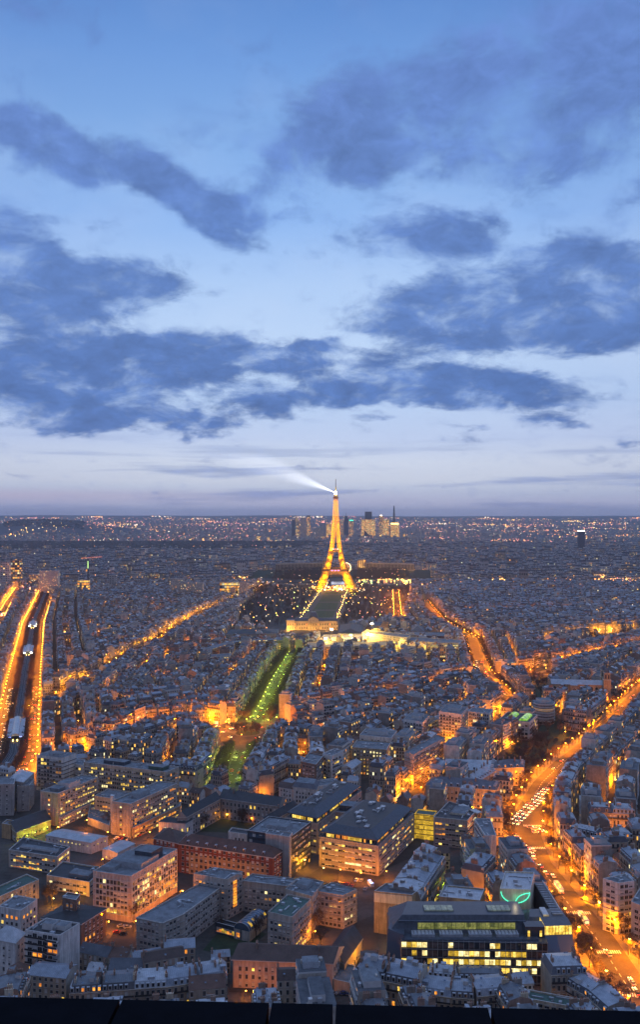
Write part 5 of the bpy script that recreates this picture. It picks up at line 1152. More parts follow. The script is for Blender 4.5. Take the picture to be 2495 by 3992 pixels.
for i, (x, y, p_) in enumerate(((1293,2490,52000),(1270,2510,38000),(1450,2484,90000),(1436,2500,60000),(1368,2497,26000),(1540,2520,60000),(1660,2528,30000),(1340,2495,40000))):
    X, Y = P(x, y+4, 14); zz_ = (31, 24, 38, 27, 24, 30, 30, 27)[i]; lamp('site_floodlight', (X, Y-(6 if i < 5 else 26), zz_), p_*1.5, (1, .58, .06) if i not in (4,) else (.75, 1, .7), None, 1.0)
    if i in (0, 1, 2, 3, 4):
        r = empty('floodlight_mast', (X, Y, 0)); tag(r, ORD[i]+' floodlight mast from the left on the bright building site', 'floodlight', 'floodlights of the building site'); m = MB(); m.bar((0, 0, 0), (0, 0, zz_), .3, 'iron'); link('mast', m.data('mast'), r); m = MB(); m.box((0, -.6, zz_-.6), (3.6, 1, 1.8), 'lamp_white' if i != 4 else 'lamp_green'); link('lamp_head', m.data('lamp_head'), r)
for x, y in ((1500,2508),(1560,2510),(1640,2522),(1700,2524),(1760,2522),(1800,2521)): X, Y = P(x, y, 8); lamp('court_fill_light', (X, Y-6, 12), 60000, (1, .56, .06), None, 1)  # added lights without fixtures, widening the gold glow over the ministry slabs
# right edge of the picture
r, Q, W_ = block('balcony_block', 'white rounded-balcony flats with a dark brown side wall at the right edge', 'apartment building', [(2352,3430),(2412,3448),(2475,3440),(2440,3410)], 26, 'white_wall', bay=2.6, lit=.1, bands=[2.9*i for i in range(1, 9)], **MD)
block('balcony_block', 'grey corner flats cut by the right edge of the picture', 'apartment building', [(2462,3520),(2560,3560),(2600,3490)], 22, 'grey_wall', bay=2.6, lit=.12, **MD)
block('green_flat_house', 'long low house with a dark green flat roof, bottom right', 'house', [(2001,3888),(2270,3938),(2282,3904)], 12, 'cream_wall', bay=2.8, lit=.12, fl=3, win=(1.8, 1.4), clutter=5, roofm='green_roof')
# ------------------------------------------------------------------ the ordinary houses: rows along the streets
SHORT = {'right_avenue': ('broad orange avenue', 'left of', 'right of'), 'green_avenue': ('lower green-lit avenue', 'left of', 'right of'), 'green_mall': ('upper green-lit avenue', 'left of', 'right of'),
 'metro_boulevard': ('raised railway boulevard', 'left of', 'right of'), 'centre_boulevard': ('busy central boulevard', 'left of', 'right of'), 'left_avenue': ('slanting yellow-lit avenue', 'left of', 'right of'),
 'west_street': ("roundabout's left street", 'in front of', 'behind'), 'east_street': ("roundabout's right street", 'behind', 'in front of'), 'school_street': ('narrow convent street', 'left of', 'right of'),
 'church_street': ('street before the church', 'behind', 'in front of'), 'garden_street': ('dark garden street', 'behind', 'in front of'), 'tower_street': ('street by the park', 'left of', 'right of'), 'far_left_street': ('far left street', 'left of', 'right of'), 'quay_street': ('far quay street', 'behind', 'in front of'), 'far_right_street': ('far right street', 'behind', 'in front of')}
for nm, (p, hw, hc, *_r) in STREETS.items():
    if hc: mark_line(p, hw)
mark_poly([(ROUND[0]+46*cos(t), ROUND[1]+46*sin(t)) for t in np.linspace(0, 2*pi, 20)[:-1]])
ax = lambda s, o: (-11.4+57.9*(s-1680)/923+o, s)      # axis of the lawns, through the palace and the iron tower
mark_poly([ax(1690, -150), ax(1690, 120), ax(2000, 190), ax(2760, 230), ax(2760, -230), ax(2000, -190)])
GARDENS = {'palace forecourt': [(1035,2460),(1335,2460),(1330,2508),(1190,2516),(1105,2516),(1060,2500)], 'hospital yard': [(215,3260),(520,3275),(640,3200),(430,3140)], 'school yard': [(150,3445),(340,3460),(330,3520),(170,3530)], 'striped hospital lawn': [(790,3705),(930,3730),(1040,3640),(880,3600)],
 'quadrangle garden': [(735,3240),(1000,3250),(1010,3180),(850,3165)], 'car park': [(1165,3435),(1480,3475),(1500,3412),(1250,3385)], 'junction left': [(1920,3180),(2030,3300),(2060,3240),(1960,3150)],
 'garden by the avenue': [(1850,3120),(2030,3060),(2240,2860),(2170,2790),(2050,2860),(1930,2980)], 'convent court': [(1860,3060),(1960,3090),(2060,3010),(1960,3000)],
 'street yard': [(400,3700),(530,3700),(545,3620),(440,3640)], 'lane': [(1395,3760),(1470,3760),(1480,3560),(1385,3600)], 'ochre court': [(890,3870),(1200,3880),(1310,3860),(1310,3820),(920,3790)], 'brick street': [(690,3500),(790,3440),(690,3400)],
 'hospital forecourt': [(1480,3400),(1640,3330),(1640,3260),(1500,3330)], 'boulevard park': [(2040,2640),(2100,2790),(2160,2660),(2130,2600)], 'right garden': [(2250,2530),(2495,2500),(2495,2470),(2300,2490)], 'alley': [(1650,3600),(1700,3600),(1770,3420),(1745,3410)], 'glass front': [(1540,3830),(2150,3830),(2150,3770),(1540,3770)]}
for q in GARDENS.values(): mark_poly([P(*c) for c in q])
ZONE = [(-300,3905),(-300,3075),(60,2990),(330,2960),(640,3015),(720,3040),(905,3090),(1100,3082),(1250,3075),(1420,3070),(1640,3130),(1700,3200),(1690,3500),(1700,3905)]
mark_poly([P(*q) for q in ZONE], 2)
HOUSES = []     # dicts
def free(X, Y, rz, w, d, mark=True, sh=1.0, mask=3):
    c, s = cos(rz), sin(rz); us = np.linspace(-w/2+sh, w/2-sh, 6); vs = np.linspace(-d/2+sh, d/2-sh, 6); UU, VV = np.meshgrid(us, vs)
    i, j = gi(X+UU*c-VV*s, Y+UU*s+VV*c)
    if (OCC[j, i] & mask).any(): return False
    if mark:
        us = np.linspace(-w/2+.5, w/2-.5, int(w)+2); vs = np.linspace(-d/2+.5, d/2-.5, int(d)+2); UU, VV = np.meshgrid(us, vs); i, j = gi(X+UU*c-VV*s, Y+UU*s+VV*c); OCC[j, i] |= 1
    return True
hr = random.Random(77); ORI = {}; SIDELAMPS = []
DESC = {'corner': ('hip-roofed stone house', 'corner stone house'), 'mansard': ('slate-roofed stone house', 'zinc-roofed stone house'), 'flat': ('flat-roofed pale block', 'white flat-roofed block'), 'low': ('low pitched-roof house', 'small pitched-roof house')}
def add_house(kind, X, Y, rz, w, d, key, sz=1.0, ti=None, lab=None):
    HOUSES.append(dict(kind=kind, X=X, Y=Y, rz=rz, w=w, d=d, sz=sz, ti=hr.randrange(len(TPL[kind])) if ti is None else ti, key=key, lab=lab)); ORI[(int(X//40), int(Y//40))] = rz
def row_px(pts, h, words, kind='mansard', depth=12.0, n=None, flip=False, chk=False):
    """a row whose eaves the photo shows along the given points; fronts look to the right of the walking direction"""
    W_ = [P(x, y, h) for x, y in pts]; idx = 0
    for a, b in zip(W_, W_[1:]):
        L = hypot(b[0]-a[0], b[1]-a[1]); cnt = n or max(1, round(L/14.5)); d = ((b[0]-a[0])/L, (b[1]-a[1])/L)
        for i in range(cnt):
            s = (i+.5)*L/cnt; nx, ny = -d[1], d[0]; X, Y = a[0]+d[0]*s+nx*depth/2, a[1]+d[1]*s+ny*depth/2; rz = atan2(d[1], d[0])
            if chk and not free(X, Y, rz, L/cnt, depth, mask=1): continue
            free(X, Y, rz, L/cnt, depth, mask=0); add_house(kind, X, Y, rz, L/cnt, depth, None, h/{'mansard': 17, 'flat': 20.9, 'low': 10.5}[kind], lab='%s %s' % (ordn(idx), words)); idx += 1
# rows in the foreground that the photo shows house by house
row_px([(268,3868),(648,3842),(887,3806)], 16, 'mansard house from the left in the dormered row along the bottom edge', depth=13)
row_px([(303,3701),(417,3722),(491,3731)], 10, 'white house from the left behind the dormered bottom row', 'low', 9)
row_px([(520,3765),(640,3745),(760,3735)], 11, 'jumbled zinc-roofed house from the left below the striped hospital', 'low', 10)
row_px([(420,3800),(560,3800),(720,3772)], 12, 'crowded back house from the left behind the dormered bottom row', 'low', 10)
row_px([(100,3835),(255,3850)], 9, 'low grey house from the left below the white flats', 'low', 12)
row_px([(735,3880),(880,3868)], 13, 'round-turreted grey house from the left at the bottom edge', 'low', 12)
row_px([(1080,3872),(1190,3868)], 12, 'blue-roofed house from the left below the ochre hospital', 'low', 11)
row_px([(1376,3793),(1632,3845)], 18, 'pink-lit mansard house from the left at the bottom centre', depth=16, n=2)
row_px([(1640,3868),(1760,3884),(1850,3890)], 14, 'slate-roofed dormer house from the left below the glass office', depth=13)
row_px([(1668,3800),(1790,3812),(1960,3815)], 12, 'dark house from the left pressed against the glass office', 'mansard', 9)
row_px([(1860,3880),(1990,3868)], 15, 'zinc-roofed house from the left beside the green flat roof', 'mansard', 13)
row_px([(2150,3795),(2290,3790)], 19, 'turreted stone house from the left under the glass prow', depth=14)
row_px([(2290,3800),(2380,3850),(2470,3925)][::-1], 15, 'grey mansard house from the bottom along the orange avenue edge', depth=13)
row_px([(2300,3160),(2480,3170)], 20, 'orange-lit mansard house from the left on the inner court', depth=12)
row_px([(2215,3235),(2330,3260),(2470,3262)], 17, 'grey inner house from the left behind the avenue corner', depth=11, chk=True)
row_px([(1640,3500),(1665,3460),(1738,3350)], 19, 'slate-roofed house from the near end on the alley', depth=18)
row_px([(1545,3420),(1610,3330),(1650,3300)][::-1], 17, 'grey house from the far end along the forecourt', 'mansard', 10, chk=True)
row_px([(1772,3430),(1800,3380),(1850,3330)][::-1], 18, 'grey house from the far end right of the green-lit alley', depth=13, chk=True)
row_px([(648,2990),(762,3003)], 19, 'stone mansard house from the left on the block left of the lower green avenue', depth=13)
row_px([(768,3000),(828,2945)], 19, 'stone mansard house from the near end facing the green avenue', depth=13)
row_px([(944,2990),(1010,3022)], 20, 'stone corner mansard from the left on the block right of the green avenue', depth=13)
row_px([(1014,3021),(1132,2962)], 20, 'orange-lit mansard from the corner running right of the green avenue', depth=13)
row_px([(1000,2905),(948,2985)], 19, 'stone mansard from the far end on the right kerb of the green avenue', depth=13)
row_px([(2200,2768),(2288,2781)], 20, 'orange-windowed mansard from the left on the block before the church', depth=13)
row_px([(2292,2780),(2366,2722)], 20, 'mansard from the near end fronting the avenue before the church', depth=13)
ROWOFF = [0, 19, 41.5, 60.5, 83, 102, 124.5, 143.5, 166, 185, 207.5, 226.5, 249, 268, 290, 309]
for j in range(16):
    for nm, (p, hw, hc, col, sp, pw, nrow, _w) in STREETS.items():
        if not hc or j >= (nrow if nm == 'right_avenue' else min(nrow, 4)): continue
        for side in (1, -1):
            pl_ = offset_line(p, side*(hw+ROWOFF[j]+6.2)); Lp = plen(pl_); s = hr.uniform(0, 4); idx = 0; phase = hr.uniform(0, 90)
            while s < Lp-5:
                q, d = along(pl_, s); X, Y = q
                far = Y > 1500
                r_ = hr.random(); mod = .34 if (X > -20 and Y < 1350 and j > 0) else .12
                kind = 'flat' if r_ < mod else ('low' if r_ < mod+(.05 if j == 0 else .1) else 'mansard')
                ti = hr.randrange(len(TPL[kind])); t = TPL[kind][ti]; w_ = t.w*hr.uniform(.92, 1.12); d_ = t.d if j == 0 else t.d*hr.uniform(.9, 1.05)
                if kind == 'low' and w_ > 14: w_ = 12
                s += w_/2; q, d = along(pl_, min(s, Lp)); X, Y = q
                ok = 345 < Y < 2720 and in_frame(X, Y, 20, 60) and ((s+phase) % 104 > 9.5)
                rz = atan2(d[1], d[0]); toward = (side > 0) == (j % 2 == 0)
                if not toward: rz += pi
                if side > 0: rz = rz if j % 2 == 0 else rz
                # front (-y) must look at the street: for the left side it looks right of the walking direction
                rz = atan2(d[1], d[0]) + (0 if (side > 0) == (j % 2 == 0) else pi)
                if ok and free(X, Y, rz, w_, d_):
                    add_house(kind, X, Y, rz, w_, d_, (nm, side, j), hr.uniform(.94, 1.08), ti)
                    if j % 2 == 1 and idx % 4 == 1 and Y < 1750 and hr.random() < .85:
                        n_ = (-d[1]*side, d[0]*side); SIDELAMPS.append((X+n_[0]*10.5, Y+n_[1]*10.5))
                    idx += 1; s += w_/2+.05
                else: s += -w_/2+3.0
PATCH = []; SP = 118
for gy_ in range(int(700/SP), int(2760/SP)+1):
    for gx_ in range(-10, 11): PATCH.append((gx_*SP+hr.uniform(-35, 35), gy_*SP+hr.uniform(-35, 35)))
hr.shuffle(PATCH)
for pi_, (X0, Y0) in enumerate(PATCH):
    if not in_frame(X0, Y0, 15, 200): continue
    base_ = next((ORI[k] for k in ((int(X0//40)+a, int(Y0//40)+b) for a in (0, 1, -1, 2, -2, 3, -3) for b in (0, 1, -1, 2, -2, 3, -3)) if k in ORI), 0); rz0 = base_+hr.uniform(-.25, .25)
    c_, s_ = cos(rz0), sin(rz0)
    for j, v in enumerate((-72, -53, -30.5, -11.5, 11, 30, 52.5, 71.5)):
        u = -85+hr.uniform(0, 6); gap = hr.uniform(-60, 60)
        while u < 85:
            r_ = hr.random(); kind = 'flat' if r_ < (.3 if (X0 > -20 and Y0 < 1350) else .13) else ('low' if r_ < .2 else 'mansard'); ti = hr.randrange(len(TPL[kind])); t = TPL[kind][ti]; w_ = min(t.w*hr.uniform(.9, 1.15), 19); d_ = t.d
            u += w_/2; X, Y = X0+u*c_-v*s_, Y0+u*s_+v*c_; rz = rz0+(0 if j % 2 else pi)
            if abs(u-gap) > 9 and 650 < Y < 2740 and in_frame(X, Y, 20, 60) and free(X, Y, rz, w_, d_): 
                add_house(kind, X, Y, rz, w_, d_, ('patch', pi_, 0), hr.uniform(.93, 1.09), ti); u += w_/2+.05
                if j % 2 == 0 and Y < 2100 and hr.random() < .22: SIDELAMPS.append((X+sin(rz0+pi)*(d_/2+4.5), Y-cos(rz0+pi)*(d_/2+4.5)))
            else: u += -w_/2+3
for _ in range(26000):      # courtyard houses in what is left
    Y = 380+hr.random()**.75*1400; X = hr.uniform(-.40, .40)*Y
    if not in_frame(X, Y, 15, 20): continue
    qx, qy = px(X, Y, 10)
    if Y < 640 and (qy < 3700 if qx < 1700 else qy < 3300 and qx < 2100): continue
    rz = ORI.get((int(X//40), int(Y//40)))
    if rz is None: rz = next((ORI[k] for k in ((int(X//40)+a, int(Y//40)+b) for a in (-1, 0, 1) for b in (-1, 0, 1)) if k in ORI), None)
    if rz is None: continue
    rz += hr.choice((0, pi/2, pi)); kind = 'low' if hr.random() < .75 else 'mansard'; w_, d_ = hr.uniform(7, 13), hr.uniform(7, 10)
    if Y < 640: kind = 'low'
    if hr.random() < .45 and free(X, Y, rz, w_, d_, sh=.3, mask=1): add_house(kind, X, Y, rz, w_, d_, ('court', 0, 0), hr.uniform(.75, 1.1))
    if len(HOUSES) > 6600: break
for h_ in HOUSES:      # houses with a free side are corner houses
    if h_['kind'] != 'mansard': continue
    c_, s_ = cos(h_['rz']), sin(h_['rz'])
    for sx in (-1, 1):
        u = sx*(h_['w']/2+3.5); i, j = gi(h_['X']+u*c_, h_['Y']+u*s_)
        if not OCC[j, i] & 1 or hypot(h_['w'], h_['d']) < 15: h_['kind'] = 'corner'; h_['ti'] %= 8; break
NEAR_WIN, NEAR_THINGS = 62, 292
def vis(h_):
    x, y = px(h_['X'], h_['Y'], 18); return -30 < x < 2525 and y < 3885
order = sorted([h_ for h_ in HOUSES if vis(h_)], key=lambda q: (q['lab'] is None, hypot(q['X'], q['Y'])))
things = order[:NEAR_THINGS]; tid = {id(h_) for h_ in things}
cnts = {}; PN = [0]; mass = Cat(); lowmass = Cat()
for h_ in sorted(HOUSES, key=lambda q: hypot(q['X'], q['Y'])):
    kind = h_['kind']; t = TPL[kind][h_['ti']]; k = hr.randint(0, 190); key = h_['key']
    if id(h_) not in tid:
        if h_['Y'] < 1450 or kind == 'flat' and h_['Y'] < 1700:
            mass.add(*inst(*t.whole, h_['w']/t.w, h_['d']/t.d, h_['sz'], h_['rz'], (h_['X'], h_['Y'], 0), k))
        else:
            tl = TLOD[kind][h_['ti'] % len(TLOD[kind])]; ww = np.ptp(tl[0][:, 0]); dd = np.ptp(tl[0][:, 1]); lowmass.add(*inst(*tl, h_['w']/ww, h_['d']/dd, h_['sz'], h_['rz'], (h_['X'], h_['Y'], 0), k))
        continue
    near = things.index(h_) < NEAR_WIN
    lab = h_['lab']
    if lab is None:
        nm, side, j = key; cnts[key] = cnts.get(key, -1)+1; ds = hr.choice(DESC[kind]) if kind not in ('mansard', 'corner') else DESC[kind][0 if t.parts[1][1].m[0] == 'slate_roof' else 1]
        if nm == 'patch': lab = '%s %s of the inner blocks away from the avenues' % (ordn(PN[0]), ds); PN[0] += 1
        elif nm == 'court': lab = '%s nearest %s squeezed into the courts between the street rows' % (ordn(cnts[key]), 'backyard house')
        else:
            st, l_, r_ = SHORT[nm]; lab = '%s %s %s the %s, %s row back' % (ordn(cnts[key]), ds, l_ if side > 0 else r_, st, ORD[j]) if j else '%s %s fronting the %s, %s side' % (ordn(cnts[key]), ds, st, {'left of': 'left', 'right of': 'right', 'behind': 'far', 'in front of': 'near'}[l_ if side > 0 else r_])
    if near:
        rr = random.Random(k*31+h_['ti']); t = {'flat': tpl_flat, 'low': tpl_low}[kind](rr, None, h_['w'], h_['d'], geom=True, near=True) if kind in ('flat', 'low') else tpl_mansard(rr, 5, h_['w'], h_['d'], geom=True, near=True, hip=kind == 'corner')
    root = empty('apartment_building' if kind != 'low' else 'town_house', (h_['X'], h_['Y'], 0), h_['rz'], (h_['w']/t.w, h_['d']/t.d, h_['sz'])); tag(root, lab, 'apartment building' if kind != 'low' else 'house', 'houses of the city blocks')
    if not hasattr(t, 'cache'): t.cache = {}
    for i, (pn, mb) in enumerate(t.parts):
        if pn in ('wall', 'roof'):
            V, T, L, M, U = mb.arr(); link(pn, mesh_from(pn, V, T, L, M, U+np.array((200.0*k, 0))), root)
        else:
            if i not in t.cache: t.cache[i] = mb.data(pn)
            link(pn, t.cache[i], root)
    if near and t.wins:
        front = -(-sin(h_['rz']+pi)*0) ; ny = (sin(h_['rz']), -cos(h_['rz'])); fr = -(ny[0]*h_['X']+ny[1]*h_['Y']) > 0; sy = -1 if fr else 1; rr = random.Random(k); sp_ = []
        for (s_, x, z, ww, wh) in t.wins:
            if s_ != sy or rr.random() < .06: continue
            on = rr.choice(('lit_window_orange', 'lit_window_yellow', 'lit_window_orange')) if rr.random() < .1 else ('dark_glass' if rr.random() < .8 else 'white_trim')
            sp_.append((x, s_*(t.d/2+.0), z, 0 if s_ < 0 else pi, window_mesh(ww, wh, on)))
        put_windows(root, sp_)
tag(link('city_houses', mass.data('city_houses')), 'packed pale stone houses with blue-grey roofs filling the middle distance', 'houses', kind='stuff')
tag(link('distant_houses', lowmass.data('distant_houses')), 'dense far rows of pale houses with blue-grey roofs around the tower', 'houses', kind='stuff')
print('HOUSES', len(HOUSES), 'things', len(things), 'things reach', max(h_['Y'] for h_ in things))
# ------------------------------------------------------------------ street lamps
LCOL = {'orange': (1, .25, .0), 'yellow': (1, .36, .004), 'green': (.72, 1, .04), 'white': (1, .9, .7)}
er = random.Random(9)
LAMPS = []
for nm, (p, hw, hc, col, sp, pw, nrow, words) in STREETS.items():
    if not hc: continue
    L = plen(p); n = int(L/sp)
    for side in (1, -1):
        q_ = offset_line(p, side*(hc+1.0)); Lq = plen(q_)
        for i in range(n):
            q, d = along(q_, Lq*(i+(.25 if side > 0 else .75))/n)
            if nm == 'left_avenue' and (1140 < q[1] < 1235 or 1330 < q[1] < 1410 or q[1] > 1980 and i % 3): continue
            LAMPS.append(dict(X=q[0], Y=q[1], a=atan2(-d[0]*side, d[1]*side)+pi/2, col=col, pw=pw*er.uniform(.75, 1.2), key=(nm, side), h=6.0 if col == 'green' else 9.0))
for (X, Y) in SIDELAMPS: LAMPS.append(dict(X=X, Y=Y, a=er.uniform(0, 6), col='orange', pw=er.uniform(4500, 12000), key=('side', 0), h=6.5))
SINGLE = [  # lamps the photo shows one by one: column, row of the lamp head, height, colour, power, words
 (632,3538,8,'orange',6500,'first star-bright orange lamp between office block and striped hospital'),(672,3511,8,'orange',6500,'second star-bright orange lamp between office block and striped hospital'),
 (218,3222,7,'orange',5500,'orange lamp at the foot of the lit hospital slab'),(330,3195,7,'orange',4500,'orange lamp in the hospital yard near the dark shed'),(412,3242,6,'orange',4500,'orange lamp before the hospital flue'),(475,3252,6,'orange',4500,'orange lamp at the podium corner of the hospital slab'),(576,3241,6,'orange',5500,'orange lamp before the lit hospital podium'),(393,3347,5,'orange',4500,'orange lamp beside the small white annex'),
 (100,3256,4.5,'green',1400,'first green-yellow wall lamp on the workshop side'),(130,3244,4.5,'green',1400,'second green-yellow wall lamp on the workshop side'),(178,3223,4.5,'green',1400,'third green-yellow wall lamp on the workshop side'),
 (200,3500,5,'yellow',4200,'yellow lamp lighting the school yard'),(290,3480,5,'yellow',3600,'yellow lamp under the school wing front'),(357,3625,5,'orange',2600,'left wall lamp on the brick school'),(387,3608,5,'orange',2600,'right wall lamp on the brick school'),(414,3590,6,'orange',4200,'orange lamp at the corner of the brick school'),(520,3588,6,'orange',4200,'orange lamp over the parked cars'),
 (1245,3790,6,'green',3000,'green-yellow wall lamp on the ochre hospital'),(1362,3620,9,'orange',6500,'star-bright orange lamp at the hall roof end'),(1418,3705,9,'yellow',5500,'tall yellow lamp in the narrow lane'),(1253,3381,7,'yellow',8000,'star-bright yellow lamp at the modern hospital corner'),
 (1698,3487,6,'green',2200,'green lamp in the alley'),(1738,3440,7,'green',2600,'green lamp at the alley bend'),(976,3188,4,'orange',1200,'lamp under the quadrangle arcade'),(880,3174,4,'yellow',1800,'bright arcade lamp in the quadrangle'),
 (1100,3640,6,'orange',5000,'orange lamp at the striped hospital lane'),(1220,3628,6,'orange',5000,'orange lamp under the bare tree by the striped hospital'),(950,3860,5,'orange',2500,'left orange lamp before the ochre hospital'),(1150,3862,5,'orange',2500,'right orange lamp before the ochre hospital'),(760,3445,8,'orange',6500,'orange lamp in the street below the brick range'),(700,3470,8,'orange',6500,'orange lamp at the brick range corner'),
 (1135,3361,6,'orange',3000,'small lamp at the foot of the black office cube'),(1180,3350,7,'yellow',6000,'yellow lamp in the passage beside the black cube'),(1500,3395,6,'orange',6000,'orange lamp over the hospital car park'),(1400,3400,6,'orange',6500,'orange lamp along the modern hospital front'),(1320,3388,6,'orange',6500,'orange lamp by the modern hospital doors'),
 (1870,3145,6,'orange',3600,'orange lamp at the convent wall'),(2205,3640,6,'orange',4000,'orange lamp in the trees beside the glass prow'),(1020,3098,6,'orange',4500,'bright lamp before the right corner block'),(1150,3100,6,'orange',4500,'orange lamp by the white row houses'),(1000,3118,6,'orange',4500,'orange lamp at the corner block door'),
 (1560,2985,7,'orange',7000,'orange lamp at the brick-striped flats'),(1660,2990,7,'orange',7000,'orange lamp on the narrow convent street corner'),(2200,2850,6,'orange',6000,'orange lamp beside the avenue block'),(1533,2618,6,'orange',7000,'orange lamp on the white gabled house'),(500,2832,6,'yellow',7000,'bright lamp in the side street left of the roundabout'),(674,2833,6,'orange',7000,'orange lamp in the mansard side street'),(1480,2750,6,'orange',5000,'orange lamp in the court of mansard houses'),(1000,3000,5,'green',2500,'green lamp among the parked cars of the avenue'),
]
SINGLE += [(px(ROUND[0]+33*cos(t), ROUND[1]+33*sin(t), 7)[0], px(ROUND[0]+33*cos(t), ROUND[1]+33*sin(t), 7)[1], 7, 'orange', 9000, '%s orange lamp round the outer kerb of the roundabout' % ordn(i)) for i, t in enumerate(np.linspace(.3, 6.0, 9))]
for (x, y, h, col, pw, lab) in SINGLE:
    X, Y = P(x, y, h); LAMPS.append(dict(X=X, Y=Y, a=0, col=col, pw=pw*(.55 if Y < 640 else 1), key=None, h=h, lab=lab))
def lamp_parts(col):
    pole = MB(); pole.bar((0, 0, 0), (0, 0, 1), .02, 'iron', 6, .012); arm = MB(); arm.bar((0, 0, .99), (.16, 0, 1.0), .008, 'iron'); hd = MB(); hd.box((.19, 0, .985), (.10, .05, .028), 'iron')
    bl = MB(); bl.dome((0, 0, 0), .062, .062, 'lamp_'+col, 8, 3); b2 = MB(); [b2.face([(p[0]+.19, p[1], .985-p[2]) for p in f_][::-1], 'lamp_'+col) for f_ in [[bl.v[i] for i in f] for f in bl.f]]
    return pole.data('pole'), arm.data('arm'), hd.data('lamp_head'), b2.data('bulb')
LP = {c: lamp_parts(c) for c in LCOL}
LAMPS = [l for l in LAMPS if in_frame(l['X'], l['Y'], l['h'], 30)]
LAMPS.sort(key=lambda l: (l['key'] is not None, hypot(l['X'], l['Y'])))
lc = {}; farl = MB()
for i, l in enumerate(sorted(LAMPS, key=lambda l: hypot(l['X'], l['Y']))): l['near'] = i < 285
for l in LAMPS:
    c = l['col']; hx, hy = l['X']+cos(l['a'])*.19*l['h'], l['Y']+sin(l['a'])*.19*l['h']
    if l['near']:
        key = l['key']
        if key is None: lab = l['lab']
        else:
            lc[key] = lc.get(key, -1)+1; nm, side = key
            lab = '%s nearest small lamp in the back streets between house rows' % ordn(lc[key]) if nm == 'side' else '%s %s street lamp %s the %s' % (ordn(lc[key]), c, {'left of': 'on the left of', 'right of': 'on the right of', 'behind': 'on the far side of', 'in front of': 'on the near side of'}[SHORT[nm][1 if side > 0 else 2]], SHORT[nm][0])
        r = empty('street_lamp', (l['X'], l['Y'], 0), l['a'], (l['h'],)*3); tag(r, lab, 'street lamp', 'street lamps'); a, b, d, e = LP[c]
        link('pole', a, r); link('arm', b, r); h_ = link('lamp_head', d, r); link('bulb', e, h_)
    else:
        s = 1.0 if l['Y'] < 1500 else 1.5
        farl.bar((l['X'], l['Y'], 0), (l['X'], l['Y'], l['h']), .1, 'iron', 4); farl.box((hx, hy, l['h']-.3*s), (.6*s, .6*s, .45*s), 'lamp_'+c)
    deep = l['key'] and l['key'][0] in ('right_avenue', 'metro_boulevard', 'centre_boulevard') and len(lamp.cache) >= 0 and (int(l['X']*7) % 3 != 0)
    o_ = lamp('lamp_light', (hx, hy, l['h']*.86), round(l['pw']*(1.8 if l['col'] == 'green' else 5.0 if deep else 2.0), -2), LCOL[c], None, .35, 158 if deep else None)
tag(link('distant_street_lamps', farl.data('distant_street_lamps')), 'glowing rows of far street lamps along the avenues', 'street lamps', kind='stuff')

# ------------------------------------------------------------------ bare winter trees
def tree_mb(seed, twigs=420, ht=11.0, mats=('bark', 'twig')):
    rr = random.Random(seed); tk, cr = MB(), MB(); th = ht*.3; tk.bar((0, 0, 0), (0, 0, th), .22, mats[0], 6, .16); ends = []
    for i in range(9):
        a = i*2.4+rr.uniform(-.4, .4); e = (cos(a)*rr.uniform(1.2, 3.4), sin(a)*rr.uniform(1.2, 3.4), th+rr.uniform(1.8, ht*.55)); tk.bar((0, 0, th-.2), e, .11, mats[0], 4, .05); ends.append(e)
        for _ in range(2): f = (e[0]+rr.uniform(-1.5, 1.5), e[1]+rr.uniform(-1.5, 1.5), min(ht*.95, e[2]+rr.uniform(.5, 2.4))); tk.bar(e, f, .05, mats[0], 3, .02); ends.append(f)
    for i in range(twigs):
        e = rr.choice(ends); d = np.array((rr.gauss(0, 1), rr.gauss(0, 1), rr.gauss(.5, .8))); d *= rr.uniform(.5, 1.7)/np.linalg.norm(d); p = np.array(e)+np.array((rr.gauss(0, .5), rr.gauss(0, .5), rr.gauss(0, .4)))
        s_ = np.cross(d, (rr.gauss(0, 1), rr.gauss(0, 1), rr.gauss(0, 1))); s_ *= rr.uniform(.05, .12)/(np.linalg.norm(s_)+1e-6)
        cr.face([p-s_, p+s_, p+d+s_*.3, p+d-s_*.3], mats[1], [(0, 0)]*4)
    return tk, cr
TREES = [tree_mb(s, 700) for s in range(5)]; TD = [(a.data('trunk'), b.data('crown')) for a, b in TREES]; TW = []
for a, b in TREES: m = MB(); m.add(a); m.add(b); TW.append(m.arr())
small = [tree_mb(20+s, 130, 10, ('bark', 'twig')) for s in range(4)]; SW = []
for a, b in small: m = MB(); m.add(a); m.add(b); SW.append(m.arr())
TL = []
def tree_row(nm, off, sp, word, s0=0.0, s1=1.0, jit=.6):
    p = offset_line(STREETS[nm][0], off); L = plen(p); n = int(L*(s1-s0)/sp)
    for i in range(n):
        if er.random() < .08: continue
        q, d = along(p, L*s0+(i+.5)*sp); TL.append((q[0]+er.uniform(-jit, jit), q[1]+er.uniform(-jit, jit), er.uniform(.8, 1.15), word))
tree_row('right_avenue', 12.5, 12, 'on the left pavement of the broad orange avenue'); tree_row('right_avenue', -12.5, 12, 'on the right pavement of the broad orange avenue')
for o in (-9.5, -15, 9.5, 15): tree_row('green_mall', o, 9, '%s row of the upper green-lit avenue' % {-9.5: 'inner right', -15: 'outer right', 9.5: 'inner left', 15: 'outer left'}[o])
for o in (-9, -14, 9, 14): tree_row('green_avenue', o, 9, '%s row of the lower green-lit avenue' % {-9: 'inner right', -14: 'outer right', 9: 'inner left', 14: 'outer left'}[o])
for o in (-8, 8): tree_row('metro_boulevard', o, 9, 'on the %s side of the raised railway' % ('left' if o > 0 else 'right'))
for o in (-13, 13): tree_row('centre_boulevard', o, 9, 'on the %s of the busy central boulevard' % ('left' if o > 0 else 'right'))
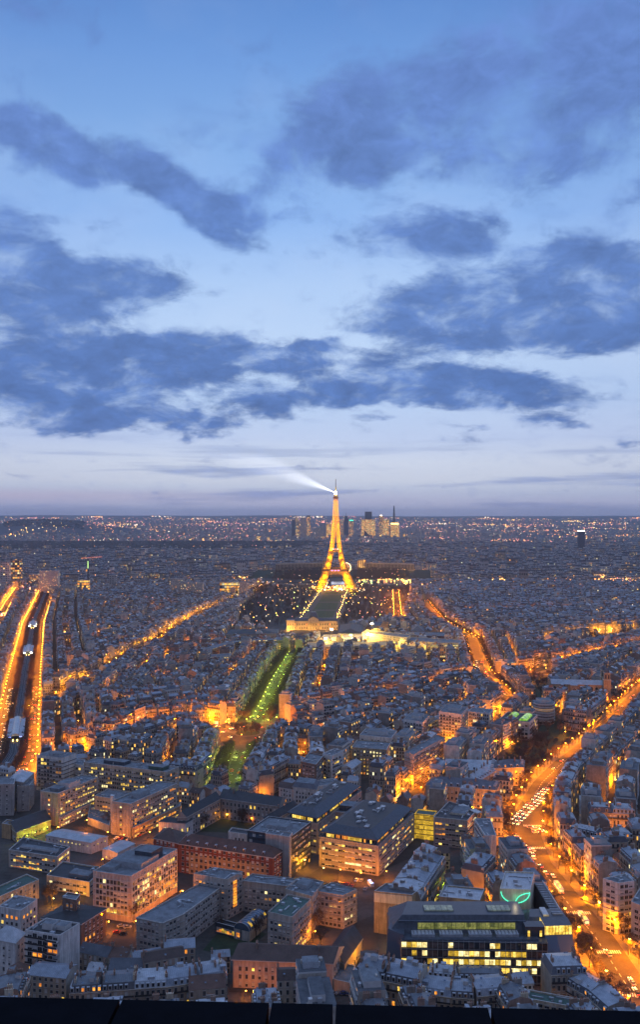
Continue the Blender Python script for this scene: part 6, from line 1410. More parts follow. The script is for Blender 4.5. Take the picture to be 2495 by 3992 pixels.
for o in (-11, 11): tree_row('left_avenue', o, 11, 'on the %s of the slanting yellow-lit avenue' % ('left' if o > 0 else 'right'))
def tree_poly(name, word, n):
    W_ = [P(*c) for c in GARDENS[name]]; xs = [p[0] for p in W_]; ys = [p[1] for p in W_]; got = 0
    for _ in range(n*30):
        X, Y = er.uniform(min(xs), max(xs)), er.uniform(min(ys), max(ys)); ins = False; m_ = len(W_)
        for i in range(m_):
            (x1, y1), (x2, y2) = W_[i], W_[(i+1) % m_]
            if (y1 > Y) != (y2 > Y) and X < (x2-x1)*(Y-y1)/(y2-y1)+x1: ins = not ins
        if ins: TL.append((X, Y, er.uniform(.7, 1.15), word)); got += 1
        if got >= n: break
tree_poly('garden by the avenue', 'in the dark garden left of the orange avenue', 60); tree_poly('convent court', 'in the convent court', 8); tree_poly('boulevard park', 'in the small park on the central boulevard', 22); tree_poly('striped hospital lawn', 'on the striped hospital lawn', 3); tree_poly('quadrangle garden', 'in the quadrangle garden', 5); tree_poly('right garden', 'in the dark garden at the right', 40); tree_poly('hospital yard', 'in the hospital yard', 7); tree_poly('school yard', 'in the school yard', 2)
for x, y in ((1120,3700),(1160,3690),(1235,3640),(1250,3690),(2230,3660),(2255,3650),(2290,3720),(520,3590),(1700,3120),(1640,3105),(2250,3760)): X, Y = P(x, y); TL.append((X, Y, 1.0, 'standing alone in the near courts and lanes'))
for t in np.linspace(0, 2*pi, 12)[:-1]: TL.append((ROUND[0]+11*cos(t), ROUND[1]+11*sin(t), .8, 'on the roundabout island'))
TL = [t for t in TL if in_frame(t[0], t[1], 5, 30)]; TL.sort(key=lambda t: hypot(t[0], t[1])); tc_ = {}; tmass = Cat()
for i, (X, Y, s, word) in enumerate(TL):
    k = er.randrange(5); a = er.uniform(0, 6.28)
    if i < 285:
        tc_[word] = tc_.get(word, -1)+1; r = empty('bare_tree', (X, Y, 0), a, (s, s, s*er.uniform(.9, 1.1))); tag(r, '%s leafless tree %s' % (ordn(tc_[word]), word), 'tree', 'bare trees'); link('trunk', TD[k][0], r); link('crown', TD[k][1], r)
    else: tmass.add(*inst(*TW[k], s, s, s, a, (X, Y, 0), 0))
# the park around the tower
pk = random.Random(3)
for _ in range(2600):
    s = pk.uniform(1700, 2720); o = pk.uniform(-225, 235)
    if abs(o) < 46 or (s < 1720) or (abs(o) > 150 and s < 1800) or abs(s-2603) < 68 and abs(o) < 75: continue
    X, Y = ax(s, o); i_, j_ = gi(X, Y); tmass.add(*inst(*SW[pk.randrange(4)], 1.15, 1.15, pk.uniform(.9, 1.3), pk.uniform(0, 6), (X, Y, 0), 0))
for _ in range(1300):
    o = pk.choice((-1, 1))*pk.uniform(60, 270)*pk.uniform(.6, 1); s = pk.uniform(2960, 3262); X, Y = ax(s, o); tmass.add(*inst(*SW[pk.randrange(4)], 1.45, 1.45, 1.4, pk.uniform(0, 6), (X, Y, max(0, (s-3080)/190*17)), 0))
tag(link('park_trees', tmass.data('park_trees')), 'dark bare woodland of the park and avenue trees far off', 'trees', kind='stuff')
pg = MB(); gp = MB()
for (s0, s1) in ((1740, 1815), (1835, 2010), (2035, 2200), (2225, 2420), (2440, 2520)):
    pg.face([(*ax(s0, -26), .08), (*ax(s0, 26), .08), (*ax(s1, 26), .08), (*ax(s1, -26), .08)], 'lawn_grass')
gp.face([(*ax(1700, -44), .03), (*ax(1700, 44), .03), (*ax(2560, 44), .03), (*ax(2560, -44), .03)], 'gravel_path')
tag(link('lawn', pg.data('lawn')), kind='structure'); tag(link('gravel_path', gp.data('gravel_path')), kind='structure')
cg = MB()
for nm in ('striped hospital lawn', 'quadrangle garden', 'garden by the avenue', 'boulevard park', 'right garden', 'convent court'): cg.face([(*P(*c), .06) for c in GARDENS[nm]][::1], 'court_grass')
tag(link('garden_lawn', cg.data('garden_lawn')), kind='structure')
yd = MB()
for i_, nm in enumerate(('hospital yard', 'school yard', 'car park', 'street yard', 'lane', 'ochre court', 'brick street', 'hospital forecourt', 'alley', 'junction left')): yd.face([(*P(*c), .25+.004*i_) for c in GARDENS[nm]], 'asphalt')
tag(link('yard', yd.data('yard')), kind='structure')
# park lamps: points of white, orange and green light among the trees
pl2 = MB()
for _ in range(210):
    s = pk.uniform(1760, 2900); o = pk.gauss(0, 110)
    if abs(o) < 30: o = pk.choice((-1, 1))*pk.uniform(34, 44)
    X, Y = ax(s, o); pl2.bar((X, Y, 0), (X, Y, 9), .12, 'iron', 4); pl2.box((X, Y, 9), (1.0,)*3, pk.choice(('lamp_orange', 'far_yellow', 'far_white', 'lamp_orange', 'lamp_green', 'far_pink', 'far_yellow')))
for s in np.arange(1760, 2540, 42):
    for o in (-38, 38): X, Y = ax(s, o); pl2.bar((X, Y, 0), (X, Y, 6), .12, 'iron', 4); pl2.box((X, Y, 6), (.8,)*3, 'lamp_yellow'); 
for s in np.arange(1780, 2540, 90):
    for o in (-36, 36): X, Y = ax(s, o); lamp('park_light', (X, Y, 5), 2500, (1, .6, .2), None, .5)
tag(link('park_lamps', pl2.data('park_lamps')), 'scattered small park lamps glowing among the bare trees', 'lamps', kind='stuff')

# ------------------------------------------------------------------ cars and buses
def car_meshes():
    b = MB(); pr = [(-2.1, .35), (-2.15, .8), (-1.6, .95), (1.25, .98), (2.0, .78), (2.1, .4)]
    for s in (-1, 1): b.face([(s*.85, x, z) for x, z in (pr if s < 0 else pr[::-1])], 'P')
    for (x0, z0), (x1, z1) in zip(pr, pr[1:]): b.face([(-.85, x0, z0), (.85, x0, z0), (.85, x1, z1), (-.85, x1, z1)][::-1], 'P')
    b.box((0, -.35, 1.42), (1.3, 1.5, .05), 'P')
    c = MB(); c.frustum([(-.8, -1.55), (.8, -1.55), (.8, 1.05), (-.8, 1.05)], .95, [(-.66, -1.05), (.66, -1.05), (.66, .35), (-.66, .35)], 1.43, 'dark_glass')
    wh = MB()
    for i in range(10):
        t0, t1 = 2*pi*i/10, 2*pi*(i+1)/10; wh.face([(-.1, .31*cos(t0), .31*sin(t0)), (.1, .31*cos(t0), .31*sin(t0)), (.1, .31*cos(t1), .31*sin(t1)), (-.1, .31*cos(t1), .31*sin(t1))], 'tyre')
    for s in (-1, 1): wh.face([(s*.1, .31*cos(2*pi*i/10)*1, .31*sin(2*pi*i/10)) for i in range(10)][::s], 'metal_duct')
    hl = MB(); hl.box((0, 0, 0), (.42, .14, .24), 'headlight'); tl = MB(); tl.box((0, 0, 0), (.40, .14, .22), 'taillight')
    off1 = MB(); off1.box((0, 0, 0), (.36, .12, .18), 'white_trim'); off2 = MB(); off2.box((0, 0, 0), (.36, .12, .16), 'red_awning')
    def body(pn):
        q = MB(); q.add(b); q.m = ['car_paint_'+pn]*len(q.m); return q.data('body')
    return {p: body(p) for p in ('white', 'grey', 'black', 'red', 'blue')}, c.data('cabin_glass'), wh.data('wheel'), hl.data('headlight'), tl.data('tail_light'), off1.data('headlight'), off2.data('tail_light')
CM = car_meshes()
def car(X, Y, ang, label, paint=None, on=True, z=.2, group='cars on the streets'):
    """ang: heading of the bonnet"""
    r = empty('car', (X, Y, z), ang-pi/2); tag(r, label, 'car', group); link('body', CM[0][paint or er.choice(('white', 'grey', 'black', 'grey', 'white', 'red', 'blue'))], r); link('cabin_glass', CM[1], r)
    for sx in (-1, 1):
        link('headlight', CM[3] if on else CM[5], r, (sx*.58, 2.1, .68)); link('tail_light', CM[4] if on else CM[6], r, (sx*.6, -2.14, .72))
        for yy in (-1.3, 1.35): link('wheel', CM[2], r, (sx*.78, yy, .31))
LANE = {0: 'left', 1: 'middle', 2: 'right'}
ne0, ne1 = P(1990, 3212), P(2130, 3076); dn = np.array((ne1[0]-ne0[0], ne1[1]-ne0[1])); Ln = np.linalg.norm(dn); dn /= Ln; nn = np.array((dn[1], -dn[0])); hd_ = atan2(-dn[1], -dn[0])
for lane in range(3):
    n = 0
    for i in range(13):
        if er.random() < .12 or (lane == 2 and i > 9): continue
        p = np.array(ne0)+dn*(2+i*Ln/12.5+er.uniform(-1, 1))+nn*(lane*3.3+er.uniform(-.3, .3)-1); car(p[0], p[1], hd_+er.uniform(-.04, .04), '%s car with bright headlights in the %s lane of the queue at the crossing' % (ordn(n), LANE[lane]), group='cars queueing at the crossing'); n += 1
for i, (x, y, hx_, hy_) in enumerate(((2094,3236,1,.1),(2103,3246,1,.1),(2110,3243,1,.12),(2089,3248,1,.1),(2085,3236,1,.1),(2068,3228,1,.1))): X, Y = P(x, y); car(X, Y, atan2(hy_, hx_), '%s car from the left turning right across the crossing, red lights showing' % ordn(i), group='cars turning at the crossing')
rd = [(2054,3306),(2066,3321),(2082,3318),(2081,3336),(2083,3348),(2073,3358),(2110,3382),(2131,3408),(2159,3420)]
for i, (x, y) in enumerate(rd): X, Y = P(x, y); car(X, Y, radians(92 if i != 6 else 100), '%s red-lit car driving up the avenue below the crossing' % ordn(i), group='cars driving up the avenue')
for i, (x, y, a) in enumerate(((2012,3262,-70),(2022,3270,-75),(2034,3333,-88),(2020,3320,-85))): X, Y = P(x, y); car(X, Y, radians(a), '%s bright-lit car left of the crossing' % ordn(i), 'white', group='cars left of the crossing')
for i, (x, y, a) in enumerate(((2368,3718,92),(2376,3727,92),(2462,3828,92),(2468,3838,92),(2480,3868,92),(2486,3878,92))): X, Y = P(x, y); car(X, Y, radians(a), '%s red-lit car driving away at the bottom right' % ordn(i), group='cars at the bottom right')
q_ = STREETS['right_avenue'][0]; n = 0
for s in np.arange(400, 900, 26):
    for o in (-5, 4.5):
        if er.random() < .5: p, d = along(q_, s+er.uniform(-8, 8)); car(p[0]-d[1]*o, p[1]+d[0]*o, atan2(d[1], d[0])+(pi if o < 0 else 0), '%s car along the far stretch of the broad orange avenue' % ordn(n), group='cars on the far avenue'); n += 1
def parked(pts, words, grp, ang):
    for i, (x, y) in enumerate(pts): X, Y = P(x, y); car(X, Y, radians(ang), '%s parked car %s' % (ordn(i), words), on=False, z=.34, group=grp)
parked([(1290,3830),(1344,3832)][:0]+[(1299,3879),(1342,3879)], 'from the left in the yellow yard at the bottom', 'cars in the yellow yard', 3)
parked([(470,3616),(496,3620),(455,3640),(480,3645)], 'by the brick school', 'cars by the brick school', 10)
parked([(285,3255),(300,3258),(316,3262),(452,3272),(470,3274),(500,3276),(540,3262)], 'from the left in the hospital yard', 'cars in the hospital yard', 60)
parked([(1308,3445),(1322,3449),(1339,3452),(1355,3453),(1372,3460),(1390,3436),(1408,3438),(1424,3470)], 'from the left in the hospital car park', 'cars in the hospital car park', 70)
gq = STREETS['green_avenue'][0]; gm = STREETS['green_mall'][0]
for st, q_, nn_ in (('lower', gq, 26), ('upper', gm, 36)):
    n = 0; L = plen(q_)
    for i in range(nn_):
        for o in (-3.5, 3.5):
            if er.random() < .45: p, d = along(q_, L*(i+.5)/nn_); car(p[0]-d[1]*o, p[1]+d[0]*o, atan2(d[1], d[0])+(.9 if o > 0 else -.9), '%s parked car under the trees of the %s green-lit avenue' % (ordn(n), st), on=False, z=.3, group='cars parked in the green-lit avenue'); n += 1
def traffic(nm, offs, s0, s1, step, words):
    q_ = STREETS[nm][0]; n = 0
    for s in np.arange(s0, s1, step):
        for o in offs:
            if er.random() < .6: p, d = along(q_, s+er.uniform(-4, 4)); car(p[0]-d[1]*o, p[1]+d[0]*o, atan2(d[1], d[0])+(0 if o < 0 else pi), '%s car %s' % (ordn(n), words), group='cars on the boulevards'); n += 1
traffic('metro_boulevard', (-9, -12.5, -16, 9, 12.5, 16), 40, 420, 15, 'beside the raised railway')
traffic('centre_boulevard', (-3, -6, 3, 6), 0, 330, 18, 'on the busy central boulevard')
traffic('west_street', (-2,), 10, 180, 16, 'in the street left of the roundabout')
for i, t in enumerate((.3, 1.1, 1.9, 2.4, 3.0, 4.0, 5.2)): car(ROUND[0]+24*cos(t), ROUND[1]+24*sin(t), t+pi/2, '%s car circling the roundabout' % ordn(i), group='cars on the roundabout')
def bus(x, y, ang, label):
    X, Y = P(x, y); r = empty('bus', (X, Y, .2), radians(ang)-pi/2); tag(r, label, 'bus', 'buses on the avenue'); m = MB(); m.prism([(-1.25, -6), (1.25, -6), (1.25, 6), (-1.25, 6)], .4, 3.0, 'car_paint_grey', 'white_trim'); link('body', m.data('body'), r)
    m = MB(); 
    for s in (-1, 1): m.box((s*1.27, 0, 1.35), (.06, 11, 1.2), 'lit_window_white')
    for s in (-1, 1): m.box((0, s*6.02, 1.3), (2.2, .06, 1.3), 'lit_window_white')
    link('window', m.data('window'), r); m = MB(); m.box((0, 0, 3.0), (1.5, 9, .25), 'lit_window_yellow'); link('roof_glow', m.data('roof_glow'), r)  # glowing slab added on the roof for the bus's yellow light streak
    for yy in (-3.8, 3.6):
        for s in (-1, 1): link('wheel', CM[2], r, (s*1.1, yy, .45), 0, (1.5, 1.5, 1.5))
    for s in (-1, 1): link('headlight', CM[3], r, (s*.9, 6.05, .8)); link('tail_light', CM[4], r, (s*.9, -6.05, .8))
hs = MB(); hs.face([(*ax(3080, -340), .1), (*ax(3080, 340), .1), (*ax(3275, 340), 17.5), (*ax(3275, -340), 17.5)], 'court_grass'); tag(link('hillside', hs.data('hillside')), kind='structure')
bus(2180, 3470, 91, 'upper lit bus driving down the orange avenue beside the trees'); bus(2276, 3592, 91, 'lower lit bus on the orange avenue near the zebra crossing')
x, y = P(2300, 3500, 5); r = empty('shop_canopy', (x, y, 0)); tag(r, 'black canopy edged with yellow light on the right pavement', 'canopy'); m = MB(); m.box((0, 0, 3.4), (5, 9, .5), 'dark_cladding', .5); link('roof', m.data('roof'), r); m = MB(); m.box((2.6, .3, 3.3), (.3, 9, .3), 'lamp_yellow', .5); link('glow_strip', m.data('glow_strip'), r)
x, y = P(1445, 3455); r = empty('ambulance', (x, y, .25), .3); tag(r, 'white van with blue lights in the hospital car park', 'van'); m = MB(); m.prism([(-1, -2.8), (1, -2.8), (1, 2.8), (-1, 2.8)], .4, 2.5, 'car_paint_white'); link('body', m.data('body'), r); m = MB(); m.box((0, 1.8, 2.5), (1.6, .4, .3), 'blue_light'); m.box((0, -2.6, 2.5), (1.6, .3, .3), 'blue_light'); link('light_bar', m.data('light_bar'), r)
for yy in (-1.8, 1.8):
    for s in (-1, 1): link('wheel', CM[2], r, (s*.9, yy, .35))
lamp('ambulance_glow', (x, y-2, 3.6), 700, (.3, .4, 1))

# ------------------------------------------------------------------ raised railway with its stations
mp = STREETS['metro_boulevard'][0]; vp = resample(mp, 12); r = empty('railway_viaduct', (mp[0][0], mp[0][1], 0)); tag(r, 'long raised steel railway running up the left boulevard between lamp rows', 'viaduct'); o = mp[0]
Lv = [(p[0]-o[0], p[1]-o[1]) for p in vp]
m = MB(); strip(m, Lv, 3.9, -3.9, 7.2, 'track_bed'); link('deck', m.data('deck'), r)
for s in (-1, 1):
    m = MB(); 
    A_ = offset_line(Lv, s*3.9)
    for a, b in zip(A_, A_[1:]): L = hypot(b[0]-a[0], b[1]-a[1]); m.box(((a[0]+b[0])/2, (a[1]+b[1])/2, 5.6), (L, .35, 2.7), 'viaduct_steel', atan2(b[1]-a[1], b[0]-a[0]))
    link('girder', m.data('girder'), r)
for oo in (-2.6, -1.2, 1.2, 2.6):
    m = MB(); A_ = offset_line(Lv, oo)
    for a, b in zip(A_, A_[1:]): m.bar((*a, 7.32), (*b, 7.32), .09, 'metal_duct')
    link('rail', m.data('rail'), r)
for i, p in enumerate(Lv[::2][:48]):
    m = MB()
    for s in (-2.6, 2.6): m.bar((p[0]+s, p[1], 0), (p[0]+s, p[1], 5.6), .4, 'viaduct_steel', 6)
    link('pier', m.data('pier'), r)
for i, (x, y, L, lab) in enumerate(((62,2850,76,'nearest raised railway station with a long pale glass roof'),(95,2540,75,'middle raised railway station farther up the left boulevard'),(125,2440,75,'farthest raised railway station near the top of the left boulevard'))):
    D = (H-7)*F/(y-HZ); best = min(range(1, len(vp)), key=lambda k: abs(vp[k][1]-D)); a, b = vp[best-1], vp[best]; an = atan2(b[1]-a[1], b[0]-a[0]); st = empty('railway_station', (vp[best][0], vp[best][1], 0), an); tag(st, lab, 'station', 'stations of the raised railway')
    m = MB(); m.box((0, 0, 4.4), (L, 15, 3.4), 'viaduct_steel'); link('platform', m.data('platform'), st)
    for s in (-1, 1): m = MB(); m.box((0, s*7.3, 7.8), (L, .3, 3.6), 'metal_duct'); link('side_wall', m.data('side_wall'), st)
    m = MB(); q = [(-7.6, 11.4), (-3.5, 11.9), (-3, 12.9), (0, 13.8), (3, 12.9), (3.5, 11.9), (7.6, 11.4)]
    for k, ((y0, z0), (y1, z1)) in enumerate(zip(q, q[1:])): m.face([(-L/2, y0, z0), (L/2, y0, z0), (L/2, y1, z1), (-L/2, y1, z1)][::-1], 'zinc_roof' if k in (0, 5) else 'station_glass')
    for s in (-1, 1): m.face([(s*L/2, y_, z_) for y_, z_ in q], 'zinc_roof')
    link('roof', m.data('roof'), st); m = MB()
    for s in (-1, 1):
        for k in (-1, 1): m.box((s*(L/2+.3), k*5, 10.4), (.4, 2.6, .6), 'blue_light' if i == 0 else 'lamp_white')
    link('sign_light', m.data('sign_light'), st)
    m = MB()
    for s in (-1, 1): m.box((-L/2-3+.0, s*1.9, 8.0), (6, .3, .3), 'lamp_yellow')
    link('track_light', m.data('track_light'), st)

# ------------------------------------------------------------------ the iron tower
TX, TD_ = P(1308.5, 2298); TD_ = 2603.0; TX = (1309-CX)/F*TD_
r = empty('iron_tower', (TX, TD_, 0), radians(-3.0)); tag(r, 'tall golden-lit iron lattice tower with curved legs, two platforms and a beacon', 'tower')
WP = [(0, 62.5), (20, 51.5), (40, 42.5), (57, 35.5), (75, 29.0), (95, 23.0), (115, 18.6), (140, 14.6), (170, 11.2), (200, 8.9), (235, 6.9), (276, 5.2)]
LW = [(0, 25.5), (57, 16.5), (115, 11.0), (160, 9.6), (195, 8.9)]
interp = lambda T_, z: float(np.interp(z, [a for a, _ in T_], [b for _, b in T_]))
IRON = 'tower_iron'
def lattice(m, C0, C1, rb=.5, ch=.9):
    """one panel between two squares of corners: chords, ring and crosses"""
    n = len(C0)
    for i in range(n):
        j = (i+1) % n; m.bar(C0[i], C1[i], ch, IRON); m.bar(C0[i], C0[j], rb*1.1, IRON); m.bar(C0[i], C1[j], rb, IRON); m.bar(C0[j], C1[i], rb, IRON)
        pass
    m.bar(C0[0], C0[2], rb*.8, IRON); m.bar(C0[1], C0[3], rb*.8, IRON)
for sx in (-1, 1):
    for sy in (-1, 1):
        m = MB(); zs = list(np.linspace(0, 57, 7))+list(np.linspace(62, 115, 6))
        def cor(z): w_, l_ = interp(WP, z), interp(LW, z); return [(sx*w_, sy*w_, z), (sx*(w_-l_), sy*w_, z), (sx*(w_-l_), sy*(w_-l_), z), (sx*w_, sy*(w_-l_), z)]
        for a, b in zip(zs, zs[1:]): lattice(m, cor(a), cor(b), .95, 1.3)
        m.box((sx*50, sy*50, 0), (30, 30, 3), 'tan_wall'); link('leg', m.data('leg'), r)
m = MB(); zs = np.linspace(116, 270, 20)
for a, b in zip(zs, zs[1:]):
    wa, wb, la, lb = interp(WP, a), interp(WP, b), interp(LW, a), interp(LW, b)
    if a < 196:
        for sx in (-1, 1):
            for sy in (-1, 1):
                c0 = [(sx*wa, sy*wa, a), (sx*(wa-min(la, wa*.82)), sy*wa, a), (sx*(wa-min(la, wa*.82)), sy*(wa-min(la, wa*.82)), a), (sx*wa, sy*(wa-min(la, wa*.82)), a)]; c1 = [(sx*wb, sy*wb, b), (sx*(wb-min(lb, wb*.82)), sy*wb, b), (sx*(wb-min(lb, wb*.82)), sy*(wb-min(lb, wb*.82)), b), (sx*wb, sy*(wb-min(lb, wb*.82)), b)]; lattice(m, c0, c1, .62, .95)
    else:
        q = lambda w_, z: [(-w_, -w_, z), (w_, -w_, z), (w_, w_, z), (-w_, w_, z)]; lattice(m, q(wa, a), q(wb, b), .42, .8); h_ = lambda w_, z: [(0, -w_, z), (w_, 0, z), (0, w_, z), (-w_, 0, z)]; lattice(m, h_(wa, a), h_(wb, b), .4, .6)
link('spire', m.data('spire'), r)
for nm, z0, w0, th in (('first_platform', 55, 38.5, 8), ('second_platform', 113, 20.5, 5.5)):
    m = MB(); q = lambda w_: [(-w_, -w_), (w_, -w_), (w_, w_), (-w_, w_)]; i0 = w0-9
    for s in range(4):
        c_, s_ = cos(s*pi/2), sin(s*pi/2); rot = lambda X, Y, z: (X*c_-Y*s_, X*s_+Y*c_, z)
        for zz_, t_ in ((z0, 1.0), (z0+th, .9)): m.bar(rot(-w0, -w0, zz_), rot(w0, -w0, zz_), t_, IRON)
        n = int(w0/3.2)
        for k in range(n+1): xx = -w0+2*w0*k/n; m.bar(rot(xx, -w0, z0), rot(xx, -w0, z0+th), .7, IRON)
        m.face([rot(-w0, -w0+.3, z0+1), rot(w0, -w0+.3, z0+1), rot(w0, -w0+.3, z0+th-.6), rot(-w0, -w0+.3, z0+th-.6)], 'dark_cladding')
        m.face([rot(-w0, -w0, z0+.3), rot(w0, -w0, z0+.3), rot(w0-12, -w0+12, z0+.3), rot(-w0+12, -w0+12, z0+.3)], 'brown_wall')
    pf = link(nm, m.data(nm), r); m = MB()
    if th > 6:
        for k in range(10): m.box((-14+k*3.1, -w0-.5, z0+2.2), (2.2, .4, 3.2), 'pink_light' if k % 3 else 'red_light')
    else:
        for k in range(5): m.box((-13+k*6.5, -w0-.4, z0+th+1.5), (3.2, .6, 1.8), 'far_white' if k % 2 else 'far_pink')
    link('restaurant_lights', m.data('restaurant_lights'), pf)
for s in range(4):    # arches between the legs
    m = MB(); c_, s_ = cos(s*pi/2), sin(s*pi/2); rot = lambda X, Y, z: (X*c_-Y*s_, X*s_+Y*c_, z); pts = [(37*cos(t), 12+39*sin(t)) for t in np.linspace(0.0, pi, 19)]; po = [(40.5*cos(t), 12+42.5*sin(t)) for t in np.linspace(0.0, pi, 19)]
    yy = lambda z: -interp(WP, max(0, z))+1.0
    for (a, b, c2, d2) in zip(pts, pts[1:], po, po[1:]):
        m.bar(rot(a[0], yy(a[1]), a[1]), rot(b[0], yy(b[1]), b[1]), .55, IRON); m.bar(rot(c2[0], yy(c2[1]), c2[1]), rot(d2[0], yy(d2[1]), d2[1]), .55, IRON); m.bar(rot(a[0], yy(a[1]), a[1]), rot(d2[0], yy(d2[1]), d2[1]), .4, IRON)
    for a in pts[2:-2]:
        if a[1] < 52: m.bar(rot(a[0], yy(a[1]), a[1]), rot(a[0], -36.5, 55.5), .7, IRON)
    for z_ in (50, 46, 42):
        hw_ = interp(WP, z_)-interp(LW, z_)+1; m.bar(rot(-hw_, -interp(WP, z_)+1.5, z_), rot(hw_, -interp(WP, z_)+1.5, z_), .8, 'brown_wall')
    link('arch', m.data('arch'), r)
m = MB(); m.box((0, 0, 270), (15, 15, 3.5), 'brown_wall'); m.box((0, 0, 273.5), (17, 17, 1.2), IRON); m.box((0, 0, 274.7), (12, 12, 6), 'brown_wall'); m.box((0, 0, 280.7), (9, 9, 5), IRON); m.dome((0, 0, 285.7), 4.5, 5, IRON, 10); link('top_cabin', m.data('top_cabin'), r)
m = MB(); m.bar((0, 0, 288), (0, 0, 305), 2.0, IRON, 6, 1.3); m.bar((0, 0, 305), (0, 0, 326), 1.1, 'grey_wall', 6, .7); m.box((0, 0, 326), (4, 4, 1.2), 'grey_wall'); link('antenna', m.data('antenna'), r)
m = MB(); m.dome((0, 0, 0), 4.2, 4.2, 'beacon', 12, 5); m2 = MB(); m2.add(m); m2.v += []; k0 = len(m2.f)
for f in list(m.f): m2.face([(m.v[i][0], m.v[i][1], -m.v[i][2]) for i in f][::-1], 'beacon')
emit('beacon', (1, .93, .85), 60); bc = link('beacon', m2.data('beacon'), r, (0, -6.5, 287))
GOLD = (1, .42, .0)
def tl(x, y, z, p, rad=1.2): lamp('tower_light', (x, y, z), p*.34, GOLD, r, rad)
for sx in (-1, 1):
    for sy in (-1, 1):
        for z in (4, 17, 31, 46, 66, 82, 100):
            w_, l_ = interp(WP, z), interp(LW, z); c = w_-l_/2; tl(sx*c, sy*c, z, (l_/22)**2*115000+16000)
            if sy < 0: tl(sx*c, sy*c-l_*.5-5, z-5 if z > 8 else 2, (l_/22)**2*90000+9000)  # added light hung outside the near legs, no fixture there
for z in np.arange(121, 268, 8.5):
    w_ = interp(WP, z); tl(0, 0, z, w_*w_*45+2500, .8)
    for sx in (-1, 1): tl(sx*w_*.75, -w_-4.5, z-4, 11500+w_*w_*75, .6)  # added lights in front of the spire to gild its near face
for x_ in (-30, -15, 0, 15, 30): tl(x_, -43, 52, 7000)  # this row and the next: lights added before the platforms
for x_ in (-14, 0, 14): tl(x_, -27, 111, 6000)
sp = lamp('beacon_beam', (TX-5.5, TD_-10, 289.5), 5.5e8, (1, .96, .92), None, .6, 23.0); sp.rotation_euler = (radians(90+21), 0, radians(98)); sp.data.spot_blend = 1.0
BEAM = sp
# square under the tower, lit stalls and carousel
sq = MB(); srr = random.Random(2)
for _ in range(150): X, Y = ax(2603+srr.uniform(-55, 120), srr.gauss(0, 36)); sq.box((X, Y, 0), (srr.uniform(2, 5), 3, srr.uniform(2, 5)), srr.choice(('far_white', 'far_yellow', 'far_orange', 'white_trim', 'red_awning', 'far_orange')))
for _ in range(90): X, Y = ax(2950+srr.uniform(-60, 60), srr.uniform(60, 260)); sq.box((X, Y, 0), (srr.uniform(3, 7), 3, srr.uniform(2, 6)), srr.choice(('far_green', 'far_orange', 'white_trim', 'white_trim', 'grey_wall', 'far_yellow', 'grey_wall')))
tag(link('lit_stalls', sq.data('lit_stalls')), 'jumble of brightly lit stalls and kiosks under the iron tower', 'stalls', kind='stuff')
for x_, y_, p_ in ((0, 2585, 90000), (-25, 2600, 50000), (25, 2640, 60000), (0, 2700, 60000)): X, Y = ax(y_, x_); lamp('square_light', (X, Y, 14), p_*.35, (1, .5, .15), None, 1)
# ------------------------------------------------------------------ far city, woods, hills
fr = random.Random(41)
def hz_noise(x, y): return sin(x*.00041+1.3)*cos(y*.00033+.4)+.5*sin(x*.0011+y*.0007)+.3*sin(x*.0023-y*.0013+2)
def zt(X, Y):
    z = float(np.interp(Y, (7200, 13000, 18500, 22000, 40000), (0, 92, 206, 236, 240)))
    a = X/Y; z += max(0, min(1, (Y-8000)/9000))*hz_noise(X, Y)*9
    if Y > 15000: z += float(np.interp(a, (-.4, -.33, -.25, -.15, -.02, .05, .15, .3, .37), (8, 22, 24, 14, 15, 6, -2, 2, 14)))*min(1, (Y-15000)/4000)
    d2 = ((X+2900)/1050)**2+((Y-9200)/900)**2; z += 150*math.exp(-d2*1.3)
    return max(0, z)
m = MB(); ys = np.concatenate((np.linspace(7200, 22000, 42), (26000, 32000))); us = np.linspace(-.6, .6, 61)
V = [[(u*y, y, zt(u*y, y)+.3) for u in us] for y in ys]
for i in range(len(ys)-1):
    for k in range(60): m.face([V[i][k], V[i][k+1], V[i+1][k+1], V[i+1][k]], 'hill_ground', [(0, 0)]*4)
tag(link('hills', m.data('hills', True)), kind='structure')
# flat middle city beyond the iron tower
fc = Cat(); LOW = []
for s in range(10):
    rr = random.Random(60+s); m = MB(); w_, d_, h_ = rr.uniform(22, 46), rr.uniform(11, 15), rr.uniform(17, 22); P0 = [(-w_/2,-d_/2),(w_/2,-d_/2),(w_/2,d_/2),(-w_/2,d_/2)]
    fm = rr.choice(('stone_facade', 'stone_facade', 'painted_facade', 'suburb_facade'))
    for i in range(4): m.wallq(P0[i], P0[(i+1) % 4], 0, h_, fm)
    m.frustum(P0, h_, inset(P0, 1.5), h_+3, 'slate_roof', 'zinc_roof')
    for _ in range(5): m.box((rr.uniform(-w_/2+2, w_/2-2), rr.uniform(-3, 3), h_+3), (rr.uniform(.8, 4), rr.uniform(2, 5), rr.uniform(1, 3)), rr.choice(('party_wall', 'white_trim', 'brick_stack', 'zinc_roof')))
    LOW.append(m.arr())
SUB = []
for s in range(8):
    rr = random.Random(80+s); m = MB(); w_, d_, h_ = rr.uniform(18, 60), rr.uniform(12, 20), rr.choice((7, 10, 14, 18, 24, 30)); m.box((0, 0, 0), (w_, d_, h_), 'suburb_facade', 0, rr.choice(('flat_roof', 'zinc_roof', 'tile_roof'))); m.box((rr.uniform(-5, 5), 0, h_), (6, 5, 2.6), 'white_trim'); SUB.append(m.arr())
def axo(X, Y): return X-ax(Y, 0)[0]
n = 0
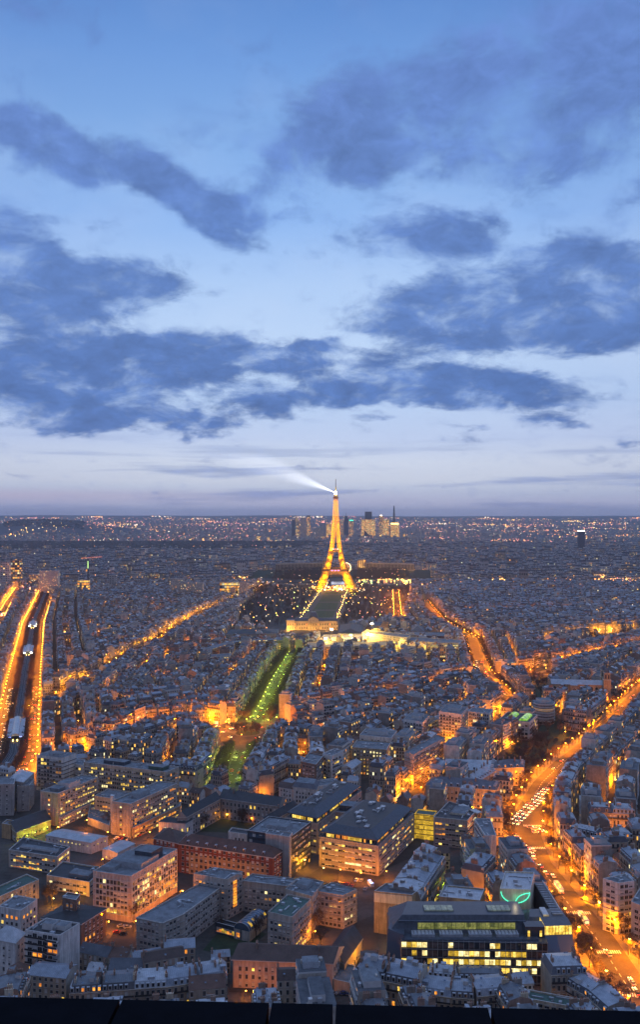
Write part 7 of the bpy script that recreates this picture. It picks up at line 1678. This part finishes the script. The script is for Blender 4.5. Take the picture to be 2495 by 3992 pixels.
while n < 11500:
    Y = 2700+fr.random()**.8*3900; X = fr.uniform(-.39, .39)*Y; o = axo(X, Y)
    if abs(o) < 330 and Y < 3420: continue
    if 2790 < Y < 2930 : 
        if fr.random() < .85: continue
    if Y > 5250 and X/Y < -.02 or Y > 5900 and X/Y < .13: continue
    k_ = hz_noise(X*3, Y*3); rz = k_*1.6+fr.choice((0, pi/2)); fc.add(*inst(*LOW[fr.randrange(10)], 1, 1, fr.uniform(.8, 1.3)*(1.0 if fr.random() > .04 else 1.9), rz, (X, Y, zt(X, Y)), fr.randint(0, 190))); n += 1
n = 0
while n < 9500:
    Y = 7250+fr.random()**1.25*9500; X = fr.uniform(-.4, .4)*Y
    if hz_noise(X*2+900, Y*2) < -.75: continue
    if ((X+2900)/1200)**2+((Y-9200)/900)**2 < 1: continue
    if Y > 12500 and fr.random() < .5: continue
    fc.add(*inst(*SUB[fr.randrange(8)], 1, 1, fr.uniform(.7, 1.4), fr.uniform(0, pi), (X, Y, zt(X, Y)-1), fr.randint(0, 190))); n += 1
tag(link('far_city', fc.data('far_city')), 'endless small pale houses of the far city fading towards the hills', 'houses', kind='stuff')
# the dark wood across the picture behind the tower
wd = MB(); wr = random.Random(8)
def wood(X0, X1, Y0, Y1, n, hm):
    for _ in range(n):
        Y = wr.uniform(Y0, Y1); X = wr.uniform(X0, X1)*Y; s = wr.uniform(12, 26); h_ = hm*wr.uniform(.7, 1.25); k = 6
        P0 = [(X+s*cos(2*pi*i/k+wr.random()*.6), Y+s*sin(2*pi*i/k+wr.random()*.6)) for i in range(k)]; P1 = [(X+s*.6*cos(2*pi*i/k), Y+s*.6*sin(2*pi*i/k)) for i in range(k)]; z = zt(X, Y)
        wd.frustum([(p[0], p[1]) for p in P0], z+h_*.0, [(X+(p[0]-X)*1.02, Y+(p[1]-Y)*1.02) for p in P0], z+h_*.6, 'wood_mass'); wd.frustum(P0, z+h_*.6, P1, z+h_, 'wood_mass')
wood(-.40, -.20, 5350, 7200, 2300, 20); wood(-.20, .0, 5500, 7200, 2300, 20); wood(-.01, .13, 5950, 6500, 600, 17); wood(-.36, -.27, 8700, 9800, 300, 16); wood(.3, .4, 14000, 15000, 200, 20)
tag(link('far_woods', wd.data('far_woods')), 'wide dark strip of woodland between the city and the far towers', 'woods', kind='stuff')
# the scattered lights of the suburbs
dl = MB(); cl_ = [(fr.uniform(-.38, .38), 7300+fr.random()**1.3*10500, fr.choice((1, 1, 1, 2))) for _ in range(150)]
def blob(X, Y, z, s, mm): dl.box((X, Y, z), (s, s, s*.9), mm)
KIN = ('far_orange', 'far_orange', 'far_pink', 'far_pink', 'far_white', 'far_yellow', 'far_orange')
for (u, Y0, k) in cl_:
    kk = fr.choice(KIN); n = fr.randint(4, 26); ang = fr.uniform(-.5, .5)
    for _ in range(n):
        t = fr.gauss(0, 1); X = u*Y0+t*fr.uniform(60, 190)*cos(ang)+fr.gauss(0, 20); Y = Y0+t*260*sin(ang)+fr.gauss(0, 90); blob(X, Y, zt(X, Y)+fr.uniform(8, 26), fr.uniform(2.5, 7.5)*Y/10000, kk if fr.random() < .75 else fr.choice(KIN))
for _ in range(1900):
    Y = 7200+fr.random()**1.2*10000; X = fr.uniform(-.38, .38)*Y; blob(X, Y, zt(X, Y)+fr.uniform(8, 22), fr.uniform(1.8, 5)*Y/10000, fr.choice(KIN))
for u, Y0, n, sp_ in ((-.03, 12500, 46, 1500), (.17, 13000, 60, 1700), (.3, 12600, 46, 1500), (.10, 13600, 30, 700), (-.16, 13300, 22, 900), (-.33, 15800, 16, 500)):   # long strings of lights below the hills
    for _ in range(n): X = u*Y0+fr.uniform(-sp_, sp_); Y = Y0+fr.gauss(0, 160); blob(X, Y, zt(X, Y)+14, fr.uniform(4, 9), fr.choice(('far_pink', 'far_pink', 'far_orange', 'far_yellow')))
for (x, y, s, mm) in ((1812,2138,9,'far_yellow'),(1888,2141,6,'far_yellow'),(1942,2137,10,'far_yellow'),(1998,2139,8,'far_yellow'),(2176,2135,10,'far_yellow'),(2050,2141,5,'far_orange'),(2092,2139,5,'far_yellow'),(1946,2106,7,'far_white'),(40,2105,11,'far_orange'),(20,2108,8,'far_yellow'),(58,2106,7,'far_yellow'),(770,2144,5,'far_white'),(1120,2105,7,'far_white'),(750,2027,9,'far_orange'),(2170,2110,8,'far_orange'),(2150,2118,7,'far_pink')):
    Y = min(16000, 724000/(y-HZ)); X = (x-CX)/F*Y; blob(X, Y, zt(X, Y)+14, s*Y/9000, mm)
for _ in range(1300):      # free-floating glow cubes standing in for windows and lamps of the middle city
    Y = fr.uniform(1500, 6000); X = fr.uniform(-.38, .38)*Y; s = fr.uniform(.9, 2.0)*max(.8, Y/3200)
    if abs(axo(X, Y)) < 60: continue
    blob(X, Y, fr.uniform(16, 20), s*.85, fr.choice(('far_orange', 'far_orange', 'far_yellow', 'far_pink', 'far_white')))
for (xa, ya, xb, yb, n, w_) in ((1560,2225,1600,2190,34,22),(1594,2195,1588,2180,10,12),(1750,2268,2495,2262,70,40),(1660,2290,1720,2268,16,20),(1950,2262,2010,2266,20,12),(2200,2262,2480,2268,60,26),(985,2130,1010,2100,6,20),(520,2235,760,2215,18,30),(930,2240,960,2275,18,16),(300,2230,420,2245,12,40),(0,2420,20,2390,12,10),(60,2290,130,2320,14,30)):
    for _ in range(n):
        t = fr.random(); x, y = xa+(xb-xa)*t, ya+(yb-ya)*t; X, Y = P(x, y, 16); blob(X+fr.gauss(0, w_*.4), Y+fr.gauss(0, w_), fr.uniform(15, 22), fr.uniform(1.6, 3.4), fr.choice(('far_orange', 'far_orange', 'far_yellow', 'far_orange', 'far_pink')))
tag(link('distant_lights', dl.data('distant_lights')), 'countless orange and pink lights sprinkled over the far suburbs', 'lights', kind='stuff')
# glow of the far avenues on the houses beside them
for (x, y, p_) in ((1600,2225,60000),(1595,2205,70000),(1590,2190,70000),(1800,2268,60000),(1960,2264,120000),(2080,2266,50000),(2250,2264,90000),(2350,2265,90000),(2450,2266,80000),(1580,2240,60000),(560,2240,50000),(700,2225,50000),(940,2250,60000)): X, Y = P(x, y, 14); lamp('far_avenue_light', (X, Y, 16), p_, (1, .42, .08), None, 2)

# ------------------------------------------------------------------ business district towers
DY = 8300.0
def tower(x0, x1, ytop, mm, label, slant=0, crown=None, yb=2108, dd=34, dy=0):
    Y = DY+dy; f = lambda x: (x-CX)/F*Y; a, b = f(x0), f(x1); c = (a+b)/2; zt_ = H-(ytop-HZ)/F*Y; r = empty('skyscraper', (c, Y, 0)); tag(r, label, 'skyscraper', 'towers of the business district'); w_ = (b-a)/2
    m = MB(); Q = [(-w_, 0), (w_, 0), (w_, dd), (-w_, dd)]
    if slant:
        z0, z1 = (zt_, zt_-slant) if slant > 0 else (zt_+slant, zt_)
        m.wallq(Q[1], Q[2], 0, z1, mm); m.wallq(Q[3], Q[0], 0, z0, mm); L = 2*w_
        m.face([(-w_, 0, 0), (w_, 0, 0), (w_, 0, z1), (-w_, 0, z0)], mm, [(0, 0), (L, 0), (L, z1), (0, z0)]); m.face([(w_, dd, 0), (-w_, dd, 0), (-w_, dd, z0), (w_, dd, z1)], mm); m.face([(-w_, 0, z0), (w_, 0, z1), (w_, dd, z1), (-w_, dd, z0)], 'slate_panel')
    else: m.prism(Q, 0, zt_, mm, 'slate_panel', u0=200.0*(int(x0) % 90))
    link('shaft', m.data('shaft'), r)
    if crown:
        m = MB(); cw, ch, cm = crown; m.box((0, dd/2, zt_), (2*w_*cw, dd*.6, ch), cm); link('crown', m.data('crown'), r)
    return r, w_, zt_
T7 = lambda x: 1080+x/2.52; U7 = lambda y: 1970+y/2.52
tower(T7(145), T7(181), U7(142), 'dark_cladding', 'slim dark tower at the left end of the far skyline')
tower(T7(181), T7(222), U7(98), 'tower_facade', 'slant-topped tower with lit floors left in the skyline', 60)
tower(T7(228), T7(286), U7(118), 'suburb_facade', 'wide grey tower second cluster left of the iron tower', dy=120)
tower(T7(288), T7(328), U7(114), 'tower_facade', 'grey square-shouldered tower with darker top left of the iron tower', crown=(.8, 14, 'dark_cladding'))
tower(T7(427), T7(482), U7(168), 'suburb_facade', 'dull reddish slab with roof lights left of the iron tower', crown=(.5, 6, 'far_pink'))
tower(T7(484), T7(540), U7(182), 'lit_tower_facade', 'low golden-lit office slab just left of the iron tower')
tower(T7(404), T7(470), U7(305), 'lit_tower_facade', 'low domed green-yellow lit building below the reddish slab', dy=-300)
tower(T7(612), T7(650), U7(142), 'tower_facade', 'pink-lit tower just right of the iron tower')
r, w_, z_ = tower(T7(658), T7(700), U7(128), 'slate_panel', 'dark tower with stepped spire right of the iron tower', crown=(.6, 22, 'slate_panel'))
m = MB(); m.bar((0, 17, z_+22), (0, 17, z_+52), 2.2, 'slate_panel'); link('mast', m.data('mast'), r)
tower(T7(708), T7(752), U7(152), 'tower_facade', 'pale tower with a cyan light band right of the iron tower', crown=(.9, 9, 'neon_green'))
tower(T7(830), T7(967), U7(140), 'lit_tower_facade', 'broad bright office slab, the widest of the skyline', crown=(.5, 75, 'dark_cladding'))
tower(T7(857), T7(915), U7(240), 'dark_cladding', 'low slant-topped dark block before the broad bright slab', 55, dy=-250)
tower(T7(1005), T7(1046), U7(104), 'tower_facade', 'grey tower with two white roof lights right of the broad slab', crown=(.5, 8, 'far_white'))
tower(T7(1046), T7(1100), U7(136), 'lit_tower_facade', 'green-yellow lit tower right of the broad bright slab')
r, w_, z_ = tower(T7(1132), T7(1192), U7(150), 'slate_panel', 'dark pointed tower, tallest at the right of the skyline', 40)
m = MB(); m.frustum([(-22, 5), (4, 5), (4, 30), (-22, 30)], z_-30, [(-14, 10), (-6, 10), (-6, 24), (-14, 24)], z_+140, 'slate_panel'); link('point', m.data('point'), r)
tower(T7(1118), T7(1200), U7(188), 'lit_tower_facade', 'golden bright tower with white crown at the right end', crown=(.9, 14, 'far_yellow'), dy=-160)
tower(T7(1205), T7(1262), U7(282), 'lit_tower_facade', 'low lit block right of the golden tower', dy=-300)
tower(1000, 1030, 2090, 'lit_tower_facade', 'small golden office block left of the skyline', dy=-400); tower(1008, 1080, 2096, 'lit_tower_facade', 'low wide golden block left of the skyline', dy=-500)
for i, (x0, x1, yt) in enumerate(((1030,1040,2046),(1090,1098,2060),(1230,1250,2056),(1380,1392,2062),(1560,1572,2070),(1700,1716,2080),(1740,1763,2062),(1790,1818,2092))): tower(x0, x1, yt, 'suburb_facade', '%s plain grey tower from the left among the far suburbs' % ordn(i), dy=-700+i*60)
tower(2256, 2282, 2072, 'slate_panel', 'lone dark slab hotel tower far right with a lit top band', crown=(.98, 6, 'far_white'), dy=-3200, dd=20)
tower(0, 32, 2190, 'suburb_facade', 'first riverside tower at the left edge of the picture', dy=-5700, dd=22); tower(38, 76, 2180, 'tower_facade', 'second riverside tower from the left edge, warm windows', dy=-5650, dd=22)
tower(112, 148, 2240, 'office_facade', 'stepped lit block right of the riverside towers', dy=-5800, dd=18); tower(300, 342, 2262, 'lit_tower_facade', 'yellow-lit office block on the left beyond the boulevard', dy=-5900, dd=18); tower(424, 450, 2242, 'suburb_facade', 'pale slab with lit corner left of the park', dy=-5800, dd=18); tower(856, 930, 2270, 'lit_tower_facade', 'low office range with bright yellow windows left of the park', dy=-6000, dd=18)
for i, (x0, x1, yt) in enumerate(((150,225,2225),(190,290,2285),(660,715,2255),(700,790,2270),(930,960,2268),(520,560,2330),(355,410,2325))): tower(x0, x1, yt, 'painted_facade', '%s pale slab block from the left in the middle distance' % ordn(i), dy=-5900-i*45, dd=16)
# red-lit tower crane
Y = 2450.0; X = (342-CX)/F*Y; r = empty('tower_crane', (X, Y, 0)); tag(r, 'tall tower crane with a red-lit jib above the left rooftops', 'crane')
m = MB()
for k in range(14): z0, z1 = k*7, k*7+7; [m.bar((a, b, z0), (c, d, z1), .35, 'iron') for a, b, c, d in ((-1.5,-1.5,1.5,-1.5),(1.5,-1.5,1.5,1.5),(1.5,1.5,-1.5,1.5),(-1.5,1.5,-1.5,-1.5))]
for a, b in ((-1.5,-1.5),(1.5,-1.5),(1.5,1.5),(-1.5,1.5)): m.bar((a, b, 0), (a, b, 100), .4, 'iron')
link('mast', m.data('mast'), r); m = MB()
for z0, dz_ in ((99, 0), (101, 0)): m.bar((-20, 0, z0), (38, 4, z0+4), .28, 'red_light')
for k in range(14): m.bar((-18+k*4, .2, 99.3+k*.28), (-16+k*4, .3, 101.4+k*.3), .25, 'red_light')  # jib bars glow themselves in place of red light falling on them
link('jib', m.data('jib'), r); m = MB(); m.box((0, -1.7, 72), (1.2, .4, 20), 'far_green'); link('glow_strip', m.data('glow_strip'), r)  # glowing strip added for the greenish light on the mast
# palace across the river: two curved wings and two pavilions
Y0 = 3330.0
for sgn, lab in ((-1, 'left curved wing of the riverside palace with tall window bays'), (1, 'right curved wing of the riverside palace, warm-lit colonnade')):
    cxp = ax(Y0, 0)[0]; r = empty('palace_wing', (cxp, Y0, 0)); tag(r, lab, 'palace', 'wings of the riverside palace'); pts = []
    for t in np.linspace(0, 1, 9): pts.append((sgn*(52+t*205), -10-t*t*70))
    b_ = offset_line(pts, 22 if sgn > 0 else -22); m = MB()
    for (p, q, p2, q2) in zip(pts, pts[1:], b_, b_[1:]):
        a, b = (p, q) if sgn > 0 else (q, p); m.wallq(a, b, 0, 43, 'cream_wall'); m.face([(*p, 43), (*q, 43), (*q2, 43), (*p2, 43)][::sgn], 'flat_roof'); L = hypot(b[0]-a[0], b[1]-a[1]); d = ((b[0]-a[0])/L, (b[1]-a[1])/L)
        for k in range(5): s_ = (k+.5)*L/5; m.box((a[0]+d[0]*s_+d[1]*.6, a[1]+d[1]*s_-d[0]*.6, 20), (2.2, .8, 18), 'dark_glass', atan2(d[1], d[0]))
    link('wall', m.data('wall'), r)
    m = MB(); m.box((sgn*66, -16, 0), (32, 30, 54), 'cream_wall'); m.box((sgn*66, -16, 54), (26, 24, 3), 'cream_wall')
    for k in range(4): m.box((sgn*66-12+k*8, -31.4, 26), (3, .8, 26), 'dark_glass')
    link('pavilion', m.data('pavilion'), r); lamp('palace_projector', (cxp+sgn*66, Y0-52, 34), 60000 if sgn > 0 else 15000, (1, .5, .1), None, 2)
    if sgn > 0:
        for k in range(5): lamp('palace_projector', (cxp+110+k*34, Y0-60-k*8, 22), 5000, (1, .5, .2), None, 2)
wh = MB(); cxp = (1418-CX)/F*3050
r = empty('carousel', (cxp-62, 3050, 0)); tag(r, 'glittering fairground wheel right behind the tower leg', 'fairground wheel')
for k in range(26): t = 2*pi*k/26; wh.box((17*cos(t), 0, 38+17*sin(t)), (2.4, 2, 2.4), 'far_yellow' if k % 2 else 'far_white')
for k in range(16): t = 2*pi*k/16; wh.bar((0, 0, 38), (17*cos(t), 0, 38+17*sin(t)), .4, 'far_orange'); 
for s in (-1, 1): wh.bar((s*9, 1, 0), (0, 1, 38), .6, 'iron')
link('wheel', wh.data('wheel'), r)
wv = MB(); wv.face([(-1400, 2795, .1), (1500, 2795, .1), (1500, 2920, .1), (-1400, 2920, .1)], 'dark_glass'); tag(link('river', wv.data('river')), kind='structure')

# ------------------------------------------------------------------ parapet in front of the viewer
pa = np.array((-.0, 0)); Yl, Yr = 1.2/((3886-HZ)/F), 1.2/((3942-HZ)/F); Xl, Xr = (0-CX)/F*Yl, (2495-CX)/F*Yr
dv = np.array((Xr-Xl, Yr-Yl)); Lp = np.linalg.norm(dv); dv /= Lp; nv = np.array((-dv[1], dv[0])); pan = atan2(dv[1], dv[0]); r = empty('parapet', (Xl, Yl, H-1.2)); tag(r, 'black stone parapet of the viewing terrace along the bottom edge', 'parapet')
cuts = [-5.2+.5*k for k in range(11)]+[(x/2495.0)*Lp for x in (482, 1072, 1322, 1922)]+[Lp+.25+.5*k for k in range(11)]
for a, b in zip(cuts, cuts[1:]):
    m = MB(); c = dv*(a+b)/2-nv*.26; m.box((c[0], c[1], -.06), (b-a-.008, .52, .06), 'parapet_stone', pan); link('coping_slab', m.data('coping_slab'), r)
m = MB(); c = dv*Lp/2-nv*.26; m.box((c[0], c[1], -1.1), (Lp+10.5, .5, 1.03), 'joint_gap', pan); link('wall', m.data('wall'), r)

# ------------------------------------------------------------------ evening haze over the city
hm = MB(); hm.prism([(-13500, -30), (13500, -30), (13500, 23500), (-13500, 23500)], -1.5, 400, 'ground', bottom=True); ho = hm.data('haze'); hmat = bpy.data.materials.new('haze'); hmat.use_nodes = True; t = NT(hmat.node_tree); t.n.clear()
vo = t.new('ShaderNodeVolumePrincipled'); vo.inputs['Color'].default_value = (.82, .88, 1, 1); vo.inputs['Density'].default_value = 4.4e-5; vo.inputs['Anisotropy'].default_value = 0.3
ou = t.new('ShaderNodeOutputMaterial'); t.l.new(vo.outputs[0], ou.inputs['Volume']); ho.materials.clear(); ho.materials.append(hmat); hmat.cycles.homogeneous_volume = True
tag(link('haze', ho), 'thin evening haze lying over the whole city', 'haze', kind='stuff')
